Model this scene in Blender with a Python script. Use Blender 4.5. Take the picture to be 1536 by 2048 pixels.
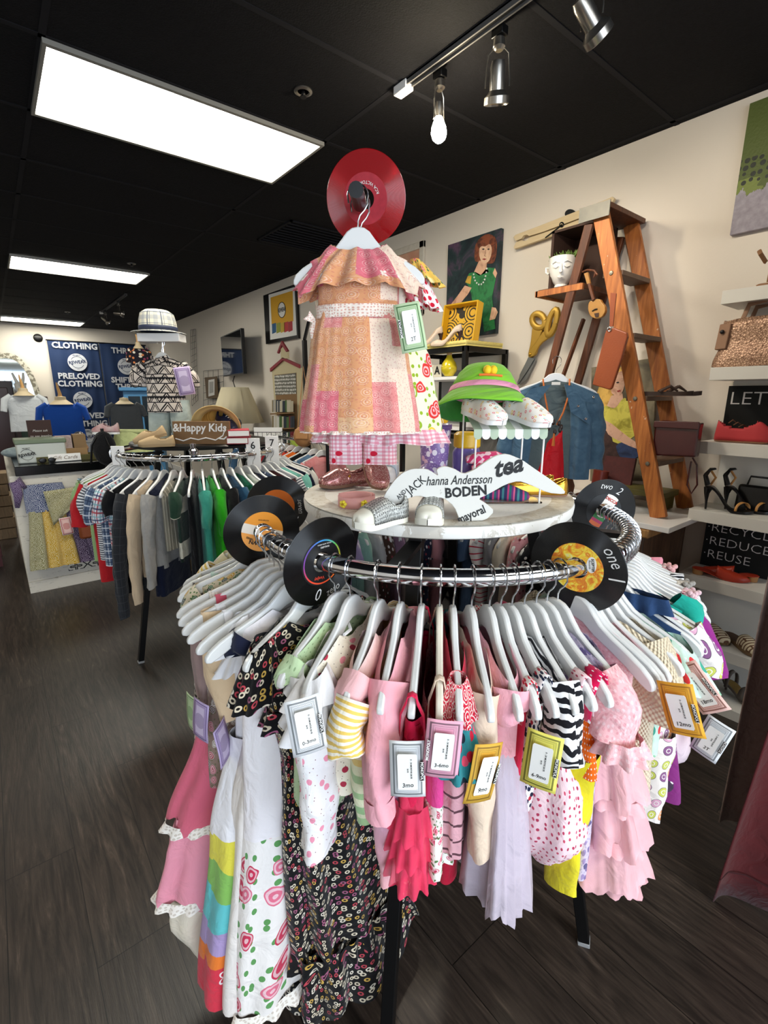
import bpy, bmesh, math, random
from mathutils import Vector, Matrix, Euler
random.seed(7)
PI = math.pi
for o in list(bpy.data.objects): bpy.data.objects.remove(o)
SC = bpy.context.scene
COL = SC.collection

# ---------- camera, world, exposure ----------
FPX = 960.0; CAM_H = 1.52; PITCH = math.atan(234/960.0); YAW = math.radians(38.7)
cam_d = bpy.data.cameras.new('camera'); cam = bpy.data.objects.new('camera', cam_d); COL.objects.link(cam)
cam_d.sensor_fit = 'HORIZONTAL'; cam_d.sensor_width = 36.0; cam_d.lens = 36.0*FPX/1536.0
cam_d.clip_start = 0.02; cam_d.clip_end = 60
cam.location = (0, 0, CAM_H)
cam.rotation_euler = (PI/2-PITCH, 0, -YAW)
SC.camera = cam
SC.view_settings.view_transform = 'Standard'; SC.view_settings.look = 'None'
SC.view_settings.exposure = 1.12; SC.view_settings.gamma = 1.0; SC.view_settings.use_curve_mapping = False
wd = bpy.data.worlds.new('world'); SC.world = wd; wd.use_nodes = True
wd.node_tree.nodes['Background'].inputs[0].default_value = (0.55, 0.68, 0.9, 1)
wd.node_tree.nodes['Background'].inputs[1].default_value = 0.6

WALL_X = 2.84; BACK_Y = 11.6; CEIL = 2.81; LEFT_X = -3.4; REAR_Y = -2.6

def area(name, loc, rot, sx, sy, power, col=(1,1,1), spread=PI):
    l = bpy.data.lights.new(name, 'AREA'); l.shape = 'RECTANGLE'; l.size = sx; l.size_y = sy
    l.energy = power; l.color = col; l.spread = spread
    o = bpy.data.objects.new(name, l); COL.objects.link(o); o.location = loc; o.rotation_euler = rot
    return o
# daylight through the shop window behind the photographer
area('window_daylight', (-0.4, REAR_Y+0.06, 1.45), (PI/2, 0, 0), 4.4, 2.0, 70, (0.80, 0.90, 1.0))
def spot(name, loc, target, power, size, blend=0.5, col=(1, .9, .78), rad=.03):
    l = bpy.data.lights.new(name, 'SPOT'); l.energy = power; l.spot_size = size; l.spot_blend = blend; l.color = col
    l.shadow_soft_size = rad
    o = bpy.data.objects.new(name, l); COL.objects.link(o); o.location = loc
    d = Vector(target)-Vector(loc); o.rotation_euler = d.to_track_quat('-Z', 'Y').to_euler()
    return o
PANEL_E = 9.0      # troffer diffuser emission
BULB_E = 160.0

# ---------- pixel -> place helpers (a ray of the photograph met with a real plane or distance) ----------
_sp, _cp, _sy, _cy = math.sin(PITCH), math.cos(PITCH), math.sin(YAW), math.cos(YAW)
def _ray(u, v):
    x = (u-768)/FPX; y = (v-1024)/FPX
    d = y*_cp+_sp; f = _cp-y*_sp
    return Vector((f*_sy+x*_cy, f*_cy-x*_sy, -d)), f
O_ = Vector((0, 0, CAM_H))
def atF(u, v, fw): r, f = _ray(u, v); return O_+r*(fw/f)
def atX(u, v, x=WALL_X): r, f = _ray(u, v); return O_+r*(x/r.x)
def atY(u, v, y=BACK_Y): r, f = _ray(u, v); return O_+r*(y/r.y)
def atZ(u, v, z=0.0): r, f = _ray(u, v); return O_+r*((z-CAM_H)/r.z)

# ---------- node helper ----------
def lin(c):
    if isinstance(c, str):
        c = c.lstrip('#'); c = [int(c[i:i+2], 16)/255 for i in (0, 2, 4)]
        return tuple(((x/12.92) if x <= .04045 else ((x+.055)/1.055)**2.4) for x in c)+(1,)
    return tuple(c)+(1,) if len(c) == 3 else tuple(c)
class N:
    def __init__(s, tree, coord='UV'):
        s.t = tree; s.n = tree.nodes; s.l = tree.links
        tc = s.n.new('ShaderNodeTexCoord'); s.uv = tc.outputs[coord]; s.tc = tc
    def put(s, sock, v):
        if isinstance(v, bpy.types.NodeSocket): s.l.new(v, sock)
        elif isinstance(v, str): sock.default_value = lin(v)
        elif sock.type == 'RGBA' and isinstance(v, (tuple, list)) : sock.default_value = lin(v)
        else: sock.default_value = v
    def m(s, op, a, b=0.0, c=None):
        x = s.n.new('ShaderNodeMath'); x.operation = op; s.put(x.inputs[0], a); s.put(x.inputs[1], b)
        if c is not None: s.put(x.inputs[2], c)
        return x.outputs[0]
    def vm(s, op, a, b=None, sc=None):
        x = s.n.new('ShaderNodeVectorMath'); x.operation = op; s.put(x.inputs[0], a)
        if b is not None: s.put(x.inputs[1], b)
        if sc is not None: s.put(x.inputs['Scale'], sc)
        return x.outputs[0] if op not in ('LENGTH', 'DISTANCE', 'DOT_PRODUCT') else x.outputs['Value']
    def sep(s, v): x = s.n.new('ShaderNodeSeparateXYZ'); s.put(x.inputs[0], v); return x.outputs
    def comb(s, a, b, c=0.0):
        x = s.n.new('ShaderNodeCombineXYZ'); s.put(x.inputs[0], a); s.put(x.inputs[1], b); s.put(x.inputs[2], c); return x.outputs[0]
    def scale(s, v, k):
        if isinstance(k, (int, float)): k = (k, k, k)
        return s.vm('MULTIPLY', v, tuple(k))
    def noise(s, v, sc=5, det=2, rough=.5, dist=0):
        x = s.n.new('ShaderNodeTexNoise'); s.put(x.inputs['Vector'], v); x.inputs['Scale'].default_value = sc
        x.inputs['Detail'].default_value = det; x.inputs['Roughness'].default_value = rough; x.inputs['Distortion'].default_value = dist
        return x.outputs['Fac']
    def noisec(s, v, sc=5, det=2):
        x = s.n.new('ShaderNodeTexNoise'); s.put(x.inputs['Vector'], v); x.inputs['Scale'].default_value = sc; x.inputs['Detail'].default_value = det
        return x.outputs['Color']
    def vor(s, v, sc=1, rnd=1.0, feat='F1', dim='2D'):
        x = s.n.new('ShaderNodeTexVoronoi'); x.voronoi_dimensions = dim; x.feature = feat
        s.put(x.inputs['Vector'], v); x.inputs['Scale'].default_value = sc; x.inputs['Randomness'].default_value = rnd
        return x.outputs
    def mix(s, f, a, b, bt='MIX'):
        x = s.n.new('ShaderNodeMix'); x.data_type = 'RGBA'; x.blend_type = bt
        s.put(x.inputs[0], f); s.put(x.inputs[6], a); s.put(x.inputs[7], b); return x.outputs[2]
    def ramp(s, f, stops, const=False):
        x = s.n.new('ShaderNodeValToRGB'); s.put(x.inputs[0], f); e = x.color_ramp.elements
        if const: x.color_ramp.interpolation = 'CONSTANT'
        while len(e) > 1: e.remove(e[-1])
        e[0].position = stops[0][0]; e[0].color = lin(stops[0][1])
        for p, c in stops[1:]:
            k = e.new(min(1, max(0, p))); k.color = lin(c)
        return x.outputs[0]
    def bump(s, h, st=.3, dist=.01):
        x = s.n.new('ShaderNodeBump'); x.inputs['Strength'].default_value = st; x.inputs['Distance'].default_value = dist
        s.put(x.inputs['Height'], h); return x.outputs[0]
    def lt(s, a, b): return s.m('LESS_THAN', a, b)
    def gt(s, a, b): return s.m('GREATER_THAN', a, b)
_mc = {}
def mat(name, col='#808080', rough=.6, metal=0.0, sheen=0.0, coat=0.0, alpha=1.0, trans=0.0, spec=.5, coord='Object',
        emit=None, es=1.0, bump=None, ior=1.45, rgh=None):
    """col: colour or f(N)->socket; bump: (scale, strength) noise, or f(N)->normal socket"""
    if name in _mc: return _mc[name]
    m = bpy.data.materials.new(name); m.use_nodes = True; _mc[name] = m
    b = m.node_tree.nodes['Principled BSDF']; n = N(m.node_tree, coord)
    n.put(b.inputs['Base Color'], col(n) if callable(col) else lin(col))
    if callable(rgh): n.put(b.inputs['Roughness'], rgh(n))
    else: b.inputs['Roughness'].default_value = rough
    b.inputs['Metallic'].default_value = metal
    b.inputs['Sheen Weight'].default_value = sheen; b.inputs['Coat Weight'].default_value = coat
    b.inputs['Alpha'].default_value = alpha; b.inputs['Transmission Weight'].default_value = trans
    b.inputs['Specular IOR Level'].default_value = spec; b.inputs['IOR'].default_value = ior
    if emit is not None:
        n.put(b.inputs['Emission Color'], emit(n) if callable(emit) else lin(emit)); b.inputs['Emission Strength'].default_value = es
    if bump is not None:
        if callable(bump): n.put(b.inputs['Normal'], bump(n))
        else: n.put(b.inputs['Normal'], n.bump(n.noise(n.uv, bump[0], 3), bump[1], .004))
    return m
def fab(name, col, rough=.88, alpha=1.0, bump=None, coord='UV', sheen=.15, wr=.5):
    """cloth: woven grain and soft wrinkles as bump"""
    def bp(n):
        a = n.m('MULTIPLY', n.noise(n.uv, 16, 3, .5, .8), 1.6)
        w = n.m('MULTIPLY', n.noise(n.uv, 700, 1), .06)
        return n.bump(n.m('ADD', a, w), wr, .012)
    return mat(name, col, rough, sheen=sheen, alpha=alpha, coord=coord, spec=.2, bump=bump or bp)

# patterns, all on uv in metres
def p_dots(bg, cols, sp=.02, size=.28, rnd=.8, inner=None, isz=.1):
    def f(n, base=None):
        v = n.vor(n.uv, 1/sp, rnd); r = n.sep(v['Color'])[0]
        c = n.ramp(r, [(i/len(cols), k) for i, k in enumerate(cols)], True)
        bgc = base if base is not None else (bg(n) if callable(bg) else lin(bg))
        o = n.mix(n.lt(v['Distance'], size), bgc, c)
        if inner: o = n.mix(n.lt(v['Distance'], isz), o, inner)
        return o
    return f
def p_floral(bg, cols, sp=.03, size=.34, leaf='#5b7d4a', ring=True):
    def f(n):
        uv = n.vm('ADD', n.uv, n.scale(n.noisec(n.uv, 1.2/sp, 1), sp*.5))
        v = n.vor(uv, 1/sp, .9); r = n.sep(v['Color'])[0]
        c = n.ramp(r, [(i/len(cols), k) for i, k in enumerate(cols)], True)
        bgc = bg(n) if callable(bg) else lin(bg)
        v2 = n.vor(n.uv, 2.2/sp, 1)
        o = n.mix(n.lt(v2['Distance'], .2), bgc, leaf) if leaf else bgc
        o = n.mix(n.lt(v['Distance'], size), o, c)
        if ring:
            w = n.m('SINE', n.m('MULTIPLY', v['Distance'], 40.0)); o = n.mix(n.m('MULTIPLY', n.m('MULTIPLY', n.gt(w, .3), n.lt(v['Distance'], size)), .45), o, '#ffffff')
        return o
    return f
def p_stripe(cols, period=.02, axis=1, wig=0.0):
    """cols: list of (fraction start, colour)"""
    def f(n):
        x = n.sep(n.uv)[axis]
        if wig: x = n.m('ADD', x, n.m('MULTIPLY', n.noise(n.uv, 20, 1), wig))
        return n.ramp(n.m('FRACT', n.m('DIVIDE', x, period)), cols, True)
    return f
def p_plaid(bg, lines, period=.05):
    """lines: (start,end,colour,opacity) in both directions"""
    def f(n):
        s = n.sep(n.uv); o = lin(bg)
        for ax in (0, 1):
            x = n.m('FRACT', n.m('DIVIDE', s[ax], period))
            for a, b, c, k in lines:
                o = n.mix(n.m('MULTIPLY', n.m('MULTIPLY', n.gt(x, a), n.lt(x, b)), k), o, c)
        return o
    return f
def p_bands(stops, wig=.0, wsc=6):
    """stops: (v metres down, colour) constant bands"""
    mx = stops[-1][0]*1.25+.01
    def f(n):
        y = n.m('MULTIPLY', n.sep(n.uv)[1], -1.0)
        if wig: y = n.m('ADD', y, n.m('MULTIPLY', n.m('SUBTRACT', n.noise(n.uv, wsc, 1), .5), wig))
        return n.ramp(n.m('DIVIDE', y, mx), [(p/mx, c) for p, c in stops], True)
    return f
def p_var(c1, c2, sc=12, det=3):
    def f(n): return n.mix(n.noise(n.uv, sc, det), c1, c2)
    return f
def p_bandana(bg, fg, sp=.03):
    def f(n):
        v = n.vor(n.uv, 1/sp, .3)['Distance']
        a = n.gt(n.m('SINE', n.m('MULTIPLY', v, 26.0)), .55)
        v2 = n.vor(n.uv, 3.3/sp, .8)['Distance']
        b = n.lt(v2, .16)
        return n.mix(n.m('MULTIPLY', n.m('MAXIMUM', a, b), .8), bg, fg)
    return f

# ---------- mesh helper ----------
class MB:
    def __init__(s): s.v = []; s.f = []; s.uv = []; s.mi = []; s.cur = 0
    def poly(s, idx, uvs=None): s.f.append(tuple(idx)); s.uv.append(uvs); s.mi.append(s.cur)
    def box(s, c, d, rot=None, M=None):
        c = Vector(c); h = Vector(d)/2; R = (Euler(rot).to_matrix() if rot else Matrix.Identity(3)); b = len(s.v)
        for sx in (-1, 1):
            for sy in (-1, 1):
                for sz in (-1, 1):
                    p = c+R@Vector((sx*h.x, sy*h.y, sz*h.z)); s.v.append(M@p if M else p)
        for q in ((0,1,3,2),(4,6,7,5),(0,4,5,1),(2,3,7,6),(0,2,6,4),(1,5,7,3)): s.poly([b+i for i in q], ((0,0),(0,1),(1,1),(1,0)))
        return s
    def bb(s, a, b): a = Vector(a); b = Vector(b); return s.box((a+b)/2, [abs(x) for x in (b-a)])
    def bar(s, a, b, w, h, up=(0,0,1)):
        a = Vector(a); b = Vector(b); d = (b-a); L = d.length; d.normalize(); x = d.cross(Vector(up))
        if x.length < 1e-4: x = d.cross(Vector((1,0,0)))
        x.normalize(); z = x.cross(d); k = len(s.v)
        for p in (a, b):
            for sx, sz in ((-1,-1),(1,-1),(1,1),(-1,1)): s.v.append(p+x*sx*w/2+z*sz*h/2)
        for i in range(4):
            j = (i+1) % 4; s.poly((k+i, k+j, k+4+j, k+4+i), ((0,0),(w,0),(w,L),(0,L)))
        s.poly((k+3,k+2,k+1,k), None); s.poly((k+4,k+5,k+6,k+7), None); return s
    def grid(s, P, UV=None, closeu=False):
        """P[row][col] points"""
        k = len(s.v); R = len(P); C = len(P[0])
        for r in P: s.v.extend(Vector(p) for p in r)
        for i in range(R-1):
            for j in range(C if closeu else C-1):
                j2 = (j+1) % C
                q = (k+i*C+j, k+i*C+j2, k+(i+1)*C+j2, k+(i+1)*C+j)
                if UV:
                    a = UV[i][j]; b = UV[i][j+1]; c = UV[i+1][j+1]; d = UV[i+1][j]; s.poly(q, (a, b, c, d))
                else: s.poly(q, None)
        return s
    def cap(s, pts, flip=False):
        k = len(s.v); s.v.extend(Vector(p) for p in pts); idx = list(range(k, k+len(pts)))
        s.poly(idx[::-1] if flip else idx, None); return s
    def tube(s, pts, r, n=10, cap=True, flat=None, ref=None):
        """r number or list; flat: ratio of second axis; ref: axis direction for first axis"""
        pts = [Vector(p) for p in pts]; m = len(pts); rs = r if isinstance(r, (list, tuple)) else [r]*m
        fl = flat if isinstance(flat, (list, tuple)) else [flat or 1.0]*m
        P = []; UV = []; prev = None; acc = 0
        for i, p in enumerate(pts):
            d = (pts[min(i+1, m-1)]-pts[max(i-1, 0)])
            if d.length < 1e-9: d = Vector((0,0,1))
            d.normalize()
            if prev is None: x = Vector(ref) if ref else (Vector((0,0,1)) if abs(d.z) < .9 else Vector((1,0,0)))
            else: x = Vector(ref) if ref else prev
            x = x-d*x.dot(d)
            if x.length < 1e-5: x = d.orthogonal()
            x.normalize(); y = d.cross(x); prev = x
            if i: acc += (p-pts[i-1]).length
            row = [p+x*rs[i]*math.cos(a)+y*rs[i]*fl[i]*math.sin(a) for a in (2*PI*j/n for j in range(n))]
            P.append(row); UV.append([(j/n*2*PI*rs[i], -acc) for j in range(n+1)])
        s.grid(P, UV, True)
        if cap: s.cap(P[0][::-1]); s.cap(P[-1])
        return s
    def lathe(s, prof, c=(0,0,0), n=24, M=None, sx=1, sy=1, capb=True, capt=True):
        c = Vector(c); P = []
        for r, z in prof:
            row = [c+Vector((sx*r*math.cos(2*PI*j/n), sy*r*math.sin(2*PI*j/n), z)) for j in range(n)]
            P.append([M@q for q in row] if M else row)
        acc = 0; UV = []
        for i, (r, z) in enumerate(prof):
            if i: acc += math.hypot(r-prof[i-1][0], z-prof[i-1][1])
            UV.append([(2*PI*j/n*max(p[0] for p in prof), acc) for j in range(n+1)])
        s.grid(P, UV, True)
        if capb and prof[0][0] > 1e-5: s.cap(P[0][::-1])
        if capt and prof[-1][0] > 1e-5: s.cap(P[-1])
        return s
    def prism(s, pts2, t, M=None, uvs=1.0, z0=None):
        """polygon in local XY extruded along Z from -t/2..t/2 (or z0..z0+t)"""
        a = -t/2 if z0 is None else z0; k = len(s.v); n = len(pts2)
        for z in (a, a+t):
            for p in pts2:
                q = Vector((p[0], p[1], z)); s.v.append(M@q if M else q)
        uv = [(p[0]*uvs, p[1]*uvs) for p in pts2]
        s.poly(range(k+n-1, k-1, -1), uv[::-1]); s.poly(range(k+n, k+2*n), uv)
        for i in range(n):
            j = (i+1) % n; s.poly((k+i, k+j, k+n+j, k+n+i), (uv[i], uv[j], uv[j], uv[i]))
        return s
    def sphere(s, c, r, n=16, m=10, M=None):
        if isinstance(r, (int, float)): r = (r, r, r)
        c = Vector(c); P = []
        for i in range(m+1):
            t = PI*i/m; P.append([c+Vector((r[0]*math.sin(t)*math.cos(2*PI*j/n), r[1]*math.sin(t)*math.sin(2*PI*j/n), r[2]*math.cos(t))) for j in range(n)])
        if M: P = [[M@q for q in row] for row in P]
        s.grid(P, [[(j/n, i/m) for j in range(n+1)] for i in range(m+1)], True); return s
    def xf(s, M): s.v = [M@Vector(p) for p in s.v]; return s
    def build(s, name, m, parent=None, smooth=True, bevel=0, sub=0, solid=0, loc=None, rot=None, label=None, angle=None, mw=None):
        me = bpy.data.meshes.new(name); me.from_pydata([tuple(p) for p in s.v], [], s.f); me.update()
        ul = me.uv_layers.new(name='UVMap'); k = 0
        for f, uv in zip(s.f, s.uv):
            for i in range(len(f)):
                if uv: ul.data[k].uv = uv[i]
                k += 1
        for x in (m if isinstance(m, (list, tuple)) else [m]): me.materials.append(x)
        me.polygons.foreach_set('material_index', s.mi)
        bm = bmesh.new(); bm.from_mesh(me); bmesh.ops.remove_doubles(bm, verts=bm.verts, dist=1e-6)
        bmesh.ops.recalc_face_normals(bm, faces=bm.faces); bm.to_mesh(me); bm.free()
        if smooth:
            me.polygons.foreach_set('use_smooth', [True]*len(me.polygons))
            me.set_sharp_from_angle(angle=math.radians(angle or 38))
        o = bpy.data.objects.new(name, me); COL.objects.link(o)
        if parent: o.parent = parent
        if loc: o.location = loc
        if rot: o.rotation_euler = rot
        if mw is not None:
            o.matrix_local = (XF(parent).inverted() @ mw) if parent else mw
        if solid:
            md = o.modifiers.new('solid', 'SOLIDIFY'); md.thickness = solid
        if bevel:
            md = o.modifiers.new('bevel', 'BEVEL'); md.width = bevel; md.segments = 2; md.limit_method = 'ANGLE'
        if sub:
            md = o.modifiers.new('sub', 'SUBSURF'); md.levels = sub; md.render_levels = sub
        if label: o['label'] = label
        return o
def XF(o):
    M = Matrix.Translation(o.location) @ o.rotation_euler.to_matrix().to_4x4() @ Matrix.Diagonal((*o.scale, 1))
    return XF(o.parent) @ M if o.parent else M
def tag(o, label, cat, group=None):
    o['label'] = label; o['category'] = cat
    if group: o['group'] = group
    return o
def thing(name, label, cat, loc=(0,0,0), rz=0.0, group=None, rot=None):
    o = bpy.data.objects.new(name, None); COL.objects.link(o); o.location = loc
    o.rotation_euler = rot if rot else (0, 0, rz); o.empty_display_size = .05
    return tag(o, label, cat, group)
def struct(o): o['kind'] = 'structure'; return o
def dup(root, loc=None, rz=None, label=None, group=None):
    def cp(o, par):
        c = o.copy(); COL.objects.link(c); c.parent = par
        for ch in o.children: cp(ch, c)
        return c
    r = cp(root, None)
    if loc is not None: r.location = loc
    if rz is not None: r.rotation_euler = (0, 0, rz)
    if label: r['label'] = label
    if group: r['group'] = group
    return r
def M3(loc, x, y, z=None):
    """matrix from origin, x axis, approx y axis"""
    x = Vector(x).normalized(); y = Vector(y); y = (y-x*y.dot(x)).normalized(); z = x.cross(y)
    return Matrix(((x.x, y.x, z.x, loc[0]), (x.y, y.y, z.y, loc[1]), (x.z, y.z, z.z, loc[2]), (0,0,0,1)))
_tc = {}
def text(s, size, m, parent, mw=None, loc=None, rot=None, bold=0.0, shear=0.0, name='lettering', align='CENTER', ext=.0004, space=1.0, label=None, sx=1.0, arc=None):
    key = (s, size, bold, shear, align, ext, space, sx, m.name, arc)
    if key not in _tc:
        cu = bpy.data.curves.new('t', 'FONT'); cu.body = s; cu.size = size; cu.offset = bold*size; cu.shear = shear
        cu.align_x = align; cu.align_y = 'CENTER'; cu.extrude = ext; cu.resolution_u = 2; cu.space_character = space
        to = bpy.data.objects.new('t', cu); COL.objects.link(to)
        dg = bpy.context.evaluated_depsgraph_get(); dg.update()
        me = bpy.data.meshes.new_from_object(to.evaluated_get(dg)); bpy.data.objects.remove(to); bpy.data.curves.remove(cu)
        me.name = 'lettering'; me.materials.clear(); me.materials.append(m)
        for v in me.vertices:
            v.co.x *= sx
            if arc:
                a = v.co.x/abs(arc); r = arc+v.co.y
                v.co.x, v.co.y = (r*math.sin(a), r*math.cos(a)-0*arc) if arc > 0 else (-r*math.sin(a), r*math.cos(a))
        _tc[key] = me
    o = bpy.data.objects.new(name, _tc[key]); COL.objects.link(o)
    if parent: o.parent = parent
    if mw is not None: o.matrix_local = (XF(parent).inverted() @ mw) if parent else mw
    if loc: o.location = loc
    if rot: o.rotation_euler = rot
    if label: o['label'] = label
    return o
def lerp(a, b, t): return a+(b-a)*t
def interp(rows, z):
    """rows [(z, a, b..)] smooth interpolation"""
    if z <= rows[0][0]: return rows[0][1:]
    for p, q in zip(rows, rows[1:]):
        if z <= q[0]:
            t = (z-p[0])/max(1e-9, q[0]-p[0]); t2 = t*t*(3-2*t); t = .5*t+.5*t2
            return tuple(lerp(a, b, t) for a, b in zip(p[1:], q[1:]))
    return rows[-1][1:]

# common materials
CHROME = mat('chrome', '#e8e8ea', .08, 1.0)
STEEL = mat('steel_wire', '#c9cbce', .2, 1.0)
BLACKM = mat('black_metal', '#0b0b0c', .4, .2)
BLACKP = mat('black_plastic', '#0a0a0b', .35)
WHITEP = mat('white_plastic', '#f1efec', .35)
WOODWHITE = mat('white_hanger_paint', '#dcdcda', .28, coat=.3)
GOLD = mat('gold_metal', '#c79a3a', .3, .9)
INK = mat('black_ink', '#101010', .6)
CHALK = mat('chalk_white', '#e4e2de', .9)
PAPER = mat('white_paper', '#eeece6', .8)
def wood(name, c1, c2, rough=.5, sc=1.0, axis=2):
    def f(n):
        k = [6*sc, 6*sc, 6*sc]; k[axis] = .8*sc
        v = n.scale(n.uv, tuple(k)); w = n.noise(v, 5, 6, .65, .8)
        return n.mix(n.m('SMOOTH_MIN', n.m('MULTIPLY', w, 1.0), 1.0, .1), c1, c2) if False else n.ramp(w, [(.3, c1), (.7, c2)])
    return mat(name, f, rough, bump=(60, .15))
# ================= THE ROOM =================
def floor_col(n):
    s = n.sep(n.uv); W = .19; L = 1.25
    col = n.m('FLOOR', n.m('DIVIDE', s[0], W)); off = n.m('MULTIPLY', n.m('FRACT', n.m('MULTIPLY', col, .37)), L)
    yy = n.m('ADD', s[1], off); row = n.m('FLOOR', n.m('DIVIDE', yy, L))
    rnd = n.sep(n.vor(n.comb(n.m('MULTIPLY', col, 3.7), n.m('MULTIPLY', row, 5.3)), 1, 0)['Color'])[0]
    g = n.noise(n.vm('ADD', n.scale(n.uv, (14, 1.3, 1)), n.comb(n.m('MULTIPLY', rnd, 40.0), rnd, 0.0)), 2.6, 8, .72, 1.2)
    g2 = n.m('SINE', n.m('MULTIPLY', n.noise(n.vm('ADD', n.scale(n.uv, (6, .55, 1)), n.comb(n.m('MULTIPLY', rnd, 30.0), rnd, 0.0)), 1.4, 2, .4, .5), 95.0))
    gg = n.m('ADD', n.m('MULTIPLY', g, .8), n.m('MULTIPLY', n.m('MULTIPLY', g2, .085), n.noise(n.uv, 2, 2)))
    base = n.ramp(gg, [(.30, '#231d19'), (.48, '#40362f'), (.6, '#5f5248'), (.72, '#85786b')])
    base = n.mix(n.m('MULTIPLY', rnd, .35), base, '#2c2521')
    fx = n.m('FRACT', n.m('DIVIDE', s[0], W)); fy = n.m('FRACT', n.m('DIVIDE', yy, L))
    seam = n.m('MAXIMUM', n.lt(fx, .012), n.lt(fy, .002))
    return n.mix(seam, base, '#080706')
def floor_bump(n):
    return n.bump(n.noise(n.scale(n.uv, (60, 3, 1)), 3, 6, .7), .25, .003)
FLOOR = mat('dark_oak_laminate', floor_col, .36, bump=floor_bump, spec=.5)
def wall_col(n): return n.mix(n.noise(n.uv, 1.2, 2), '#dbd2c5', '#e1d8cb')
WALLM = mat('cream_wall_paint', wall_col, .72, bump=(90, .12))
def ceil_col(n):
    s = n.sep(n.uv)
    a = n.noise(n.uv, 60, 4, .7)
    return n.ramp(a, [(.35, '#08080b'), (.7, '#111115')])
CEILM = mat('black_ceiling_tile', ceil_col, .85, bump=(160, .5), spec=.2)
GRIDM = mat('black_ceiling_grid', '#18181c', .8, spec=.2)
x0, x1, y0, y1 = LEFT_X, WALL_X, REAR_Y, BACK_Y
struct(MB().bb((x0, y0, -.1), (x1, y1, 0)).build('floor', FLOOR, smooth=False))
struct(MB().bb((x0, y0, CEIL), (x1, y1, CEIL+.1)).build('ceiling', CEILM, smooth=False))
g = MB()
for k in range(-3, 3):
    X = .35+1.22*k
    if X < x1: g.box((X, (y0+y1)/2, CEIL-.0005), (.024, y1-y0, .003))
k = 0; Yv = 2.46-.61*8
while Yv < y1:
    if Yv > y0: g.box(((x0+x1)/2, Yv, CEIL-.0005), (x1-x0, .024, .003))
    Yv += .61
struct(g.build('trim_1', GRIDM, smooth=False))
struct(MB().bb((x1, y0, 0), (x1+.1, y1, CEIL)).build('wall_right', WALLM, smooth=False))
struct(MB().bb((x0-.1, y0, 0), (x0, y1, CEIL)).build('wall_left', WALLM, smooth=False))
struct(MB().bb((x0, y1, 0), (x1, y1+.1, CEIL)).build('wall_back', WALLM, smooth=False))
w = MB(); w.bb((x0, y0-.1, 0), (x1, y0, .4)); w.bb((x0, y0-.1, 2.5), (x1, y0, CEIL)); w.bb((x0, y0-.1, .4), (-2.7, y0, 2.5)); w.bb((1.9, y0-.1, .4), (x1, y0, 2.5))
struct(w.build('wall_rear', WALLM, smooth=False))
w = MB(); w.bb((-2.7, y0-.06, .4), (1.9, y0-.02, .46)); w.bb((-2.7, y0-.06, 2.44), (1.9, y0-.02, 2.5))
for x in (-2.67, -1.15, .35, 1.87): w.bb((x-.03, y0-.06, .4), (x+.03, y0-.02, 2.5))
struct(w.build('window_1', BLACKM, smooth=False))
struct(MB().bb((x1-.012, y0, 0), (x1, y1, .1)).build('baseboard_right', WHITEP, smooth=False))

# ---- ceiling light panels ----
def diff_e(n):
    s = n.sep(n.uv)     # object coords, x along length
    t = n.m('ADD', n.m('MULTIPLY', n.m('COSINE', n.m('MULTIPLY', s[1], 2*PI/.19)), .10), .90)
    e = n.m('MINIMUM', n.m('ADD', .55, n.m('MULTIPLY', n.m('SUBTRACT', .61, n.m('ABSOLUTE', s[0])), 5.0)), 1.0)
    return n.mix(n.m('MULTIPLY', t, e), '#000000', (1.0, .97, .86))
DIFF = mat('light_diffuser', '#e8e6dc', .5, emit=diff_e, es=PANEL_E)
FRAMEM = mat('troffer_frame', '#8c8a84', .4, .3)
def troffer(x, y, label):
    t = thing('ceiling_light', label, 'ceiling light', (x, y, CEIL-.012), group='fluorescent ceiling panels')
    MB().box((0, 0, .002), (1.19, .57, .006)).build('diffuser', DIFF, t, smooth=False)
    f = MB(); f.box((0, -.295, 0), (1.22, .02, .018)); f.box((0, .295, 0), (1.22, .02, .018)); f.box((-.603, 0, 0), (.014, .57, .018)); f.box((.603, 0, 0), (.014, .57, .018))
    f.build('frame', FRAMEM, t, smooth=False); return t
troffer(.96, 2.765, 'large bright fluorescent panel nearest in the black ceiling')
troffer(.96, 6.35, 'bright fluorescent panel behind the big one, second from the front')
troffer(.96, 10.95, 'farthest bright fluorescent strip near the back wall')
troffer(.96, -1.1, 'fluorescent panel behind the photographer')
troffer(-2.1, 2.765, 'fluorescent panel out of frame on the left')
troffer(-2.1, 7.0, 'fluorescent panel out of frame on the far left')

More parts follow.
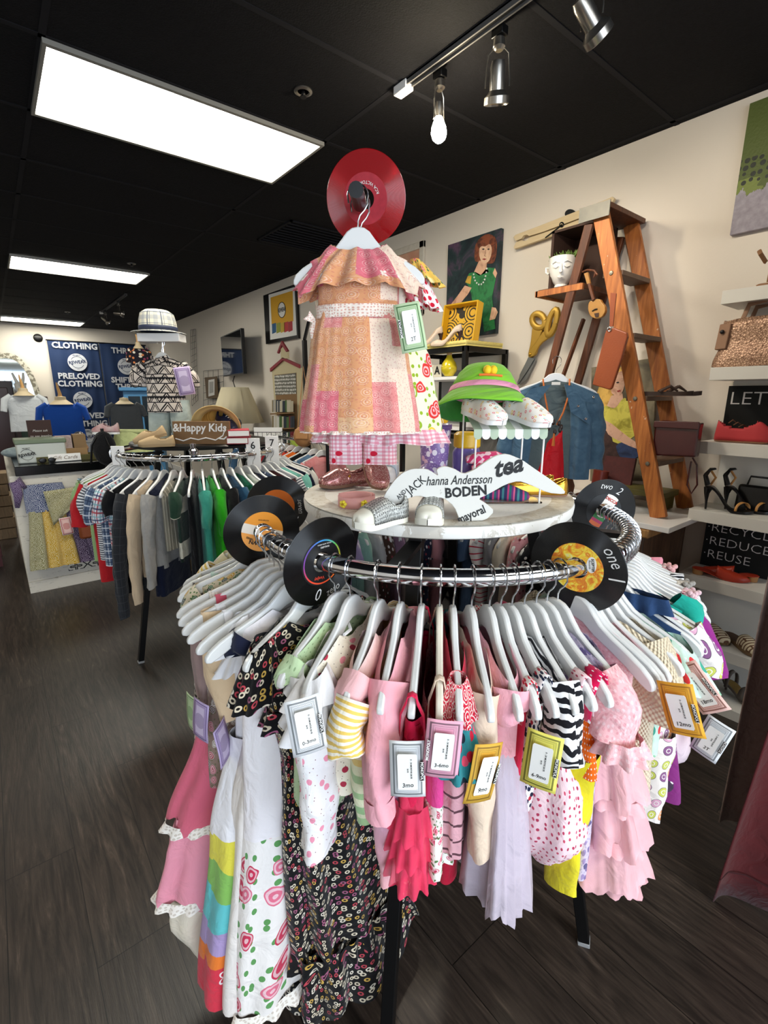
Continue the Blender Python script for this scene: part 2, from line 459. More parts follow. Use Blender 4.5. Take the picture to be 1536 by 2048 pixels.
# ---- track lights ----
SATIN = mat('satin_nickel', '#a9a49c', .28, .95)
TRACKM = mat('track_channel', '#6f6e6d', .45, .4)
def track(x, ya, yb, label):
    t = thing('track_rail', label, 'track light rail', (x, ya, CEIL))
    r = MB(); L = yb-ya
    r.box((-.014, L/2, -.012), (.006, L, .022)); r.box((.014, L/2, -.012), (.006, L, .022)); r.box((0, L/2, -.004), (.034, L, .006))
    r.build('channel', TRACKM, t, smooth=False)
    MB().box((0, L/2, -.012), (.02, L, .004)).build('slot', BLACKP, t, smooth=False)
    MB().box((0, 0 if ya > yb else 0, -.018), (.045, .08, .034)).build('end_feed', WHITEP, t, bevel=.003)
    return t
track(1.58, 1.84, -1.2, 'grey track rail running along the ceiling above the front rack')
track(1.6, 9.2, 7.4, 'far track rail on the ceiling near the back of the shop')
def spot_head(x, y, aim, label, lit=False, scale=1.0, fork=.11):
    """lamp head with a wire fork hung from the track"""
    t = thing('track_lamp', label, 'track light', (x, y, CEIL), group='track lamps')
    MB().box((0, 0, -.03), (.035, .05, .03)).build('adapter', BLACKP, t, bevel=.003)
    MB().lathe([(.008, -.04), (.02, -.05), (.022, -.075), (.012, -.085)]).build('swivel', SATIN, t)
    aim = Vector(aim).normalized(); c = Vector((0, 0, -.085-fork)); side = aim.cross(Vector((0,0,1)))
    if side.length < .05: side = Vector((1,.3,0))
    side.normalize()
    for s in (-1, 1):
        pts = [Vector((0,0,-.07))+side*s*.012, Vector((0,0,-.095))+side*s*.036, c+side*s*.043+Vector((0,0,.02)), c+side*s*.043]
        MB().tube(pts, .0022, 6).build('fork_arm', SATIN, t)
    M = M3(c, side, Vector((0,0,1)).cross(aim) if abs(aim.z) < .9 else (0,1,0))
    z = aim; y_ = z.cross(side); M = Matrix(((side.x, y_.x, z.x, c.x), (side.y, y_.y, z.y, c.y), (side.z, y_.z, z.z, c.z), (0,0,0,1)))
    if lit:
        MB().lathe([(.004,-.075),(.019,-.07),(.02,-.05),(.014,-.03),(.014,-.02)], M=M).build('socket', SATIN, t)
        MB().lathe([(.013,-.025),(.02,-.01),(.03,.015),(.032,.035),(.026,.055),(.012,.066),(.002,.068)], M=M, n=20).build('bulb', mat('lit_bulb', '#fff3df', .3, emit=(1,.86,.62), es=BULB_E), t, label='glowing warm bulb')
    else:
        MB().lathe([(.004,-.075),(.022,-.072),(.027,-.055),(.027,.01),(.036,.02),(.045,.028),(.045,.05),(.04,.052),(.036,.04),(.002,.032)], M=M, n=24).build('lamp_head', SATIN, t)
    return t, c
t, c = spot_head(1.62, 1.66, (.05, 0, -1), 'lit warm bare bulb hanging at the end of the ceiling track', lit=True, fork=.115)
spot_head(1.62, 1.36, (.3, .25, -1), 'satin lamp head hanging beside the lit bulb, unlit', fork=.11)
spot_head(1.62, 1.0, (.75, -.2, -.62), 'satin lamp head at the top right edge of the picture', fork=.09)
spot_head(1.6, 8.9, (.55, -.3, -.6), 'far track lamp pointing down, left of the pair', fork=.08)
spot_head(1.6, 7.9, (.9, -.4, -.1), 'far track lamp pointing sideways, right of the pair', fork=.1)
def ceil_disc(x, y, label, r=.04):
    t = thing('sprinkler', label, 'sprinkler', (x, y, CEIL))
    MB().lathe([(r, 0), (r, -.004), (r*.72, -.008), (r*.6, -.003)], capt=False).build('escutcheon', SATIN, t)
    MB().lathe([(.008, -.002), (.01, -.012), (.004, -.02), (.014, -.022), (.014, -.025)]).build('sprinkler_head', BLACKM, t)
ceil_disc(1.27, 2.15, 'small round ceiling sprinkler between the bright panel and the bulb')
p = atZ(263, 527, CEIL); ceil_disc(p.x, p.y, 'small ceiling sprinkler beside the second light panel')
p = atZ(135, 624, CEIL); ceil_disc(p.x, p.y, 'tiny ceiling sprinkler above the far light strip')
# light thrown by the three track lamps toward the wall
spot('track_lamp_beam', (1.70, 1.36, 2.56), (2.84, 1.9, 1.75), 11, math.radians(95), .8)
spot('track_lamp_beam', (1.72, .98, 2.60), (2.84, .9, 1.9), 9, math.radians(95), .8)
spot('track_lamp_beam', (1.62, 1.66, 2.44), (1.5, 1.5, 1.0), 14, math.radians(150), .9, rad=.05)
# dark vent patch on the ceiling
t = thing('ceiling_vent', 'dark ceiling vent panel behind the red record', 'ceiling vent', (2.0, 3.6, CEIL))
p0 = atZ(590, 470, CEIL)
t.location = (p0.x+.1, p0.y, CEIL)
v_ = MB()
for i in range(9): v_.box((0, -.24+i*.06, -.006), (.56, .012, .01), rot=(.5, 0, 0))
v_.build('louvre', GRIDM, t, smooth=False)
v_ = MB(); v_.box((0,-.29,-.004),(.6,.02,.01)); v_.box((0,.29,-.004),(.6,.02,.01)); v_.box((-.29,0,-.004),(.02,.6,.01)); v_.box((.29,0,-.004),(.02,.6,.01)); v_.build('frame', GRIDM, t, smooth=False)
# ================= CLOTHES BUILDERS =================
def hanger_meshes(hw=.175):
    k = hw/.175
    top = [(0,0),(.016,-.002),(.030,-.009),(.044,-.023),(.060,-.037),(.085,-.049),(.12,-.062),(.15,-.075),(.168,-.087),(.1755,-.097)]
    bot = [(.176,-.106),(.168,-.1095),(.152,-.104),(.12,-.088),(.085,-.074),(.05,-.062),(.022,-.047),(0,-.043)]
    right = [(x*k, z) for x, z in top+bot]; left = [(-x, z) for x, z in reversed(right[1:-1])]
    poly = right+left
    M = Matrix(((1,0,0,0),(0,0,-1,0),(0,1,0,-.055),(0,0,0,1)))
    return poly, M
_hp = {}
def make_hanger(label, loc=(0,0,0), rz=0.0, hw=.175, group=None, bar=False, m=None, cat='hanger', rot=None):
    key = (hw, bar)
    t = thing('clothes_hanger', label, cat, loc, rz, group, rot)
    if key not in _hp:
        poly, M = hanger_meshes(hw)
        b = MB().prism(poly, .011, M).build('hanger_body', m or WOODWHITE, t, bevel=.0028)
        pts = [(0,0,-.06),(0,0,-.044),(.004,0,-.034),(.013,0,-.025),(.0195,0,-.014)]
        for i in range(11):
            a = math.radians(-25+i*20); pts.append((.0205*math.cos(a), 0, .0015+.0205*math.sin(a)))
        pts.append((-.0185,0,-.012))
        h = MB().tube(pts, .0017, 7).build('hook', STEEL, t)
        parts = [b, h]
        if bar:
            w = .125*hw/.175
            parts.append(MB().tube([(-w,0,-.145),(-w+.01,0,-.162),(w-.01,0,-.162),(w,0,-.145)], .005, 8).build('trouser_bar', m or WOODWHITE, t))
        _hp[key] = parts
    else:
        for p in _hp[key]:
            c = p.copy(); COL.objects.link(c); c.parent = t
            if m and 'hook' not in p.name:
                c.data = p.data.copy(); c.data.materials.clear(); c.data.materials.append(m)
    return t
SH0 = -.070
def loft(root, name, m, rows, nf=5, amp=(.0, .012), seed=0, neck=None, slope=.42, sfade=.12, top=True, nA=56, hem=.0, label=None, dz=0.0, step=.022, pw=.85, fine=0.0, closed=False):
    """closed tube of cloth hung in the hanger plane; rows (drop, half width, half thickness[, x shift])"""
    rnd = random.Random(seed*77+5); ph = [rnd.uniform(0, 6.28) for _ in range(6)]
    d0 = rows[0][0]; d1 = rows[-1][0]; n = max(4, int((d1-d0)/step)+1)
    rows = [tuple(r)+(0,)*(4-len(r)) for r in rows]
    P = []; UV = []; UP = max(4*r[1]+2*r[2] for r in rows)*.95
    nf2 = nf+rnd.choice((1, 2, 3))
    for i in range(n+1):
        d = lerp(d0, d1, i/n); w, t, xo = interp(rows, d); tt = i/n
        A = lerp(amp[0], amp[1], tt)
        row = []; acc = 0; us = []
        for j in range(nA):
            a = 2*PI*j/nA; c = math.cos(a); s = math.sin(a)
            X = w*math.copysign(abs(c)**pw, c); Y = t*math.copysign(abs(s)**pw, s)
            r = .6*math.sin(nf*a+ph[0]+.7*math.sin(2*a+ph[1])+d*2)+.4*math.sin(nf2*a+ph[2]+d*5)
            r += .25*math.sin(9*d+ph[3]+2*a)
            if fine: r += fine*math.sin(31*a+ph[4])
            X += A*r*c*.7; Y += A*r*(.35+.65*abs(s))*(1 if s >= 0 else -1)
            fade = max(0, 1-(d)/sfade) if top else 0
            z = SH0-d-slope*abs(X+xo)*fade
            if neck and abs(X+xo) < neck[0]:
                z -= neck[1]*(1-(X/neck[0])**2)*max(0, 1-d/.07)*(1.0 if s > 0 else .55)
            if hem: z += hem*math.sin(nf*a+ph[2])*tt**3+hem*.5*math.sin(3*a+ph[1])*tt**2
            row.append(Vector((X+xo, Y, z+dz)))
        for j in range(nA):
            us.append(acc); acc += (row[(j+1) % nA]-row[j]).length
        us.append(acc)
        P.append(row); UV.append([(j/nA*UP, -d) for j in range(nA+1)])
    mb = MB().grid(P, UV, True)
    if closed: mb.cap(P[-1])
    return mb.build(name, m, root, label=label, angle=180)
def ruffle(root, m, d, w, t, h=.03, n=14, amp=.009, seed=0, xo=0.0, name='ruffle', flare=1.25, label=None, dz=0):
    rnd = random.Random(seed*13+1); ph = rnd.uniform(0, 6); nA = n*6; P = []; UV = []
    aa = [2*PI*j/720 for j in range(721)]; cum = [0]
    for p, q in zip(aa, aa[1:]): cum.append(cum[-1]+math.hypot(w*(math.cos(q)-math.cos(p)), t*(math.sin(q)-math.sin(p))))
    AR = []; k_ = 0
    for j in range(nA):
        while cum[k_] < cum[-1]*j/nA: k_ += 1
        AR.append(aa[k_])
    amp = min(amp, cum[-1]/n*.3)
    for i in range(5):
        tt = i/4; row = []
        for j in range(nA):
            a = AR[j]; b_ = 2*PI*j/nA; ex = (flare-1)*.05*tt
            r = amp*(.25+tt)*math.sin(n*b_+ph+.5*math.sin(3*b_+ph))
            row.append(Vector((xo+(w+ex+r)*math.cos(a), (t+ex+r)*math.sin(a), SH0-d-h*tt+.07*h*math.sin(round(n*.5)*b_+ph)*tt+dz)))
        P.append(row); UV.append([(j*.004, -d-h*tt) for j in range(nA+1)])
    return MB().grid(P, UV, True).build(name, m, root, label=label, angle=180)
def sleeve(root, m, side, x0, L, w0=.035, w1=.026, out=.35, t=.75, z0=None, cuff=None, seed=0, label=None, wav=.0022, n=14, name='sleeve', y=0.0):
    """cloth tube from the shoulder end; out = how much it leans outward"""
    rnd = random.Random(seed+3); ph = rnd.uniform(0, 6)
    z = (SH0-.42*x0-w0*.5) if z0 is None else z0
    pts = []; rs = []; fl = []
    N_ = max(6, int(L/.018))
    for i in range(N_+1):
        q = i/N_; dd = q*L
        o = out*L*(1-(1-min(1, q*1.3))**2)
        pts.append((side*(x0-.012+o), y+.004*math.sin(5*q+ph), z-dd*math.sqrt(max(.05, 1-min(.9, out)**2))))
        rs.append(lerp(w0, w1, q)+wav*math.sin(q*L*62+ph)); fl.append(t)
    P = []; UV = []; nA = 22; R_ = max(rs); ph2 = rnd.uniform(0, 6); acc = 0
    for i, p in enumerate(pts):
        q = i/N_; a0 = Vector(pts[max(0, i-1)]); a1 = Vector(pts[min(N_, i+1)]); dv = (a1-a0).normalized()
        xx = Vector((1,0,0)); xx = (xx-dv*xx.dot(dv)).normalized(); yy = dv.cross(xx); row = []
        if i: acc += (Vector(p)-Vector(pts[i-1])).length
        for j in range(nA):
            a = 2*PI*j/nA; f = 1+(.04+.09*q)*math.sin(3*a+ph2+4*q)+.05*math.sin(5*a+ph+9*q)
            row.append(Vector(p)+xx*rs[i]*f*math.cos(a)+yy*rs[i]*t*f*math.sin(a)+Vector((0,0,(.12*w1*math.sin(2*a+ph) if i == N_ else 0))))
        P.append(row); UV.append([(j/nA*6*R_, -acc) for j in range(nA+1)])
    mb = MB().grid(P, UV, True)
    o = mb.build(name, m, root, label=label, angle=180)
    if cuff:
        MB().tube(pts[-3:], [w1*1.08]*3, 18, cap=False, flat=t, ref=(1,0,0)).build('cuff', cuff, o, angle=180)
    return o
def strap(root, m, x, d_end, w=.012, y=.016, seed=0, x1=None, label=None, name='strap', up=0.0):
    """ribbon looped over the hanger arm, front and back"""
    x1 = x if x1 is None else x1
    ztop = SH0-.42*abs(x)+.006+up
    P = []
    pts = [(x1, -y, SH0-d_end), (lerp(x, x1, .3), -y*.9, lerp(ztop, SH0-d_end, .4)), (x, -.009, ztop-.012), (x, -.007, ztop-.001), (x, .0, ztop+.003), (x, .007, ztop-.001), (x, .009, ztop-.012), (lerp(x, x1, .3), y*.9, lerp(ztop, SH0-d_end, .4)), (x1, y, SH0-d_end)]
    for p in pts: P.append([(p[0]-w/2, p[1], p[2]), (p[0]-w/6, p[1]*1.06, p[2]), (p[0]+w/6, p[1]*1.06, p[2]), (p[0]+w/2, p[1], p[2])])
    UV = [[(j*w/3, -i*.02) for j in range(4)] for i in range(len(pts))]
    return MB().grid(P, UV).build(name, m, root, angle=180, solid=.0016, label=label)
def flutter(root, m, side, x0, h=.05, w=.05, t=.032, n=9, seed=0, z=None, label=None, amp=.007, dx=0.01):
    """gathered flutter sleeve: small flared frill round the shoulder end"""
    rnd = random.Random(seed+11); ph = rnd.uniform(0, 6); nA = 54; P = []; UV = []
    z = SH0-.42*x0+.008 if z is None else z
    for i in range(7):
        q = i/6; row = []
        for j in range(nA):
            a = 2*PI*j/nA; r = amp*q*math.sin(n*a+ph)
            row.append(Vector((side*(x0+dx*q*2+(lerp(w*.5, w, q)+r)*math.cos(a)), (lerp(t*.45, t, q**.7)+r)*math.sin(a), z-h*q-.35*max(0, w*math.cos(a))+.2*amp*math.sin(n*a+ph)*q)))
        P.append(row); UV.append([(j*.005, -h*q) for j in range(nA+1)])
    return MB().grid(P, UV, True).build('sleeve', m, root, label=label, angle=180)

# ---------- price tags made from toy banknotes ----------
def tag_mat(nm, paper, ink, pale):
    def f(n):
        s = n.sep(n.uv); W, H = .052, .092
        dx = n.m('MINIMUM', s[0], n.m('SUBTRACT', W, s[0])); dy = n.m('MINIMUM', s[1], n.m('SUBTRACT', H, s[1]))
        d = n.m('MINIMUM', dx, dy); o = lin(pale)
        o = n.mix(n.lt(d, .0128), o, ink)
        o = n.mix(n.lt(d, .0122), o, paper)
        o = n.mix(n.lt(d, .0112), o, n.mix(n.gt(n.m('SINE', n.m('MULTIPLY', n.m('ADD', s[0], s[1]), 3200.0)), 0), ink, paper))
        o = n.mix(n.lt(d, .0082), o, paper)
        o = n.mix(n.lt(d, .0072), o, ink)
        o = n.mix(n.lt(d, .0044), o, paper)
        cx = n.m('SUBTRACT', s[0], W/2); cy = n.m('SUBTRACT', s[1], H/2)
        r = n.m('SQRT', n.m('ADD', n.m('MULTIPLY', cx, cx), n.m('MULTIPLY', cy, cy)))
        o = n.mix(n.m('MULTIPLY', n.m('MULTIPLY', n.lt(r, .0175), n.gt(d, .0128)), .5), o, ink)
        o = n.mix(n.lt(r, .0160), o, pale) if False else o
        return o
    return mat('note_'+nm, f, .7, coord='UV', bump=(500, .05))
NOTES = {'grey': ('#e2e3e4', '#7f8283', '#c9cbcc'), 'pink': ('#eba9bd', '#7d5966', '#d894aa'), 'yellow': ('#e6dc66', '#77762c', '#d8cf60'),
         'gold': ('#d9a93c', '#8e6a1c', '#cf9a2c'), 'orange': ('#e8a92f', '#a9711a', '#dd9c2c'), 'purple': ('#b9a5c9', '#75608a', '#c8b8d2'), 'green': ('#c5d9b0', '#5d7f54', '#b6cda0'),
         'blue': ('#b5d6dc', '#5f8a96', '#a7c9d0'), 'mint': ('#cfe3d2', '#7fa08a', '#c2d8c6'), 'rose': ('#e3b9ad', '#8a5c50', '#d8aa9e'), 'red': ('#e9d6d3', '#b3322e', '#e6bfb8')}
NM = {k: tag_mat(k, *v) for k, v in NOTES.items()}
def price_tag(root, p, colour, hand='', turn=0.0, yaw=0.0, tilt=0.0, brand=1, detail=True, bend=.004, sc=1.0):
    """banknote price tag at world point p, facing the camera side turned by yaw; turn = in-plane rotation in degrees"""
    p = Vector(p); W, H = .052, .092
    d = Vector((-p.x, -p.y, 0)); az = math.atan2(d.y, d.x)+math.radians(yaw)
    nrm = Vector((math.cos(az), math.sin(az), math.tan(math.radians(tilt)))).normalized()
    up = Vector((0,0,1)); x = up.cross(nrm).normalized(); y = nrm.cross(x)
    a = math.radians(turn); x, y = x*math.cos(a)+y*math.sin(a), y*math.cos(a)-x*math.sin(a)
    M = Matrix(((x.x*sc,y.x*sc,nrm.x*sc,p.x),(x.y*sc,y.y*sc,nrm.y*sc,p.y),(x.z*sc,y.z*sc,nrm.z*sc,p.z),(0,0,0,1)))
    P = []; UV = []; 
    for i in range(9):
        v = i/8; zz = bend*math.sin(v*3.0+1)
        P.append([(-W/2+W*j/4, -H/2+H*v, zz+bend*.5*math.sin(j*.8)) for j in range(5)]); UV.append([(W*j/4, H*v) for j in range(5)])
    c = MB().grid(P, UV).build('price_tag', NM[colour], root, mw=M, solid=.0006, angle=180)
    if not detail: return c
    z = bend*1.0+bend*.5+.0012
    s = MB(); q = [(-.013,-.031),(.013,-.031),(.0145,-.028),(.0145,.028),(.013,.031),(-.013,.031),(-.0145,.028),(-.0145,-.028)]
    s.prism(q, .0004, z0=z); st = s.build('sticker', PAPER, c, smooth=False)
    text('0 - 24 MONTHS $4.95', .0036, INK, st, loc=(.0055, .006, z+.0008), rot=(0,0,-PI/2), ext=.0001, bold=.004)
    text('$4.95', .003, INK, st, loc=(.0005, .003, z+.0008), rot=(0,0,-PI/2), ext=.0001)
    if hand: text(hand, .0105 if len(hand) < 5 else .0088, INK, st, loc=(0, -.0225, z+.0008), rot=(0,0,.08), ext=.0001, shear=.15, sx=.9)
    lz = bend*1.2+.0014
    b = MB().prism([(-.0155,-.003),(.0155,-.003),(.0155,.003),(-.0155,.003)], .0003, z0=0).build('brand_strip', mat('strip_'+colour, NOTES[colour][1], .7) if colour in ('pink',) else INK, c, smooth=False, loc=(brand*.0212, .0, lz), rot=(0,0,-brand*PI/2))
    text('MONOPOLY', .0062, PAPER, b, loc=(0, 0, .0006), ext=.0001, bold=.02)
    return c
# ---------- records ----------
def vinyl_f(n):
    s = n.sep(n.uv); r = n.m('SQRT', n.m('ADD', n.m('MULTIPLY', s[0], s[0]), n.m('MULTIPLY', s[1], s[1])))
    return n.bump(n.m('SINE', n.m('MULTIPLY', r, 5200.0)), .35, .0006)
VINYL = mat('black_vinyl', '#060607', .22, bump=vinyl_f, spec=.6)
REDV = mat('red_vinyl', '#a4000f', .14, bump=vinyl_f, trans=.3, spec=.7, coat=.4)
def ring_mesh(r0, r1, z0, z1, n=64):
    return MB().lathe([(r0, z0), (r1-.001, z0), (r1, (z0+z1)/2), (r1-.001, z1), (r0, z1), (r0, z0)], n=n, capb=False, capt=False)
def record(label, p, az, tilt, vinyl, labelf, texts=(), hand=(), group='record dividers on the rail', name='vinyl_record', roll=0.0, hole=.0205):
    """disc threaded on the rail at p; az = azimuth its face looks to"""
    t = thing(name, label, 'record', p, group=group)
    nrm = Vector((math.cos(az), math.sin(az), math.tan(tilt))).normalized(); x = Vector((0,0,1)).cross(nrm).normalized(); y = nrm.cross(x)
    M = Matrix(((x.x,y.x,nrm.x),(x.y,y.y,nrm.y),(x.z,y.z,nrm.z))) @ Matrix.Rotation(roll, 3, 'Z')
    t.rotation_euler = M.to_euler()
    ring_mesh(hole, .0875, -.0008, .0008).build('disc', vinyl, t)
    if labelf: ring_mesh(hole, .0485, -.0011, .0011).build('paper_label', mat('rl_'+label, labelf, .5), t)
    for s, sz, x, y, r, m, kw in texts: text(s, sz, m, t, loc=(x, y, .0022), rot=(0,0,math.radians(r)), ext=.0001, name='label_lettering', **kw)
    for s, sz, x, y, r in hand: text(s, sz, CHALK, t, loc=(x, y, .0012), rot=(0,0,math.radians(r)), ext=.0001, shear=.25, name='handwriting', sx=.85, bold=-.005)
    return t
# ================= FRONT ROUND RACK =================
C1 = Vector((.885, .875, 0)); R1 = .457; RZ = 1.213
def ring_rail(root, R, z, r=.0165, n=72):
    P = []
    for i in range(n):
        a = 2*PI*i/n; P.append([( (R+r*math.cos(b))*math.cos(a), (R+r*math.cos(b))*math.sin(a), z+r*math.sin(b)) for b in (2*PI*j/16 for j in range(16))])
    P.append(P[0]); return MB().grid(P, [[(j*.01, i*.01) for j in range(17)] for i in range(n+1)], True).build('rail', CHROME, root)
def round_rack(label, C, R, z, phis, rt, group=None, leg_in=.24, tw=.028):
    t = thing('round_clothes_rack', label, 'clothes rack', (C.x, C.y, 0), group=group)
    ring_rail(t, R, z)
    for ph in phis:
        a = math.radians(ph); d = Vector((math.cos(a), math.sin(a), 0))
        l = MB().bar(d*leg_in+Vector((0,0,z+.02)), d*(R+.012)+Vector((0,0,.012)), .03, .03, up=d).build('leg', BLACKM, t, bevel=.002)
        MB().bar(d*(R+.011)+Vector((0,0,.014)), d*(R+.013)+Vector((0,0,.0)), .032, .032, up=d).build('foot_cap', mat('grey_foot','#9a9a9a',.5), l, bevel=.002)
        MB().bar(d*(leg_in-.02)+Vector((0,0,z-.004)), d*(R-.012)+Vector((0,0,z-.004)), .03, .012).build('rail_bracket', BLACKM, t)
    c = MB()
    a0 = [Vector((math.cos(math.radians(p)), math.sin(math.radians(p)), 0)) for p in phis]
    c.bar(a0[0]*.3+Vector((0,0,.87)), a0[2]*.3+Vector((0,0,.87)), .025, .025); c.bar(a0[1]*.3+Vector((0,0,.87)), a0[3]*.3+Vector((0,0,.87)), .025, .025)
    c.build('cross_brace', BLACKM, t)
    return t
round_rack('front round chrome rail clothes rack on black legs holding baby clothes', C1, R1, RZ, (297, 214, 117, 34), .35)

# worn white round tabletop
def top_col(n):
    s = n.sep(n.uv); r = n.m('SQRT', n.m('ADD', n.m('MULTIPLY', s[0], s[0]), n.m('MULTIPLY', s[1], s[1])))
    a = n.noise(n.uv, 9, 6, .7, 1.0); k = n.m('MULTIPLY', n.gt(r, .285), n.gt(a, .56))
    o = n.mix(n.m('MULTIPLY', k, .55), '#e6e4de', '#a89c88')
    sc = n.noise(n.scale(n.uv, (5, 40, 5)), 4, 4, .7)
    return n.mix(n.m('MULTIPLY', n.gt(sc, .62), .35), o, '#9b9183')
TT = RZ+.062
tt = thing('round_tabletop', 'worn white round tabletop resting over the front rack', 'tabletop', (C1.x-.012, C1.y+.0, TT))
MB().lathe([(0.001, 0), (.325, 0), (.338, -.003), (.34, -.01), (.338, -.026), (.33, -.03), (0.001, -.03)], n=80).build('top', mat('worn_white_wood', top_col, .5), tt)
MB().lathe([(.338, .0005), (.289, .0008), (.287, .0)], n=80, capb=False, capt=False).build('rim_band', mat('worn_white_rim', lambda n: n.ramp(n.noise(n.uv, 26, 6, .7, 2.0), [(.42, '#e4e1d8'), (.6, '#cdc6b6'), (.7, '#8c806c')]), .5), tt)

FRONT = []
def place(phi, R=R1, C=C1, jit=0.0, z=RZ):
    a = math.radians(phi)
    return Vector((C.x+R*math.cos(a), C.y+R*math.sin(a), z)), a+math.radians(jit)
def gar(phi, name, label, short, jit=0.0, hw=.168, bar=False, cat='baby clothes', group='baby clothes on the front rack', hmat=None, C=C1, R=R1, z=RZ, dz=0, hg='hangers on the front rack'):
    loc, rz = place(phi, R, C, jit, z)
    make_hanger('white hanger holding the '+short, loc, rz, hw, hg, bar, hmat)
    return thing(name, label, cat, loc, rz, group)

# --- fabrics of the front rack ---
F_ = {}
F_['blackfl'] = fab('black_daisy_print', p_dots('#0d0c0e', ['#d8cbb2', '#cdbfa6', '#c9a24e', '#b8434e', '#d8cbb2', '#a05a78', '#e0d6c4'], .0155, .33, .75, '#1a1412', .15))
F_['hearts'] = fab('white_hearts_print', lambda n: p_dots('#f3f0ef', ['#f09ab0'], .038, .17, 1.0)(n, p_dots('#f3f0ef', ['#7c3a48'], .017, .06, 1.0)(n)))
F_['creamhearts'] = fab('cream_hearts_print', lambda n: p_dots('#efe6d3', ['#f09aa6', '#b0334a'], .04, .17, 1.0)(n, p_dots('#efe6d3', ['#6a5a56'], .016, .06, 1.0)(n)))
F_['white'] = fab('white_cotton', '#efedee')
F_['cream'] = fab('cream_cotton', '#e9dfcb')
F_['palegreen'] = fab('pale_green_eyelet', p_dots('#bcd3a8', ['#8da67c'], .012, .14, .2))
F_['yelstripe'] = fab('yellow_stripe_knit', p_stripe([(0, '#e9c667'), (.5, '#f6efe0')], .0085))
F_['grnstripe'] = fab('green_yellow_stripe_knit', p_bands([(0, '#f1c9c3'), (.05, '#ecd48e'), (.14, '#efe3c2'), (.155, '#e7cb78'), (.17, '#efe3c2'), (.19, '#e7cb78'), (.205, '#efe3c2'), (.225, '#e2c97c'), (.24, '#dfe2bd'), (.26, '#a9c793'), (.275, '#dfe2bd'), (.295, '#a3c48e'), (.31, '#dfe2bd'), (.33, '#98bd88'), (.35, '#d5d9b4'), (.36, '#a3c48e')]))
F_['blush'] = fab('blush_pink_jersey', '#eeb9bb')
F_['pinkjersey'] = fab('pink_jersey', p_var('#f0a3ae', '#eeb0ba', 8))
F_['hotpink'] = fab('hot_pink_cotton', '#df1f4e')
F_['tullehot'] = fab('hot_pink_tulle', p_var('#ee4a6a', '#e8325a', 30), alpha=.8)
F_['patch'] = fab('patchwork_flower_print', lambda n: n.mix(n.gt(n.sep(n.uv)[1], -.28), p_floral('#f1ece2', ['#d8486b', '#c23a58', '#e88aa0'], .022, .3)(n), n.mix(n.gt(n.sep(n.uv)[1], -.19), '#e84c97', p_dots('#e7b3b4', ['#7a3c4a', '#f2e0da'], .016, .36, .9, '#e7b3b4', .26)(n))))
F_['redband'] = fab('red_bandana_print', p_bandana('#c8213c', '#f1e9e2', .02))
F_['teal'] = fab('teal_red_print', p_dots('#2f7f86', ['#c8213c', '#1d2a36', '#e4506a'], .02, .34, 1))
F_['red'] = fab('red_jersey', '#c3173a')
F_['greywrite'] = fab('pink_script_print', p_stripe([(0, '#d9a3ac'), (.85, '#5d3b44')], .03, 1, .02))
F_['beige'] = fab('beige_jersey', p_var('#e4cdb5', '#dcc4ae', 9))
F_['fuzzypink'] = fab('fuzzy_pink_fleece', p_var('#f3b3bd', '#eca2af', 90), wr=.8)
F_['lilactulle'] = fab('lilac_tulle', p_var('#cfc0cf', '#d9ccd8', 20), alpha=.72)
F_['leo'] = fab('navy_spot_print', p_dots('#efeae8', ['#1d2540', '#1d2540', '#1b2038', '#b3283c', '#1d2540'], .0125, .38, .8))
F_['zebra'] = fab('zebra_stripe_knit', lambda n: n.mix(n.gt(n.m('SINE', n.m('ADD', n.m('MULTIPLY', n.sep(n.uv)[1], 420.0), n.m('MULTIPLY', n.noise(n.uv, 22, 2), 16.0))), .0), '#14141a', '#f0eeee'))
F_['eyelet'] = fab('pink_eyelet', p_dots('#f5d5da', ['#b83a5a', '#c84a66'], .0145, .2, .55))
F_['heartstrap'] = fab('red_heart_print', p_dots('#f3e7e4', ['#d21f3a'], .014, .33, .7))
F_['lavfl'] = fab('lavender_flower_print', p_floral('#cdbfd6', ['#7a6a9c', '#9a86b4', '#5d5684'], .02, .32, '#a8a2c0', False))
F_['polka'] = fab('hot_pink_polka', p_dots('#dd1456', ['#f3eef0'], .016, .16, .0))
F_['orange'] = fab('orange_dot_cotton', p_dots('#ee6a12', ['#f7efe2'], .0095, .17, .0))
F_['yellow'] = fab('yellow_cotton', p_var('#e6d628', '#dccb1e', 14))
F_['pinklace'] = fab('pink_lace', p_dots('#f2b9bd', ['#e8a3aa', '#f6cdd0'], .008, .3, .6), wr=.8)
F_['pinktulle'] = fab('pale_pink_tulle', p_var('#f6c3c8', '#f3b6be', 20), alpha=.8)
F_['muslin'] = fab('beige_muslin', p_var('#e8d8bd', '#dfccac', 60), bump=lambda n: n.bump(n.m('MULTIPLY', n.m('SINE', n.m('MULTIPLY', n.sep(n.uv)[0], 620.0)), n.m('SINE', n.m('MULTIPLY', n.sep(n.uv)[1], 620.0))), .7, .003))
F_['melon'] = fab('mint_melon_print', lambda n: p_dots('#cfe0d3', ['#d83a3e', '#3f9a86', '#8bbf9c'], .034, .3, 1)(n, n.mix(n.noise(n.uv, 30, 3), '#dfe9df', '#9cc8b2')))
F_['denim'] = fab('navy_denim', p_var('#1d3354', '#27426a', 60))
